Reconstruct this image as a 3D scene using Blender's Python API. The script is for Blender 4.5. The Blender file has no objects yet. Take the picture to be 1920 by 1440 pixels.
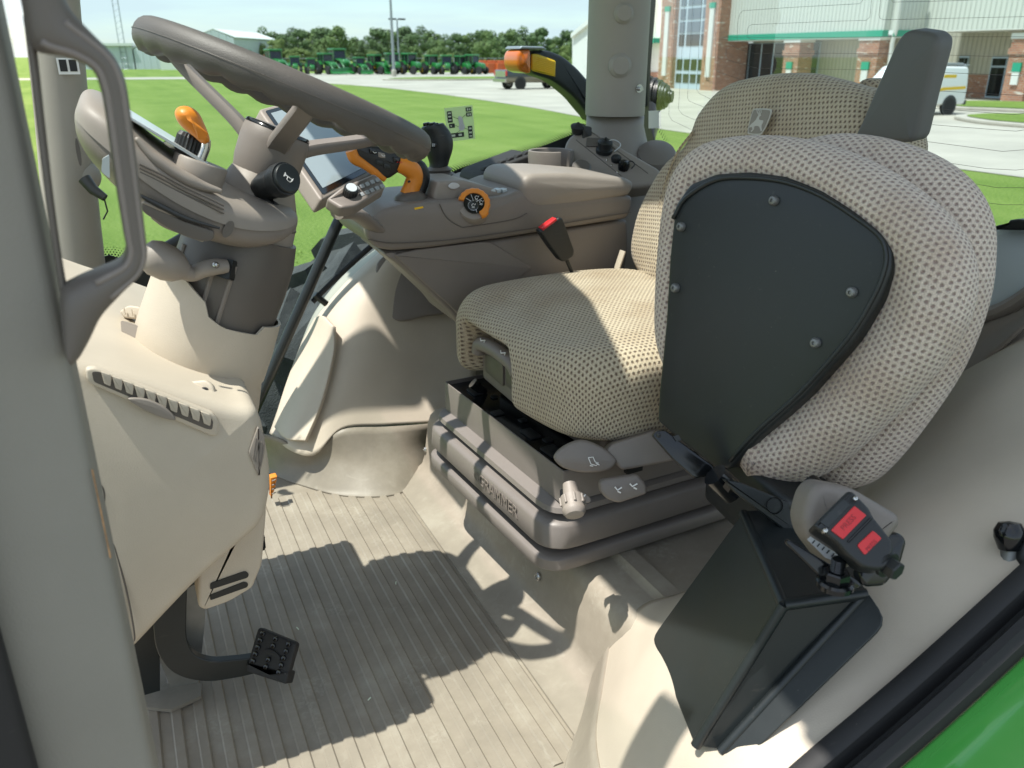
import bpy, bmesh, math, random
from mathutils import Vector, Matrix, noise
random.seed(11)
S = bpy.context.scene
COL = S.collection
V = Vector
R = math.radians
PI = math.pi

# ------------------------------------------------------------------ camera
FPX = 1560.0                      # focal length in photograph pixels (1920 wide)
YAW, PITCH = R(25.0), R(21.5)
CAM = V((0, 0, 0.95))             # cab floor is z = 0, +X is the tractor's rear, +Y its right side
GZ = -1.35                        # the lawn
FW = V((math.sin(YAW) * math.cos(PITCH), math.cos(YAW) * math.cos(PITCH), -math.sin(PITCH)))
RT = V((math.cos(YAW), -math.sin(YAW), 0))
UP = RT.cross(FW)
cd = bpy.data.cameras.new('camera')
cam = bpy.data.objects.new('camera', cd)
COL.objects.link(cam)
cam.matrix_world = Matrix((RT, UP, -FW)).transposed().to_4x4()
cam.location = CAM
cd.sensor_width = 36.0
cd.lens = 36.0 * FPX / 1920.0
cd.clip_start = 0.02
cd.clip_end = 3000
cd.dof.use_dof = True
cd.dof.focus_distance = 1.3
cd.dof.aperture_fstop = 9.0
S.camera = cam

# ------------------------------------------------------------------ sky and sun
SUN = V((-0.400, 0.0, 1.0)).normalized()      # towards the sun
w = bpy.data.worlds.new('World')
S.world = w
w.use_nodes = True
nt = w.node_tree
for n in list(nt.nodes):
    nt.nodes.remove(n)
sky = nt.nodes.new('ShaderNodeTexSky')
sky.sky_type = 'NISHITA'
sky.sun_disc = False
sky.sun_elevation = math.asin(SUN.z)
sky.sun_rotation = math.atan2(SUN.x, SUN.y)
sky.air_density = 1.0
sky.dust_density = 0.5
sky.ozone_density = 1.5
tc = nt.nodes.new('ShaderNodeTexCoord')
mp = nt.nodes.new('ShaderNodeMapping')
mp.inputs['Scale'].default_value = (1.6, 1.6, 13.0)
nz = nt.nodes.new('ShaderNodeTexNoise')
nz.inputs['Scale'].default_value = 2.2
nz.inputs['Detail'].default_value = 6
nz.inputs['Roughness'].default_value = 0.55
rp = nt.nodes.new('ShaderNodeValToRGB')
rp.color_ramp.elements[0].position = 0.38
rp.color_ramp.elements[0].color = (0.18, 0.18, 0.18, 1)
rp.color_ramp.elements[1].position = 0.62
rp.color_ramp.elements[1].color = (0.95, 0.95, 0.95, 1)
mx = nt.nodes.new('ShaderNodeMix')
mx.data_type = 'RGBA'
mx.inputs['B'].default_value = (4.45, 4.85, 4.95, 1)
bg = nt.nodes.new('ShaderNodeBackground')
bg.inputs['Strength'].default_value = 0.136
wo = nt.nodes.new('ShaderNodeOutputWorld')
nt.links.new(tc.outputs['Generated'], mp.inputs['Vector'])
nt.links.new(mp.outputs['Vector'], nz.inputs['Vector'])
nt.links.new(nz.outputs['Fac'], rp.inputs['Fac'])
nt.links.new(rp.outputs['Color'], mx.inputs['Factor'])
nt.links.new(sky.outputs['Color'], mx.inputs['A'])
nt.links.new(mx.outputs['Result'], bg.inputs['Color'])
nt.links.new(bg.outputs['Background'], wo.inputs['Surface'])

sd = bpy.data.lights.new('sun', 'SUN')
sd.energy = 4.0
sd.angle = R(0.55)
sd.color = (1.0, 0.955, 0.88)
so = bpy.data.objects.new('sun', sd)
COL.objects.link(so)
so.rotation_euler = SUN.to_track_quat('Z', 'Y').to_euler()
so.location = SUN * 50

S.view_settings.view_transform = 'Standard'
S.view_settings.look = 'None'
S.view_settings.exposure = 0.85
S.view_settings.gamma = 1.0
S.view_settings.use_curve_mapping = False
S.render.engine = 'CYCLES'
S.cycles.use_denoising = True
S.cycles.denoiser = 'OPENIMAGEDENOISE'
S.cycles.max_bounces = 10
S.cycles.diffuse_bounces = 5
S.cycles.transparent_max_bounces = 24
S.cycles.caustics_reflective = False
S.cycles.caustics_refractive = False
S.cycles.sample_clamp_indirect = 6.0

# ------------------------------------------------------------------ measuring helpers (photograph pixel -> place)
def ray(x, y):
    return (x - 960) / FPX * RT - (y - 720) / FPX * UP + FW
def W(x, y, d):
    return CAM + ray(x, y) * d
def PX(x, y, v):
    r = ray(x, y); return CAM + r * ((v - CAM.x) / r.x)
def PY(x, y, v):
    r = ray(x, y); return CAM + r * ((v - CAM.y) / r.y)
def PZ(x, y, v):
    r = ray(x, y); return CAM + r * ((v - CAM.z) / r.z)
def PN(x, y, p, n):                # on the plane through p with normal n
    r = ray(x, y); return CAM + r * ((p - CAM).dot(n) / r.dot(n))
def G(x, y):
    return PZ(x, y, GZ)

# ------------------------------------------------------------------ materials
MATS = {}
def mat(name, col, rough=0.5, metal=0.0, grain=0.0, gscale=900, mottle=0.0, mscale=6, spec=0.5, coat=0.0,
        alpha=None, sheen=0.0, col2=None, emit=None):
    m = bpy.data.materials.new(name)
    m.use_nodes = True
    t = m.node_tree
    b = t.nodes['Principled BSDF']
    b.inputs['Base Color'].default_value = (*col, 1)
    b.inputs['Roughness'].default_value = rough
    b.inputs['Metallic'].default_value = metal
    b.inputs['Specular IOR Level'].default_value = spec
    b.inputs['Coat Weight'].default_value = coat
    b.inputs['Coat Roughness'].default_value = 0.06
    b.inputs['Sheen Weight'].default_value = sheen
    if mottle or grain:
        tcn = t.nodes.new('ShaderNodeTexCoord')
    if mottle:
        n = t.nodes.new('ShaderNodeTexNoise')
        n.inputs['Scale'].default_value = mscale
        n.inputs['Detail'].default_value = 7
        n.inputs['Roughness'].default_value = 0.62
        t.links.new(tcn.outputs['Object'], n.inputs['Vector'])
        r = t.nodes.new('ShaderNodeValToRGB')
        r.color_ramp.elements[0].position = 0.33
        r.color_ramp.elements[1].position = 0.68
        c2 = col2 or tuple(min(1, c * (1 + mottle)) for c in col)
        c1 = tuple(c * (1 - mottle) for c in col)
        r.color_ramp.elements[0].color = (*c1, 1)
        r.color_ramp.elements[1].color = (*c2, 1)
        t.links.new(n.outputs['Fac'], r.inputs['Fac'])
        t.links.new(r.outputs['Color'], b.inputs['Base Color'])
        rr = t.nodes.new('ShaderNodeMapRange')
        rr.inputs['To Min'].default_value = max(0.03, rough - 0.08)
        rr.inputs['To Max'].default_value = min(1, rough + 0.1)
        t.links.new(n.outputs['Fac'], rr.inputs['Value'])
        t.links.new(rr.outputs['Result'], b.inputs['Roughness'])
    if grain:
        g = t.nodes.new('ShaderNodeTexNoise')
        g.inputs['Scale'].default_value = gscale
        g.inputs['Detail'].default_value = 2
        t.links.new(tcn.outputs['Object'], g.inputs['Vector'])
        bp = t.nodes.new('ShaderNodeBump')
        bp.inputs['Strength'].default_value = grain
        bp.inputs['Distance'].default_value = 0.0006 if gscale > 300 else 0.01
        t.links.new(g.outputs['Fac'], bp.inputs['Height'])
        t.links.new(bp.outputs['Normal'], b.inputs['Normal'])
    if emit:
        b.inputs['Emission Color'].default_value = (*emit[0], 1)
        b.inputs['Emission Strength'].default_value = emit[1]
    MATS[name] = m
    return m

def glassmat(name, tint, refl=0.9):
    m = bpy.data.materials.new(name)
    m.use_nodes = True
    t = m.node_tree
    t.nodes.remove(t.nodes['Principled BSDF'])
    out = t.nodes['Material Output']
    tr = t.nodes.new('ShaderNodeBsdfTransparent')
    tr.inputs['Color'].default_value = (*tint, 1)
    gl = t.nodes.new('ShaderNodeBsdfGlossy')
    gl.inputs['Roughness'].default_value = 0.02
    fr = t.nodes.new('ShaderNodeFresnel')
    fr.inputs['IOR'].default_value = 1.45
    mu = t.nodes.new('ShaderNodeMath'); mu.operation = 'MULTIPLY'; mu.inputs[1].default_value = refl
    ms = t.nodes.new('ShaderNodeMixShader')
    t.links.new(fr.outputs['Fac'], mu.inputs[0])
    t.links.new(mu.outputs['Value'], ms.inputs['Fac'])
    t.links.new(tr.outputs['BSDF'], ms.inputs[1])
    t.links.new(gl.outputs['BSDF'], ms.inputs[2])
    t.links.new(ms.outputs['Shader'], out.inputs['Surface'])
    MATS[name] = m
    return m

# ------------------------------------------------------------------ mesh helpers
def spl(pts, n=8, closed=False):
    """Catmull-Rom through pts, n steps a span"""
    P = [V(p) for p in pts]
    m = len(P)
    out = []
    spans = m if closed else m - 1
    for i in range(spans):
        if closed:
            a, b, c, d = P[(i - 1) % m], P[i], P[(i + 1) % m], P[(i + 2) % m]
        else:
            b, c = P[i], P[i + 1]
            a = P[i - 1] if i else b * 2 - c
            d = P[i + 2] if i + 2 < m else c * 2 - b
        for k in range(n):
            t = k / n
            out.append(0.5 * (2 * b + (c - a) * t + (2 * a - 5 * b + 4 * c - d) * t * t + (3 * b - 3 * c + d - a) * t ** 3))
    if not closed:
        out.append(P[-1].copy())
    return out

def rnd(pts, r, n=4):
    """polygon with its corners rounded by r (number or list)"""
    P = [V(p) for p in pts]
    out = []
    m = len(P)
    for i in range(m):
        p = P[i]; a = P[i - 1] - p; b = P[(i + 1) % m] - p
        rr = r[i] if isinstance(r, (list, tuple)) else r
        rr = min(rr, a.length * 0.49, b.length * 0.49)
        if rr <= 1e-6:
            out.append(p); continue
        p0 = p + a.normalized() * rr; p1 = p + b.normalized() * rr
        for k in range(n + 1):
            t = k / n
            out.append(p0 * (1 - t) ** 2 + p * 2 * t * (1 - t) + p1 * t * t)
    return out

WORG = {}
def setp(o, label=None, cat=None, group=None, kind=None):
    if label: o['label'] = label
    if cat: o['category'] = cat
    if group: o['group'] = group
    if kind: o['kind'] = kind
    return o
def thing(name, label, cat, loc, group=None):
    o = bpy.data.objects.new(name, None)
    COL.objects.link(o)
    o.empty_display_size = 0.05
    o.location = loc
    WORG[o.name] = V(loc)
    return setp(o, label, cat, group)

class MB:
    def __init__(s):
        s.v = []; s.f = []; s.uv = {}
    def vert(s, p, uv=None):
        s.v.append(V(p))
        if uv is not None: s.uv[len(s.v) - 1] = uv
        return len(s.v) - 1
    def face(s, *idx):
        s.f.append(tuple(idx))
    def quad(s, a, b, c, d):
        i = len(s.v); s.v += [V(a), V(b), V(c), V(d)]; s.f.append((i, i + 1, i + 2, i + 3)); return s
    def poly(s, pts):
        i = len(s.v); s.v += [V(p) for p in pts]; s.f.append(tuple(range(i, i + len(pts)))); return s
    def box(s, c, size, rot=None, axes=None):
        c = V(c); hx, hy, hz = [q / 2 for q in size]
        if axes: ax, ay, az = [V(a) for a in axes]
        else:
            m = rot if rot is not None else Matrix.Identity(3)
            ax, ay, az = m @ V((1, 0, 0)), m @ V((0, 1, 0)), m @ V((0, 0, 1))
        i = len(s.v)
        for sx in (-1, 1):
            for sy in (-1, 1):
                for sz in (-1, 1):
                    s.v.append(c + ax * hx * sx + ay * hy * sy + az * hz * sz)
        for q in ((0, 1, 3, 2), (4, 6, 7, 5), (0, 4, 5, 1), (2, 3, 7, 6), (0, 2, 6, 4), (1, 5, 7, 3)):
            s.f.append(tuple(i + k for k in q))
        return s
    def prism(s, pts, ext):
        """closed polygon pushed along ext"""
        P = [V(p) for p in pts]; n = len(P); i = len(s.v); ext = V(ext)
        nrm = newell(P)
        if nrm.dot(ext) > 0: P.reverse()
        s.v += P + [p + ext for p in P]
        s.f.append(tuple(range(i, i + n)))
        s.f.append(tuple(i + n + k for k in reversed(range(n))))
        for k in range(n):
            j = (k + 1) % n
            s.f.append((i + j, i + k, i + n + k, i + n + j))
        return s
    def rings(s, rings, cap0=True, cap1=True, closed=True, uvs=None):
        n = len(rings[0]); base = len(s.v)
        for ri, rg in enumerate(rings):
            for k, p in enumerate(rg):
                s.v.append(V(p))
                if uvs: s.uv[len(s.v) - 1] = uvs[ri][k]
        for ri in range(len(rings) - 1):
            a = base + ri * n; b = a + n
            for k in range(n if closed else n - 1):
                j = (k + 1) % n
                s.f.append((a + k, a + j, b + j, b + k))
        if cap0: s.f.append(tuple(base + k for k in reversed(range(n))))
        if cap1: s.f.append(tuple(base + (len(rings) - 1) * n + k for k in range(n)))
        return s
    def tube(s, pts, r, n=12, sm=0, flat=1.0, up=None, cap=True, rnds=False):
        P = spl(pts, sm) if sm else [V(p) for p in pts]
        m = len(P)
        if callable(r): rad = [r(k / max(1, m - 1)) for k in range(m)]
        elif isinstance(r, (list, tuple)):
            rad = []
            for k in range(m):
                t = k / (m - 1) * (len(r) - 1); i = min(int(t), len(r) - 2); f = t - i
                rad.append(r[i] * (1 - f) + r[i + 1] * f)
        else: rad = [r] * m
        T = []
        for k in range(m):
            d = P[min(k + 1, m - 1)] - P[max(k - 1, 0)]
            T.append(d.normalized())
        u = V(up) if up is not None else (V((0, 0, 1)) if abs(T[0].z) < 0.9 else V((1, 0, 0)))
        rg = []; uvs = []; acc = 0
        for k in range(m):
            if k: acc += (P[k] - P[k - 1]).length
            u = (u - T[k] * u.dot(T[k])).normalized(); v = T[k].cross(u)
            ring = []; uu = []
            for q in range(n):
                a = 2 * PI * q / n
                ring.append(P[k] + (u * math.cos(a) * flat + v * math.sin(a)) * rad[k]); uu.append((acc, rad[k] * (a if a <= PI else 2 * PI - a)))
            rg.append(ring); uvs.append(uu)
        if rnds and cap:
            def end(c, ring, t, rr):
                out = []; ou = []
                for a in (0.35, 0.7, 0.92):
                    out.append([c + (p - c) * math.sqrt(1 - a * a) + t * rr * a * min(1, flat) for p in ring])
                return out
            e0 = end(P[0], rg[0], -T[0], rad[0]); e1 = end(P[-1], rg[-1], T[-1], rad[-1])
            rg = list(reversed(e0)) + rg + e1; uvs = [uvs[0]] * 3 + uvs + [uvs[-1]] * 3
        return s.rings(rg, cap, cap, uvs=uvs)
    def lathe(s, prof, c, axis, n=24, ref=None, cap=True):
        """prof = [(radius, height along axis)...]"""
        c = V(c); z = V(axis).normalized()
        x = V(ref) if ref is not None else (V((0, 0, 1)) if abs(z.z) < 0.9 else V((1, 0, 0)))
        x = (x - z * x.dot(z)).normalized(); y = z.cross(x)
        rg = [[c + z * h + (x * math.cos(2 * PI * k / n) + y * math.sin(2 * PI * k / n)) * max(r, 1e-5) for k in range(n)] for r, h in prof]
        return s.rings(rg, cap, cap)
    def pillow(s, outline, ext, r=0.01, rb=None, seg=5, dome=0.0, domeb=0.0, drings=5):
        """closed outline pushed along ext with rounded rims; dome bulges the starting face, domeb the far one"""
        P = [V(p) for p in outline]; ext = V(ext); L = ext.length; e = ext.normalized(); n = len(P)
        if newell(P).dot(e) > 0: P.reverse()
        rb = r if rb is None else rb
        c = sum(P, V()) / n
        e1 = (P[0] - c); e1 = (e1 - e * e1.dot(e)).normalized(); e2 = e.cross(e1)
        N = []
        for k in range(n):
            a = P[k] - P[k - 1]; b = P[(k + 1) % n] - P[k]
            na = a.cross(e).normalized() if a.length > 1e-9 else V(); nb = b.cross(e).normalized() if b.length > 1e-9 else V()
            q = (na + nb)
            q = q.normalized() if q.length > 1e-9 else na
            N.append(q)
        if sum((N[k].dot(P[k] - c) for k in range(n))) < 0: N = [-q for q in N]
        lay = []    # (inset, offset, arc)
        arc = 0
        for k in range(seg + 1):
            a = PI / 2 * k / seg
            lay.append((r * (1 - math.sin(a)), r * (1 - math.cos(a)), r * a))
        arc = r * PI / 2
        m = 3
        for k in range(1, m):
            lay.append((0, r + (L - r - rb) * k / m, arc + (L - r - rb) * k / m))
        arc += L - r - rb
        for k in range(seg + 1):
            a = PI / 2 * k / seg
            lay.append((rb * (1 - math.cos(a)), L - rb + rb * math.sin(a), arc + rb * a))
        rg = []; uvs = []
        for ins, off, ar in lay:
            rg.append([P[k] - N[k] * ins + e * off for k in range(n)])
            uvs.append([((P[k] - c).dot(e1) + N[k].dot(e1) * (ar - r), (P[k] - c).dot(e2) + N[k].dot(e2) * (ar - r)) for k in range(n)])
        def dm(ring, h, sgn):
            out = []; uo = []
            cc = sum(ring, V()) / n
            for q in range(1, drings):
                sc = 1 - q / drings
                rr = [cc + (p - cc) * sc + e * sgn * h * (1 - sc * sc) for p in ring]
                out.append(rr); uo.append([((p - c).dot(e1), (p - c).dot(e2)) for p in rr])
            return out, uo
        if dome:
            d, du = dm(rg[0], dome, -1); rg = list(reversed(d)) + rg; uvs = list(reversed(du)) + uvs
        if domeb:
            d, du = dm(rg[-1], domeb, 1); rg = rg + d; uvs = uvs + du
        return s.rings(rg, uvs=uvs)
    def patch(s, grid, nu=6, nv=6, flip=False):
        rows = [spl(r, nu) for r in grid]
        cols = list(zip(*rows))
        cols = [spl(c, nv) for c in cols]
        a = len(cols); b = len(cols[0]); base = len(s.v)
        for i in range(a):
            lv = 0
            for j in range(b):
                if j: lv += (cols[i][j] - cols[i][j - 1]).length
                s.v.append(cols[i][j])
                s.uv[len(s.v) - 1] = (0, lv)
        for j in range(b):
            lu = 0
            for i in range(a):
                if i: lu += (cols[i][j] - cols[i - 1][j]).length
                k = base + i * b + j
                s.uv[k] = (lu, s.uv[k][1])
        for i in range(a - 1):
            for j in range(b - 1):
                q = (base + i * b + j, base + (i + 1) * b + j, base + (i + 1) * b + j + 1, base + i * b + j + 1)
                s.f.append(q if not flip else tuple(reversed(q)))
        return s
    def build(s, name, m, parent=None, label=None, cat=None, group=None, kind=None, smooth=38, bevel=0, bseg=2, sub=0,
              org=None, solid=0, fix=True):
        if parent is not None: o0 = WORG[parent.name]
        elif org is not None: o0 = V(org)
        else:
            xs = [p.x for p in s.v]; ys = [p.y for p in s.v]; zs = [p.z for p in s.v]
            o0 = V(((min(xs) + max(xs)) / 2, (min(ys) + max(ys)) / 2, min(zs)))
        me = bpy.data.meshes.new(name)
        me.from_pydata([p - o0 for p in s.v], [], s.f)
        if s.uv:
            l = me.uv_layers.new(name='uv')
            for lp in me.loops:
                l.data[lp.index].uv = s.uv.get(lp.vertex_index, (0, 0))
        if fix:
            bm = bmesh.new(); bm.from_mesh(me)
            bmesh.ops.recalc_face_normals(bm, faces=bm.faces)
            bm.to_mesh(me); bm.free()
        me.materials.append(MATS[m] if isinstance(m, str) else m)
        if smooth:
            me.polygons.foreach_set('use_smooth', [True] * len(me.polygons))
            if smooth < 180: me.set_sharp_from_angle(angle=R(smooth))
        me.update()
        o = bpy.data.objects.new(name, me)
        COL.objects.link(o)
        WORG[o.name] = o0
        if parent is not None:
            o.parent = parent
        else: o.location = o0
        if solid:
            md = o.modifiers.new('thickness', 'SOLIDIFY'); md.thickness = solid; md.offset = -1
        if bevel:
            md = o.modifiers.new('bevel', 'BEVEL'); md.width = bevel; md.segments = bseg; md.limit_method = 'ANGLE'; md.angle_limit = R(35)
            md.harden_normals = False
        if sub:
            md = o.modifiers.new('subdivision', 'SUBSURF'); md.levels = sub; md.render_levels = sub
        return setp(o, label, cat, group, kind)

def newell(P):
    n = V()
    for i in range(len(P)):
        a, b = P[i], P[(i + 1) % len(P)]
        n += V(((a.y - b.y) * (a.z + b.z), (a.z - b.z) * (a.x + b.x), (a.x - b.x) * (a.y + b.y)))
    return n

def copy_tree(o, parent=None):
    c = o.copy(); COL.objects.link(c); c.parent = parent
    WORG[c.name] = WORG.get(o.name, V())
    for ch in list(o.children): copy_tree(ch, c)
    return c

def text_mesh(txt, size, p, ex, ey, depth=0.0003):
    """flat raised lettering: returns an MB with the letters lying in plane ex, ey at p"""
    cu = bpy.data.curves.new('lettering', 'FONT')
    cu.body = txt; cu.size = size; cu.align_x = 'CENTER'; cu.align_y = 'CENTER'; cu.extrude = depth; cu.resolution_u = 3
    t = bpy.data.objects.new('lettering', cu)
    me = bpy.data.meshes.new_from_object(t)
    b = MB(); ex = V(ex).normalized(); ey = V(ey); ey = (ey - ex * ey.dot(ex)).normalized(); ez = ex.cross(ey); p = V(p)
    b.v = [p + ex * q.co.x + ey * q.co.y + ez * q.co.z for q in me.vertices]
    b.f = [tuple(f.vertices) for f in me.polygons]
    bpy.data.objects.remove(t); bpy.data.curves.remove(cu); bpy.data.meshes.remove(me)
    return b
# ------------------------------------------------------------------ outdoor materials
def nodes_of(m):
    t = m.node_tree
    return t, t.nodes['Principled BSDF']
def ramp(t, stops):
    r = t.nodes.new('ShaderNodeValToRGB')
    e = r.color_ramp.elements
    while len(e) < len(stops): e.new(0.5)
    for k, (p, c) in enumerate(stops):
        e[k].position = p; e[k].color = (*c, 1)
    return r
def lawn_mat():
    m = mat('lawn', (0.09, 0.2, 0.03), 0.85, spec=0.15)
    t, b = nodes_of(m)
    tcn = t.nodes.new('ShaderNodeTexCoord')
    n1 = t.nodes.new('ShaderNodeTexNoise'); n1.inputs['Scale'].default_value = 0.35; n1.inputs['Detail'].default_value = 6
    n2 = t.nodes.new('ShaderNodeTexNoise'); n2.inputs['Scale'].default_value = 22; n2.inputs['Detail'].default_value = 5; n2.inputs['Roughness'].default_value = 0.7
    mp2 = t.nodes.new('ShaderNodeMapping'); mp2.inputs['Scale'].default_value = (0.28, 0.02, 1); mp2.inputs['Rotation'].default_value = (0, 0, R(78))
    n3 = t.nodes.new('ShaderNodeTexNoise'); n3.inputs['Scale'].default_value = 3.0; n3.inputs['Detail'].default_value = 3
    for n in (n1, n2): t.links.new(tcn.outputs['Object'], n.inputs['Vector'])
    t.links.new(tcn.outputs['Object'], mp2.inputs['Vector']); t.links.new(mp2.outputs['Vector'], n3.inputs['Vector'])
    a = t.nodes.new('ShaderNodeMath'); a.operation = 'MULTIPLY_ADD'; a.inputs[1].default_value = 0.5
    h_ = t.nodes.new('ShaderNodeMath'); h_.operation = 'MULTIPLY'; h_.inputs[1].default_value = 0.5; t.links.new(n3.outputs['Fac'], h_.inputs[0])
    t.links.new(n1.outputs['Fac'], a.inputs[0]); t.links.new(h_.outputs['Value'], a.inputs[2])
    a2 = t.nodes.new('ShaderNodeMath'); a2.operation = 'MULTIPLY_ADD'; a2.inputs[1].default_value = 1.9
    t.links.new(n2.outputs['Fac'], a2.inputs[0]); t.links.new(a.outputs['Value'], a2.inputs[2])
    r = ramp(t, [(0.26, (0.085, 0.150, 0.022)), (0.46, (0.165, 0.245, 0.045)), (0.62, (0.215, 0.285, 0.064)), (0.88, (0.32, 0.36, 0.13))])
    mr = t.nodes.new('ShaderNodeMapRange'); mr.inputs['From Min'].default_value = 0.8; mr.inputs['From Max'].default_value = 2.1
    t.links.new(a2.outputs['Value'], mr.inputs['Value']); t.links.new(mr.outputs['Result'], r.inputs['Fac'])
    t.links.new(r.outputs['Color'], b.inputs['Base Color'])
    bp = t.nodes.new('ShaderNodeBump'); bp.inputs['Strength'].default_value = 0.8; bp.inputs['Distance'].default_value = 0.05
    t.links.new(n2.outputs['Fac'], bp.inputs['Height']); t.links.new(bp.outputs['Normal'], b.inputs['Normal'])
    return m
lawn_mat()
mat('grass_blade', (0.28, 0.38, 0.095), 0.8, spec=0.1, mottle=0.3, mscale=2)
mat('concrete_lot', (0.43, 0.39, 0.32), 0.9, mottle=0.16, mscale=0.25, grain=0.3, gscale=30)
mat('bounce_pad_grey', (0.175, 0.165, 0.15), 0.95, mottle=0.25, mscale=1.5, grain=0.6, gscale=60)  # grey level set for the bounce the added pad throws into the cab
mat('kerb', (0.45, 0.41, 0.34), 0.9, mottle=0.1, mscale=3)
def brick_mat():
    m = mat('brick', (0.3, 0.12, 0.07), 0.9, spec=0.2)
    t, b = nodes_of(m)
    tcn = t.nodes.new('ShaderNodeTexCoord')
    sx = t.nodes.new('ShaderNodeSeparateXYZ'); t.links.new(tcn.outputs['Object'], sx.inputs['Vector'])
    ad = t.nodes.new('ShaderNodeMath'); ad.operation = 'ADD'
    t.links.new(sx.outputs['X'], ad.inputs[0]); t.links.new(sx.outputs['Y'], ad.inputs[1])
    cx = t.nodes.new('ShaderNodeCombineXYZ'); t.links.new(ad.outputs['Value'], cx.inputs['X']); t.links.new(sx.outputs['Z'], cx.inputs['Y'])
    br = t.nodes.new('ShaderNodeTexBrick')
    br.inputs['Color1'].default_value = (0.44, 0.205, 0.12, 1); br.inputs['Color2'].default_value = (0.33, 0.14, 0.085, 1)
    br.inputs['Mortar'].default_value = (0.38, 0.33, 0.27, 1)
    br.inputs['Scale'].default_value = 1.0; br.inputs['Brick Width'].default_value = 0.32; br.inputs['Row Height'].default_value = 0.115
    br.inputs['Mortar Size'].default_value = 0.012
    t.links.new(cx.outputs['Vector'], br.inputs['Vector'])
    n = t.nodes.new('ShaderNodeTexNoise'); n.inputs['Scale'].default_value = 3.2; n.inputs['Detail'].default_value = 3
    mpn = t.nodes.new('ShaderNodeMapping'); mpn.inputs['Scale'].default_value = (0.55, 2.2, 1)
    t.links.new(cx.outputs['Vector'], mpn.inputs['Vector']); t.links.new(mpn.outputs['Vector'], n.inputs['Vector'])
    r = ramp(t, [(0.6, (0, 0, 0)), (0.66, (1, 1, 1))])
    t.links.new(n.outputs['Fac'], r.inputs['Fac'])
    mxx = t.nodes.new('ShaderNodeMix'); mxx.data_type = 'RGBA'; mxx.inputs['B'].default_value = (0.62, 0.55, 0.46, 1)
    t.links.new(r.outputs['Color'], mxx.inputs['Factor']); t.links.new(br.outputs['Color'], mxx.inputs['A'])
    t.links.new(mxx.outputs['Result'], b.inputs['Base Color'])
brick_mat()
def ribbed_mat(name, col, pitch=0.3):
    m = mat(name, col, 0.5, spec=0.3)
    t, b = nodes_of(m)
    tcn = t.nodes.new('ShaderNodeTexCoord')
    sx = t.nodes.new('ShaderNodeSeparateXYZ'); t.links.new(tcn.outputs['Object'], sx.inputs['Vector'])
    ad = t.nodes.new('ShaderNodeMath'); ad.operation = 'ADD'
    t.links.new(sx.outputs['X'], ad.inputs[0]); t.links.new(sx.outputs['Y'], ad.inputs[1])
    mu = t.nodes.new('ShaderNodeMath'); mu.operation = 'MULTIPLY'; mu.inputs[1].default_value = 2 * PI / pitch
    sn = t.nodes.new('ShaderNodeMath'); sn.operation = 'SINE'
    t.links.new(ad.outputs['Value'], mu.inputs[0]); t.links.new(mu.outputs['Value'], sn.inputs[0])
    r = ramp(t, [(0.0, (0, 0, 0)), (0.75, (0, 0, 0)), (0.95, (1, 1, 1))])
    t.links.new(sn.outputs['Value'], r.inputs['Fac'])
    bp = t.nodes.new('ShaderNodeBump'); bp.inputs['Strength'].default_value = 1.0; bp.inputs['Distance'].default_value = 0.05
    t.links.new(r.outputs['Color'], bp.inputs['Height']); t.links.new(bp.outputs['Normal'], b.inputs['Normal'])
ribbed_mat('white_ribbed', (0.60, 0.61, 0.54)); ribbed_mat('beige_ribbed', (0.5, 0.47, 0.38)); ribbed_mat('shed_metal', (0.55, 0.58, 0.6), 0.6)
mat('white_wall', (0.7, 0.7, 0.64), 0.6, mottle=0.05, mscale=0.5)
mat('green_trim', (0.02, 0.33, 0.2), 0.45)
mat('window_frame_pale', (0.5, 0.6, 0.66), 0.4)
mat('dark_glass', (0.012, 0.016, 0.018), 0.05, spec=0.6)
mat('sky_glass', (0.10, 0.14, 0.18), 0.05, spec=0.8)
mat('white_paint', (0.78, 0.78, 0.76), 0.3, coat=0.6)
mat('tractor_green', (0.015, 0.17, 0.03), 0.3, coat=0.6)
mat('tractor_yellow', (0.75, 0.47, 0.015), 0.4)
mat('rubber', (0.022, 0.022, 0.022), 0.85, mottle=0.3, mscale=8)
mat('rubber_dusty', (0.06, 0.06, 0.057), 0.9, mottle=0.45, mscale=9, grain=0.4, gscale=200)
mat('dark_metal', (0.03, 0.032, 0.034), 0.45)
mat('galvanised', (0.32, 0.34, 0.35), 0.5, metal=0.5)
mat('pickup_dark', (0.025, 0.035, 0.045), 0.25, coat=0.8)
mat('pickup_tan', (0.2, 0.165, 0.11), 0.35, coat=0.5)
mat('chrome', (0.6, 0.6, 0.6), 0.15, metal=1)
mat('red_light', (0.5, 0.02, 0.02), 0.3)
mat('red_machine', (0.35, 0.02, 0.02), 0.4)
mat('bark', (0.07, 0.05, 0.035), 0.9)
def leaf_mat(name, c1, c2):
    m = mat(name, c1, 0.7, spec=0.2)
    t, b = nodes_of(m)
    oi = t.nodes.new('ShaderNodeTexCoord')
    n = t.nodes.new('ShaderNodeTexNoise'); n.inputs['Scale'].default_value = 0.9; n.inputs['Detail'].default_value = 4
    t.links.new(oi.outputs['Object'], n.inputs['Vector'])
    r = ramp(t, [(0.35, c1), (0.65, c2)])
    t.links.new(n.outputs['Fac'], r.inputs['Fac']); t.links.new(r.outputs['Color'], b.inputs['Base Color'])
leaf_mat('leaf_dark', (0.085, 0.135, 0.055), (0.155, 0.210, 0.088))
leaf_mat('leaf_mid', (0.110, 0.170, 0.058), (0.195, 0.255, 0.088))
leaf_mat('leaf_light', (0.15, 0.20, 0.06), (0.22, 0.27, 0.09))

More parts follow.
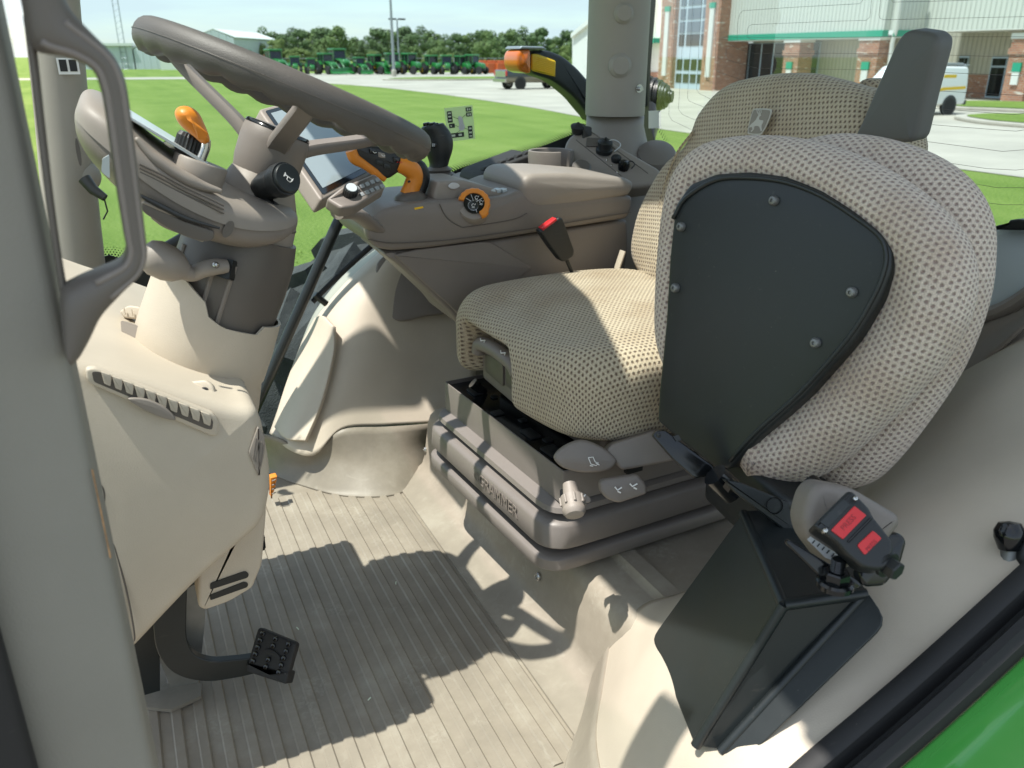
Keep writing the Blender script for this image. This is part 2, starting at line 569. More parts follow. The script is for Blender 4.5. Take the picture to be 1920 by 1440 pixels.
# ------------------------------------------------------------------ ground, lot, kerbs
def sheet(name, pts, z, m, kind='structure'):
    b = MB(); b.poly([V((p[0], p[1], z)) for p in pts])
    return b.build(name, m, kind=kind, smooth=0, org=(0, 0, z), fix=False)
sheet('lawn', [(-1500, -300), (1500, -300), (1500, 2200), (-1500, 2200)], GZ, 'lawn')
lot_edge = spl([V((17.2, -40, 0)), V((16.9, -5, 0)), V((16.7, 12, 0)), V((16.9, 24, 0)), V((17.4, 30, 0)), V((18.5, 37, 0)), V((19.3, 45, 0)), V((20, 56, 0)), V((19.9, 69, 0)), V((17.9, 81, 0)), V((9, 101, 0)), V((-80, 112, 0))], 6)
sheet('car_park', [(p.x, p.y) for p in lot_edge] + [(-80, 114.5), (14, 112), (66, 110), (66, -40)], GZ + 0.015, 'concrete_lot')
sheet('gravel_yard', [(18, 112.6), (66, 110.6), (66, 128), (10, 128)], GZ + 0.008, 'concrete_lot')
sheet('added_bounce_pad', [(-14, -30), (16.5, -30), (16.5, 1.1), (-14, 1.1)], GZ + 0.012, 'bounce_pad_grey')  # added ground out of view: neutral fill instead of green lawn bounce
def island(name, pts, label):
    b = MB(); P = spl([V((x, y, GZ + 0.02)) for x, y in pts], 6, True)
    b.prism(P, (0, 0, 0.13)); o = b.build(name, 'kerb', kind='structure', bevel=0.03)
    c = sum(P, V()) / len(P)
    g = MB(); g.poly([c + (p - c) * 0.93 + V((0, 0, 0.155)) for p in P]); g.build('grass', 'lawn', parent=o, smooth=0)
island('kerb_island', [(26.5, 88.5), (33, 93.5), (44, 91), (44, 86), (36, 83), (29, 85)], '')
island('kerb_island', [(29.3, 22.6), (31, 24.0), (33.6, 23.0), (38, 14), (36, 8), (30, 12), (28.5, 19.5)], '')
island('kerb_island', [(35.6, 28.2), (37.5, 30.5), (40.9, 31.5), (42.6, 28), (42.5, 18), (39, 12), (37, 20), (36.2, 25.5)], '')

# short grass standing close to the cab
gb = MB(); rr = random.Random(3)
for k in range(36000):
    px = rr.uniform(300, 720); py = 1440
    y = 2.7 + 9.0 * rr.random() ** 1.6; x = -1.6 + rr.random() * (0.62 * y + 1.4)
    if rr.random() < (y - 4) / 7.0: continue
    a = rr.uniform(0, PI); h = rr.uniform(0.02, 0.045); wd = 0.006 + 0.0007 * y
    d = V((math.cos(a), math.sin(a), 0)); p = V((x, y, GZ - 0.004)); lean = V((rr.uniform(-1, 1), rr.uniform(-1, 1), 0)) * 0.03
    i = len(gb.v); gb.v += [p - d * wd, p + d * wd, p + lean + V((0, 0, h))]; gb.f.append((i, i + 1, i + 2))
gb.build('grass_blades', 'grass_blade', kind='stuff', smooth=0, label='short mown grass on the lawn outside the right window', cat='grass', org=(0, 0, GZ), fix=False)

# ------------------------------------------------------------------ dealership building
bt = thing('showroom_building', 'white ribbed dealership building with brick entry tower, green trim and brick columns', 'building', (41, 50, GZ))
X0 = 39.6
def yx(px, X): return PX(px, 100, X).y
def zx(px, py, X): return PX(px, py, X).z
def bbx(name, m, x0, x1, y0, y1, z0, z1, parent=bt, **k):
    b = MB(); b.box(((x0 + x1) / 2, (y0 + y1) / 2, (z0 + z1) / 2), (abs(x1 - x0), abs(y1 - y0), abs(z1 - z0)))
    return b.build(name, m, parent=parent, smooth=0, **k)
TOP = 9.0
yA, yB, yC, yD = yx(1236, X0), yx(1261, X0), yx(1317, X0), yx(1345, X0)
X1 = PY(1380, 100, yD).x; X2 = PY(1367, 60, yD).x
bbx('brick_pillar', 'brick', X0, X0 + 1.2, yB, yA, GZ, TOP)
bbx('brick_pillar', 'brick', X0, X1 + 1, yD, yC, GZ, TOP)
for (a, c) in ((yB, yA), (yD, yC)):
    m_ = (a + c) / 2; wd = abs(a - c) * 0.14
    bbx('pilaster_strip', 'white_wall', X0 - 0.12, X0 - 0.005, m_ - wd, m_ + wd, GZ + 0.9, zx(1300, 18, X0))
    bbx('trim_cap', 'green_trim', X0 - 0.14, X0 - 0.01, m_ - wd * 1.3, m_ + wd * 1.3, zx(1300, 18, X0), zx(1300, 8, X0))
# glazed entry: pale frame with panes
ent = bbx('entrance_frame', 'window_frame_pale', X0 + 0.35, X0 + 0.5, yC, yB, GZ, TOP)
rows = [(-90, -48), (-42, 10), (15, 36), (40, 61), (64, 86), (111, 132), (139, 156)]
cols_top = [0.06, 0.26, 0.34, 0.76, 0.82, 0.97]
for (ya_, yb_) in rows:
    z1_, z0_ = zx(1290, ya_, X0), zx(1290, yb_, X0)
    door = ya_ > 100
    cuts = [(0.05, 0.24), (0.29, 0.48), (0.53, 0.72), (0.77, 0.96)] if door else [(0.07, 0.25), (0.31, 0.75), (0.80, 0.96)]
    for (u0, u1) in cuts:
        b = MB(); yy0 = yB + (yC - yB) * u0; yy1 = yB + (yC - yB) * u1
        b.box((X0 + 0.335, (yy0 + yy1) / 2, (z0_ + z1_) / 2), (0.04, abs(yy1 - yy0), z1_ - z0_))
        b.build('window_pane', 'dark_glass' if door or ya_ > 60 else 'sky_glass', parent=ent, smooth=0)
# main block to the right of the tower
yE = yx(1650, X2)
zb = zx(1366, 76, X2); zt = zx(1366, 66, X2)
bbx('upper_wall', 'white_ribbed', X2, X2 + 0.5, yE, yD, zt, TOP)
bbx('fascia', 'green_trim', X2 - 0.06, X2 + 0.4, yE - 0.02, yD - 0.02, zb, zt)
bbx('soffit', 'white_wall', X2, X2 + 3.2, yE, yD, zb - 0.06, zb - 0.005)
X3 = X2 + 2.2
bbx('recessed_wall', 'beige_ribbed', X3, X3 + 0.3, yE, yD, GZ, zb)
def rec_win(p0, p1, py0, py1, n):
    y0, y1 = yx(p0, X3), yx(p1, X3); z1, z0 = zx(1450, py0, X3), GZ + 0.3
    fr = bbx('window_frame', 'window_frame_pale', X3 - 0.08, X3 - 0.01, y1, y0, z0, z1)
    for k in range(n):
        u0 = y0 + (y1 - y0) * (k + 0.06) / n; u1 = y0 + (y1 - y0) * (k + 0.94) / n
        b = MB(); b.box((X3 - 0.1, (u0 + u1) / 2, (z0 + z1) / 2), (0.03, abs(u1 - u0), z1 - z0 - 0.1)); b.build('window_pane', 'dark_glass', parent=fr, smooth=0)
rec_win(1386, 1476, 80, 170, 4); rec_win(1505, 1538, 80, 170, 1)
def column(p0, p1, pside, X, topy):
    y0, y1 = yx(p0, X), yx(p1, X); z1 = zx(p0, topy, X)
    xd = max(0.8, PY(pside, 100, y1).x - X)
    c = bbx('brick_column', 'brick', X, X + xd, y1, y0, GZ, z1)
    bbx('column_cap', 'white_wall', X - 0.06, X + xd + 0.05, y1 - 0.06, y0 + 0.06, z1, z1 + 0.28)
    bbx('column_band', 'brick', X - 0.07, X + xd + 0.07, y1 - 0.07, y0 + 0.07, z1 - 0.75, z1 - 0.45)
    ym = (y0 + y1) / 2; wd = abs(y1 - y0) * 0.16
    bbx('pilaster_strip', 'white_wall', X - 0.1, X - 0.01, ym - wd, ym + wd, GZ + 0.9, z1 - 1.6)
    bbx('trim_cap', 'green_trim', X - 0.12, X - 0.015, ym - wd * 1.2, ym + wd * 1.2, z1 - 1.6, z1 - 1.15)
column(1470, 1498, 1524, X2 + 0.05, 80); column(1609, 1646, 1662, X2 + 0.05, 76)
# return wall and gabled porch further back
X4 = PY(1728, 40, yE).x
bbx('return_wall', 'white_ribbed', X2 + 0.5, X4, yE - 0.3, yE - 0.01, zt, TOP)
bbx('fascia', 'green_trim', X2 + 0.45, X4, yE - 0.36, yE - 0.31, zb, zt)
dp = MB(); q = V((X2 + 0.5, yE - 0.42, 0))
dp.tube([V((q.x, q.y, TOP)), V((q.x, q.y, zt + 0.1)), V((q.x + 0.2, q.y + 0.3, zb - 0.3)), V((q.x + 0.1, q.y + 0.1, GZ))], 0.12, 8); dp.build('downspout', 'white_wall', parent=bt)
yF = yx(2150, X4); zg = zx(1800, 56, X4)
gb2 = MB(); ypk = yx(1872, X4)
gb2.prism([V((X4, yE - 0.31, zg)), V((X4, yE - 0.31, zx(1728, -8, X4))), V((X4, ypk, zx(1872, -3, X4))), V((X4, yF, zx(1872, 40, X4))), V((X4, yF, zg))], (0.4, 0, 0))
gb2.build('gable_wall', 'white_ribbed', parent=bt, smooth=0)
bbx('porch_soffit', 'white_wall', X4, X4 + 4.5, yF, yE, zg - 0.06, zg - 0.005)
X5 = X4 + 3.5
bbx('porch_wall', 'beige_ribbed', X5, X5 + 0.3, yF, yE + 3, zx(1850, 140, X5), zg)
bbx('brick_wainscot', 'brick', X5 - 0.05, X5 + 0.25, yF, yE + 3, GZ, zx(1850, 140, X5))
for (p0, p1, t_) in ((1803, 1821, 105), (1865, 1912, 106)):
    y0, y1 = yx(p0, X5), yx(p1, X5)
    f_ = bbx('door_frame', 'window_frame_pale', X5 - 0.14, X5 - 0.06, y1, y0, GZ + 0.05, zx(p0, t_, X5))
    for u0, u1 in ((0.05, 0.6), (0.66, 0.95)):
        for za, zb_ in ((GZ + 0.15, GZ + 1.7), (GZ + 1.8, zx(p0, t_, X5) - 0.1)):
            b = MB(); b.box((X5 - 0.15, y0 + (y1 - y0) * (u0 + u1) / 2, (za + zb_) / 2), (0.03, abs(y1 - y0) * (u1 - u0), zb_ - za)); b.build('window_pane', 'dark_glass', parent=f_, smooth=0)
column(1893, 1935, 1960, 43.6, 73)
# wing beyond the tower, its far gable end showing left of the cab post
Xw = 43.0
wg = MB(); wg.prism([PX(1073, 152, Xw), PX(1073, 70, Xw), PX(1120, 30, Xw), PX(1240, -40, Xw), PX(1240, 175, Xw)], (12, 0, 0)); wg.build('wing_wall', 'white_wall', parent=bt, smooth=0)
er = MB(); er.prism([PX(1070, 71, Xw - .3), PX(1070, 63, Xw - .3), PX(1120, 22, Xw - .3), PX(1120, 31, Xw - .3)], (13, 0, 0)); er.build('eave', 'white_wall', parent=bt, smooth=0)
b = MB(); y0, y1 = yx(1216, Xw - .1), yx(1245, Xw - .1)
bbx('fascia', 'green_trim', Xw - 1.2, Xw - 0.02, y1, y0, zx(1230, 81, Xw), zx(1230, 72, Xw))
bbx('brick_wainscot', 'brick', Xw - 0.1, Xw - 0.02, y1, y0, GZ, zx(1230, 135, Xw))

# ------------------------------------------------------------------ vehicles on the lot
def wheel_mb(c, r, wd, ax, n=20):
    c = V(c); t = MB(); t.lathe([(r * .62, -wd / 2), (r * .93, -wd / 2), (r, -wd * .32), (r, wd * .32), (r * .93, wd / 2), (r * .62, wd / 2)], c, ax, n)
    h = MB(); h.lathe([(r * .60, -wd * .5), (r * .58, wd * .5), (r * .5, wd * .42), (r * .2, wd * .46), (0.01, wd * .46)], c, ax, n)
    return t, h
def vehicle(name, label, cat, loc, yaw, spec):
    """side profile pushed across; local +x is the nose"""
    t = thing(name, label, cat, loc)
    rot = Matrix.Rotation(yaw, 3, 'Z'); L = V(loc)
    T = lambda x, y, z: L + rot @ V((x, y, z))
    hw = spec['hw']
    for pn, m, prof, w_, rnd_ in spec['bodies']:
        b = MB(); b.pillow(rnd([T(x, -w_, z) for x, z in prof], rnd_), rot @ V((0, 2 * w_, 0)), r=0.09, seg=3); b.build(pn, m, parent=t)
    for pn, m, pts in spec['panels']:
        for s in (-1, 1):
            b = MB(); b.prism(rnd([T(x, s * (hw + 0.012), z) for x, z in pts], 0.05, 2), rot @ V((0, -s * 0.03, 0))); b.build(pn, m, parent=t, smooth=0)
    for wx in spec['wheels']:
        for s in (-1, 1):
            tm, hm = wheel_mb(T(wx, s * (hw - 0.1), spec['wr']), spec['wr'], 0.25, rot @ V((0, s, 0)))
            w_ = tm.build('wheel', 'rubber', parent=t); hm.build('rim', spec.get('rim', 'chrome'), parent=w_)
            ar = MB(); ar.lathe([(spec['wr'] * 1.22, 0), (spec['wr'] * 1.22, 0.02), (0.01, 0.02)], T(wx, s * (hw - 0.005), spec['wr'] * 1.05), rot @ V((0, s, 0)), 20); ar.build('wheel_arch', 'dark_metal', parent=t)
    for pn, m, x0, x1, y0, y1, z0, z1 in spec['boxes']:
        b = MB(); b.box(T((x0 + x1) / 2, (y0 + y1) / 2, (z0 + z1) / 2), (x1 - x0, y1 - y0, z1 - z0), rot=rot); b.build(pn, m, parent=t, smooth=0, bevel=0.02)
    return t
pk = G(972, 168)
vehicle('pickup_truck', 'dark blue and tan pickup truck parked behind the amber marker lamp', 'pickup truck', (pk.x + 1.75, pk.y + 0.9, GZ + .02), R(4), dict(
    hw=0.98, wr=0.4, wheels=(-1.75, 1.75), rim='chrome',
    bodies=[('body', 'pickup_dark', [(-2.9, 0.75), (-2.9, 1.35), (2.5, 1.3), (2.85, 1.05), (2.85, 0.72)], 0.98, 0.12),
            ('lower_body', 'pickup_tan', [(-2.88, 0.48), (-2.88, 0.92), (2.86, 0.92), (2.86, 0.42)], 0.99, 0.05),
            ('cabin', 'pickup_dark', [(-0.75, 1.3), (-0.6, 1.85), (0.6, 1.88), (1.35, 1.3)], 0.86, 0.12)],
    panels=[('side_window', 'dark_glass', [(-0.6, 1.38), (-0.5, 1.76), (-0.05, 1.78), (-0.05, 1.38)]), ('side_window', 'dark_glass', [(0.03, 1.38), (0.03, 1.78), (0.55, 1.79), (1.1, 1.38)])],
    boxes=[('bumper', 'chrome', -3.05, -2.9, -0.95, 0.95, 0.5, 0.75), ('tail_light', 'red_light', -2.93, -2.85, -0.985, -0.8, 0.95, 1.3), ('tail_light', 'red_light', -2.93, -2.85, 0.8, 0.985, 0.95, 1.3), ('tailgate', 'chrome', -2.94, -2.88, -0.78, 0.78, 0.85, 1.3)]))
vn = G(1776, 216)
van = vehicle('utility_van', 'white service van with yellow stripe and roof rack parked before the brick porch', 'van', (vn.x - 1.62, vn.y + 0.85, GZ + .02), R(176), dict(
    hw=0.98, wr=0.37, wheels=(-1.75, 1.65), rim='galvanised',
    bodies=[('body', 'white_paint', [(-2.75, 0.42), (-2.75, 1.2), (-2.62, 2.0), (0.7, 2.05), (1.6, 1.25), (2.55, 1.08), (2.65, 0.42)], 0.98, 0.2)],
    panels=[('yellow_stripe', 'tractor_yellow', [(-2.6, 1.08), (-2.6, 1.2), (-1.2, 1.16), (-0.4, 1.0), (-0.4, 0.92), (-1.3, 1.04)]),
            ('side_window', 'dark_glass', [(0.2, 1.3), (0.2, 1.85), (0.7, 1.87), (1.3, 1.32)]), ('number_mark', 'tractor_yellow', [(-1.9, 1.55), (-1.9, 1.68), (-1.1, 1.68), (-1.1, 1.55)])],
    boxes=[('bumper', 'dark_metal', -2.85, -2.72, -0.95, 0.95, 0.42, 0.62), ('roof_rack', 'galvanised', -2.4, -0.2, -0.8, 0.8, 2.1, 2.16), ('ladder', 'galvanised', -2.7, -2.45, -0.9, 0.9, 2.02, 2.1)]))

van.scale = (.86, .9, .94)
def make_tractor():
    t = thing('green_tractor', 'x', 'tractor', (0, 0, 0))
    P = lambda *a: V(a)
    b = MB(); b.pillow(rnd([P(0.1, -.36, 0.75), P(0.1, -.36, 1.62), P(1.5, -.36, 1.45), P(1.75, -.36, 1.2), P(1.75, -.36, .75)], .12), (0, .72, 0), r=.1, seg=3); b.build('hood', 'tractor_green', parent=t)
    b = MB(); b.box((0.5, 0, 0.62), (2.6, .42, .3)); b.build('chassis', 'dark_metal', parent=t, bevel=.03)
    b = MB(); b.prism([P(-1.15, -.68, 1.15), P(-1.0, -.68, 2.35), P(0.1, -.68, 2.35), P(0.3, -.68, 1.2)], (0, 1.36, 0)); b.build('cab', 'dark_glass', parent=t, smooth=0)
    for x, y in ((-1.1, -.69), (-1.1, .69), (.2, -.69), (.2, .69), (-.5, -.69), (-.5, .69)):
        b = MB(); b.tube([P(x, y, 1.15), P(x * .95, y, 2.36)], .045, 6); b.build('cab_post', 'tractor_green', parent=t)
    b = MB(); b.pillow(rnd([P(-1.2, -.8, 2.36), P(.35, -.8, 2.36), P(.35, .8, 2.36), P(-1.2, .8, 2.36)], .15), (0, 0, .22), r=.08, seg=3); b.build('cab_roof', 'tractor_green', parent=t)
    for sx, y, r, wd in ((-.75, .82, .8, .45), (1.35, .75, .52, .32)):
        for s in (-1, 1):
            tm, hm = wheel_mb((sx, s * y, r), r, wd, (0, s, 0), 18); w_ = tm.build('wheel', 'rubber', parent=t); hm.build('rim', 'tractor_yellow', parent=w_)
    for s in (-1, 1):
        b = MB(); b.prism([P(-1.5, s * .6, 1.2), P(-1.3, s * .6, 1.62), P(-.4, s * .6, 1.66), P(0, s * .6, 1.2)], (0, s * .42, 0)); b.build('fender', 'tractor_green', parent=t, smooth=0)
    return t
def add_loader(t):
    P = lambda *a: V(a)
    for s in (-1, 1):
        b = MB(); b.tube([P(.25, s * .5, 1.5), P(1.3, s * .5, 1.35), P(2.35, s * .5, .5)], .08, 6); b.build('loader_arm', 'tractor_green', parent=t)
    b = MB(); b.prism([P(2.3, -1, .12), P(2.95, -1, .1), P(2.45, -1, .35), P(2.4, -1, .72), P(2.28, -1, .72)], (0, 2, 0)); b.build('bucket', 'tractor_green', parent=t, smooth=0)
tr0 = make_tractor(); tr1 = make_tractor(); add_loader(tr1)
ordn = ['leftmost', 'second', 'third', 'fourth', 'fifth', 'sixth', 'seventh', 'eighth', 'ninth', 'tenth', 'eleventh', 'twelfth', 'thirteenth', 'fourteenth', 'fifteenth', 'sixteenth', 'seventeenth', 'eighteenth', 'nineteenth', 'twentieth', 'twenty-first', 'twenty-second', 'twenty-third', 'twenty-fourth', 'twenty-fifth', 'twenty-sixth', 'twenty-seventh', 'twenty-eighth', 'twenty-ninth', 'thirtieth', 'thirty-first', 'thirty-second', 'thirty-third', 'thirty-fourth', 'thirty-fifth', 'thirty-sixth', 'thirty-seventh', 'thirty-eighth', 'thirty-ninth', 'fortieth', 'forty-first', 'forty-second']
lot_tr = [(462, 1, 1.2, -70), (525, 1, 1.25, -75), (555, 0, .9, -100), (585, 0, .8, -95), (615, 1, 1.05, -72), (646, 1, 1.28, -78), (676, 1, .85, -80), (708, 1, .98, -60), (738, 0, 1.05, -85), (772, 0, 1.05, -70), (812, 0, .95, -80), (838, 0, .95, -105), (868, 0, .92, -75), (890, 0, .98, -60)]
for i, (px, kind, sc, yw) in enumerate(lot_tr):
    src = tr1 if kind else tr0
    o = src if (i == 0 or (kind == 0 and not any(k == 0 for _, k, _, _ in lot_tr[:i]))) else copy_tree(src)
    g = G(px, 139.5)
    o.location = (g.x, g.y + (2.5 if sc > 1.2 else 0), GZ + 0.02); o.scale = (sc,) * 3; o.rotation_euler = (0, 0, R(yw))
    o['label'] = 'green %s parked in the far row, %s from the left' % ('loader tractor with bucket' if kind else 'cab tractor', ordn[i] if i else 'nearest the steering wheel,')
    if i == 0: o['label'] = 'green loader tractor in the far row, leftmost, its roof just above the steering wheel'
    o['group'] = 'tractors parked in the far row'
# a small red machine and orange crates in the yard behind
b = MB(); g = G(503, 134); b.box((g.x, g.y, GZ + 1.1), (3.2, 2.4, 2.2)); b.box((g.x + .4, g.y - .2, GZ + 2.4), (1.6, 1.6, .5)); b.build('red_machine', 'red_machine', smooth=0, bevel=.2, label='small red machine between the far tractors on the left', cat='machine')
mat('orange_paint', (0.55, 0.12, 0.03), 0.5); mat('safety_yellow', (0.55, 0.42, 0.03), 0.5)
for i, px in enumerate((905, 922, 940, 957)):
    g = G(px, 137.5); b = MB(); b.box((g.x, g.y, GZ + .75), (1.9, 1.5, 1.4)); b.box((g.x, g.y, GZ + 1.6), (1.2, .9, .3)); b.build('orange_implement', 'orange_paint', smooth=0, bevel=.1, label='orange implement on the yard right of the tractors, %s of four from the left' % ['first', 'second', 'third', 'fourth'][i], cat='implement', group='orange implements')
# yard fence
fn = thing('yard_fence', 'long wire mesh fence behind the row of parked tractors', 'fence', (38, 127, GZ))
for k in range(17):
    b = MB(); x = 12 + k * 3.4; b.tube([(x, 127, GZ), (x, 126.9, GZ + 2.0)], .06, 6); b.build('post', 'galvanised', parent=fn)
for z in (.6, 1.3, 2.0):
    b = MB(); b.tube([(12, 127, GZ + z), (66.4, 127, GZ + z)], .035, 5); b.build('rail', 'galvanised', parent=fn)

# ------------------------------------------------------------------ poles and radio tower
def lamp_pole(px, pbase, ptop, r, label, head=True):
    g = G(px, pbase); d = (g - CAM).dot(FW); top = W(px, ptop, d).z
    t = thing('light_pole', label, 'light pole', g)
    b = MB(); b.tube([g, V((g.x, g.y, top))], [r, r * .6], 10); b.build('pole', 'galvanised', parent=t)
    b = MB(); b.lathe([(r * 1.6, 0), (r * 1.6, .7), (r, .8)], g, (0, 0, 1), 10); b.build('footing', 'kerb', parent=t)
    if head:
        for s in (-1, 1):
            b = MB(); b.box((g.x + s * .7, g.y, top + .05), (1.1, .5, .22)); b.build('lamp_head', 'dark_metal', parent=t, bevel=.05)
lamp_pole(739, 143.5, -60, .2, 'tall dark light pole rising out of the picture beside the parked tractors')
lamp_pole(749, 136.5, 38, .16, 'distant light pole with a twin lamp head against the trees')
g = G(237, 130); rt = thing('radio_tower', 'lattice radio tower rising behind the grey sheds', 'tower', g)
for s in ((-1, 0), (.6, .8), (.6, -.8)):
    b = MB(); b.tube([g + V((s[0] * .6, s[1] * .6, 0)), g + V((s[0] * .6, s[1] * .6, 26))], .07, 5); b.build('leg', 'galvanised', parent=rt)
for k in range(26):
    b = MB(); z0 = k * 1.0
    c = [g + V((s[0] * .6, s[1] * .6, z0 + (.5 if i % 2 else 0))) for i, s in enumerate(((-1, 0), (.6, .8), (.6, -.8)))]
    b.tube([c[0], c[1]], .035, 4); b.tube([c[1], c[2]], .035, 4); b.tube([c[2], c[0]], .035, 4); b.build('brace', 'galvanised', parent=rt)

# ------------------------------------------------------------------ sheds
def shed(label, px0, px1, pyb, pye, ridge, depth, m='shed_metal', gable=True):
    a = G(px0, pyb); c = G(px1, pyb); d = (c - a); d.z = 0; ln = d.length; ex = d.normalized(); ey = V((-ex.y, ex.x, 0))
    h = W(px0, pye, (a - CAM).dot(FW)).z - GZ
    t = thing('metal_shed', label, 'shed', a)
    b = MB(); hh = h + ridge
    if gable: prof = [a, c, c + V((0, 0, h)), (a + c) / 2 + V((0, 0, hh)), a + V((0, 0, h))]
    else: prof = [a, c, c + V((0, 0, h)), a + V((0, 0, h))]
    b.prism(prof, ey * depth); b.build('wall', m, parent=t, smooth=0)
    if gable:
        for s0, s1 in ((a, (a + c) / 2), (c, (a + c) / 2)):
            b = MB(); p0 = s0 + V((0, 0, h + .05)) + (s0 - s1).normalized() * .3; p1 = s1 + V((0, 0, hh + .05)); b.prism([p0, p1, p1 + V((0, 0, .12)), p0 + V((0, 0, .12))], ey * (depth + .6)); b.build('roof', 'white_wall', parent=t, smooth=0)
    else:
        b = MB(); b.box((a + c) / 2 + ey * depth / 2 + V((0, 0, h + .3)), (ln + .6, depth + 1, .5), axes=(ex, ey, V((0, 0, 1)))); b.build('roof', 'white_wall', parent=t, smooth=0)
    return t, a, ex
shed('long grey metal shed at the far left under the radio tower', 140, 253, 130, 87, 0, 14, gable=False)
shed('pale blue gabled shed behind the farm machines', 256, 302, 130, 92, 1.0, 16)
shed('small white gabled shed between the blue sheds', 302, 372, 131, 100, 1.2, 16, 'white_wall')
shed('large pale blue gabled barn behind the steering wheel rim', 372, 445, 133, 72, 1.3, 26)
for i, px in enumerate((276, 288, 303, 316)):
    g = G(px, 129.5); t = thing('farm_machine', 'small dark farm machine before the blue sheds, %s from the left' % ordn[i].replace('leftmost', 'first'), 'machine', g, 'machines before the sheds')
    b = MB(); b.box(g + V((0, 0, 1.1)), (1.6, 1.4, 1.2)); b.box(g + V((.2, 0, 2.0)), (.9, 1.1, .9)); b.build('body', 'dark_metal' if i % 2 else 'red_machine', parent=t, bevel=.15)
    for s in (-1, 1):
        tm, hm = wheel_mb(g + V((s * .7, -.7, .55)), .55, .3, (0, -1, 0), 12); w_ = tm.build('wheel', 'rubber', parent=t); hm.build('rim', 'galvanised', parent=w_)

# ------------------------------------------------------------------ trees
def make_tree(seed, leafm, h, rx):
    r = random.Random(seed); t = thing('shade_tree', 'x', 'tree', (0, 0, 0))
    b = MB(); b.tube([(0, 0, 0), (.1, 0, h * .25), (-.1, .1, h * .5)], [h * .035, h * .016], 7)
    for k in range(5):
        a = r.uniform(0, 6.28); b.tube([(0, 0, h * .22), (math.cos(a) * rx * .3, math.sin(a) * rx * .3, h * .42), (math.cos(a) * rx * .6, math.sin(a) * rx * .6, h * .62)], [h * .014, h * .004], 5)
    b.build('trunk', 'bark', parent=t)
    c = MB(); cl = []
    for k in range(26):
        a = r.uniform(0, 6.28); u = r.random() ** .6; zz = r.uniform(.22, .92)
        w_ = math.sin(min(1, (1.02 - zz) / .62) * PI / 2) ** .75 * (.75 + .25 * min(1, (zz - .1) / .2))
        cl.append((V((math.cos(a) * rx * w_ * u * .8, math.sin(a) * rx * w_ * u * .8, h * zz)), r.uniform(.16, .30) * rx))
    cl.append((V((0, 0, h * .55)), rx * .55)); 
    for p, q in cl:
        n = int(150 * (q / (rx * .25)) ** 2)
        for k in range(n):
            d = V((r.gauss(0, 1), r.gauss(0, 1), r.gauss(0, .85))).normalized(); pp = p + d * q * r.uniform(.72, 1.08)
            if pp.z < h * .14: continue
            sz = r.uniform(.16, .36) * h / 11; nn = (d + V((r.uniform(-1, 1), r.uniform(-1, 1), r.uniform(-.3, 1))) * .7).normalized()
            ux = nn.orthogonal().normalized(); uy = nn.cross(ux); i = len(c.v)
            c.v += [pp - ux * sz, pp - uy * sz * .7, pp + ux * sz, pp + uy * sz * .7]; c.f.append((i, i + 1, i + 2, i + 3))
    c.build('crown', leafm, parent=t, smooth=0, fix=False)
    return t
protos = {('d', 0): make_tree(1, 'leaf_dark', 11, 5.2), ('d', 1): make_tree(2, 'leaf_dark', 11, 4.4), ('m', 0): make_tree(3, 'leaf_mid', 11, 5.6), ('m', 1): make_tree(4, 'leaf_mid', 11, 4.8), ('l', 0): make_tree(5, 'leaf_light', 11, 5.0)}
usedp = set()
def put_tree(key, px, pbase, ptop, label, group, wide=1.0):
    src = protos[key]
    o = src if key not in usedp else copy_tree(src)
    usedp.add(key)
    g = G(px, pbase); top = W(px, ptop, (g - CAM).dot(FW)).z
    s = (top - GZ) / 11.0
    o.location = g; o.scale = (s * wide, s * wide, s); o.rotation_euler = (0, 0, random.uniform(0, 6.28)); o['label'] = label; o['group'] = group
back = [(445, 63), (478, 62), (497, 53), (520, 60), (545, 53), (566, 58), (590, 55), (612, 52), (640, 62), (668, 68), (690, 70), (712, 54), (733, 56), (758, 53), (784, 51), (808, 56), (832, 66), (856, 64), (880, 59), (905, 56), (930, 60), (958, 54), (985, 51), (1012, 52), (1038, 66), (1062, 60), (1090, 52), (1118, 50)]
for i, (px, pt) in enumerate(back):
    put_tree(('d', i % 2) if i % 3 else ('m', 1), px, 122.5 + (i % 3) * .8, pt + random.uniform(-2, 2), 'dark green tree in the back row on the horizon, %s from the left' % ordn[i], 'back row of trees', 1.15)
for i, (px, pt, k) in enumerate([(630, 51, ('m', 0)), (605, 72, ('m', 1)), (780, 84, ('m', 1)), (826, 76, ('m', 0)), (862, 82, ('d', 1)), (915, 61, ('m', 0)), (950, 88, ('m', 1)), (1010, 84, ('m', 1)), (1060, 84, ('l', 0))]):
    put_tree(k, px, 129, pt, 'rounded mid green tree standing nearer than the back row, %s from the left' % ordn[i], 'nearer trees', 1.05)
for i, (px, pt) in enumerate([(452, 84), (489, 82), (521, 73), (508, 88), (545, 92), (565, 90), (580, 95), (700, 96), (800, 100), (845, 99), (985, 100)]):
    put_tree(('l', 0), px, 130.5, pt, 'low yellow green shrub below the tree line, %s from the left' % ordn[i], 'shrubs below the tree line', 1.3)
for i in range(12):      # the wood goes on past the picture's left edge
    put_tree(('d', i % 2), 130 - i * 60, 121, 98 - (i % 3) * 3, 'tree beyond the sheds at the left, %s counting outwards' % ordn[i].replace('leftmost', 'first'), 'trees beyond the sheds')
for k, src in protos.items():
    assert k in usedp
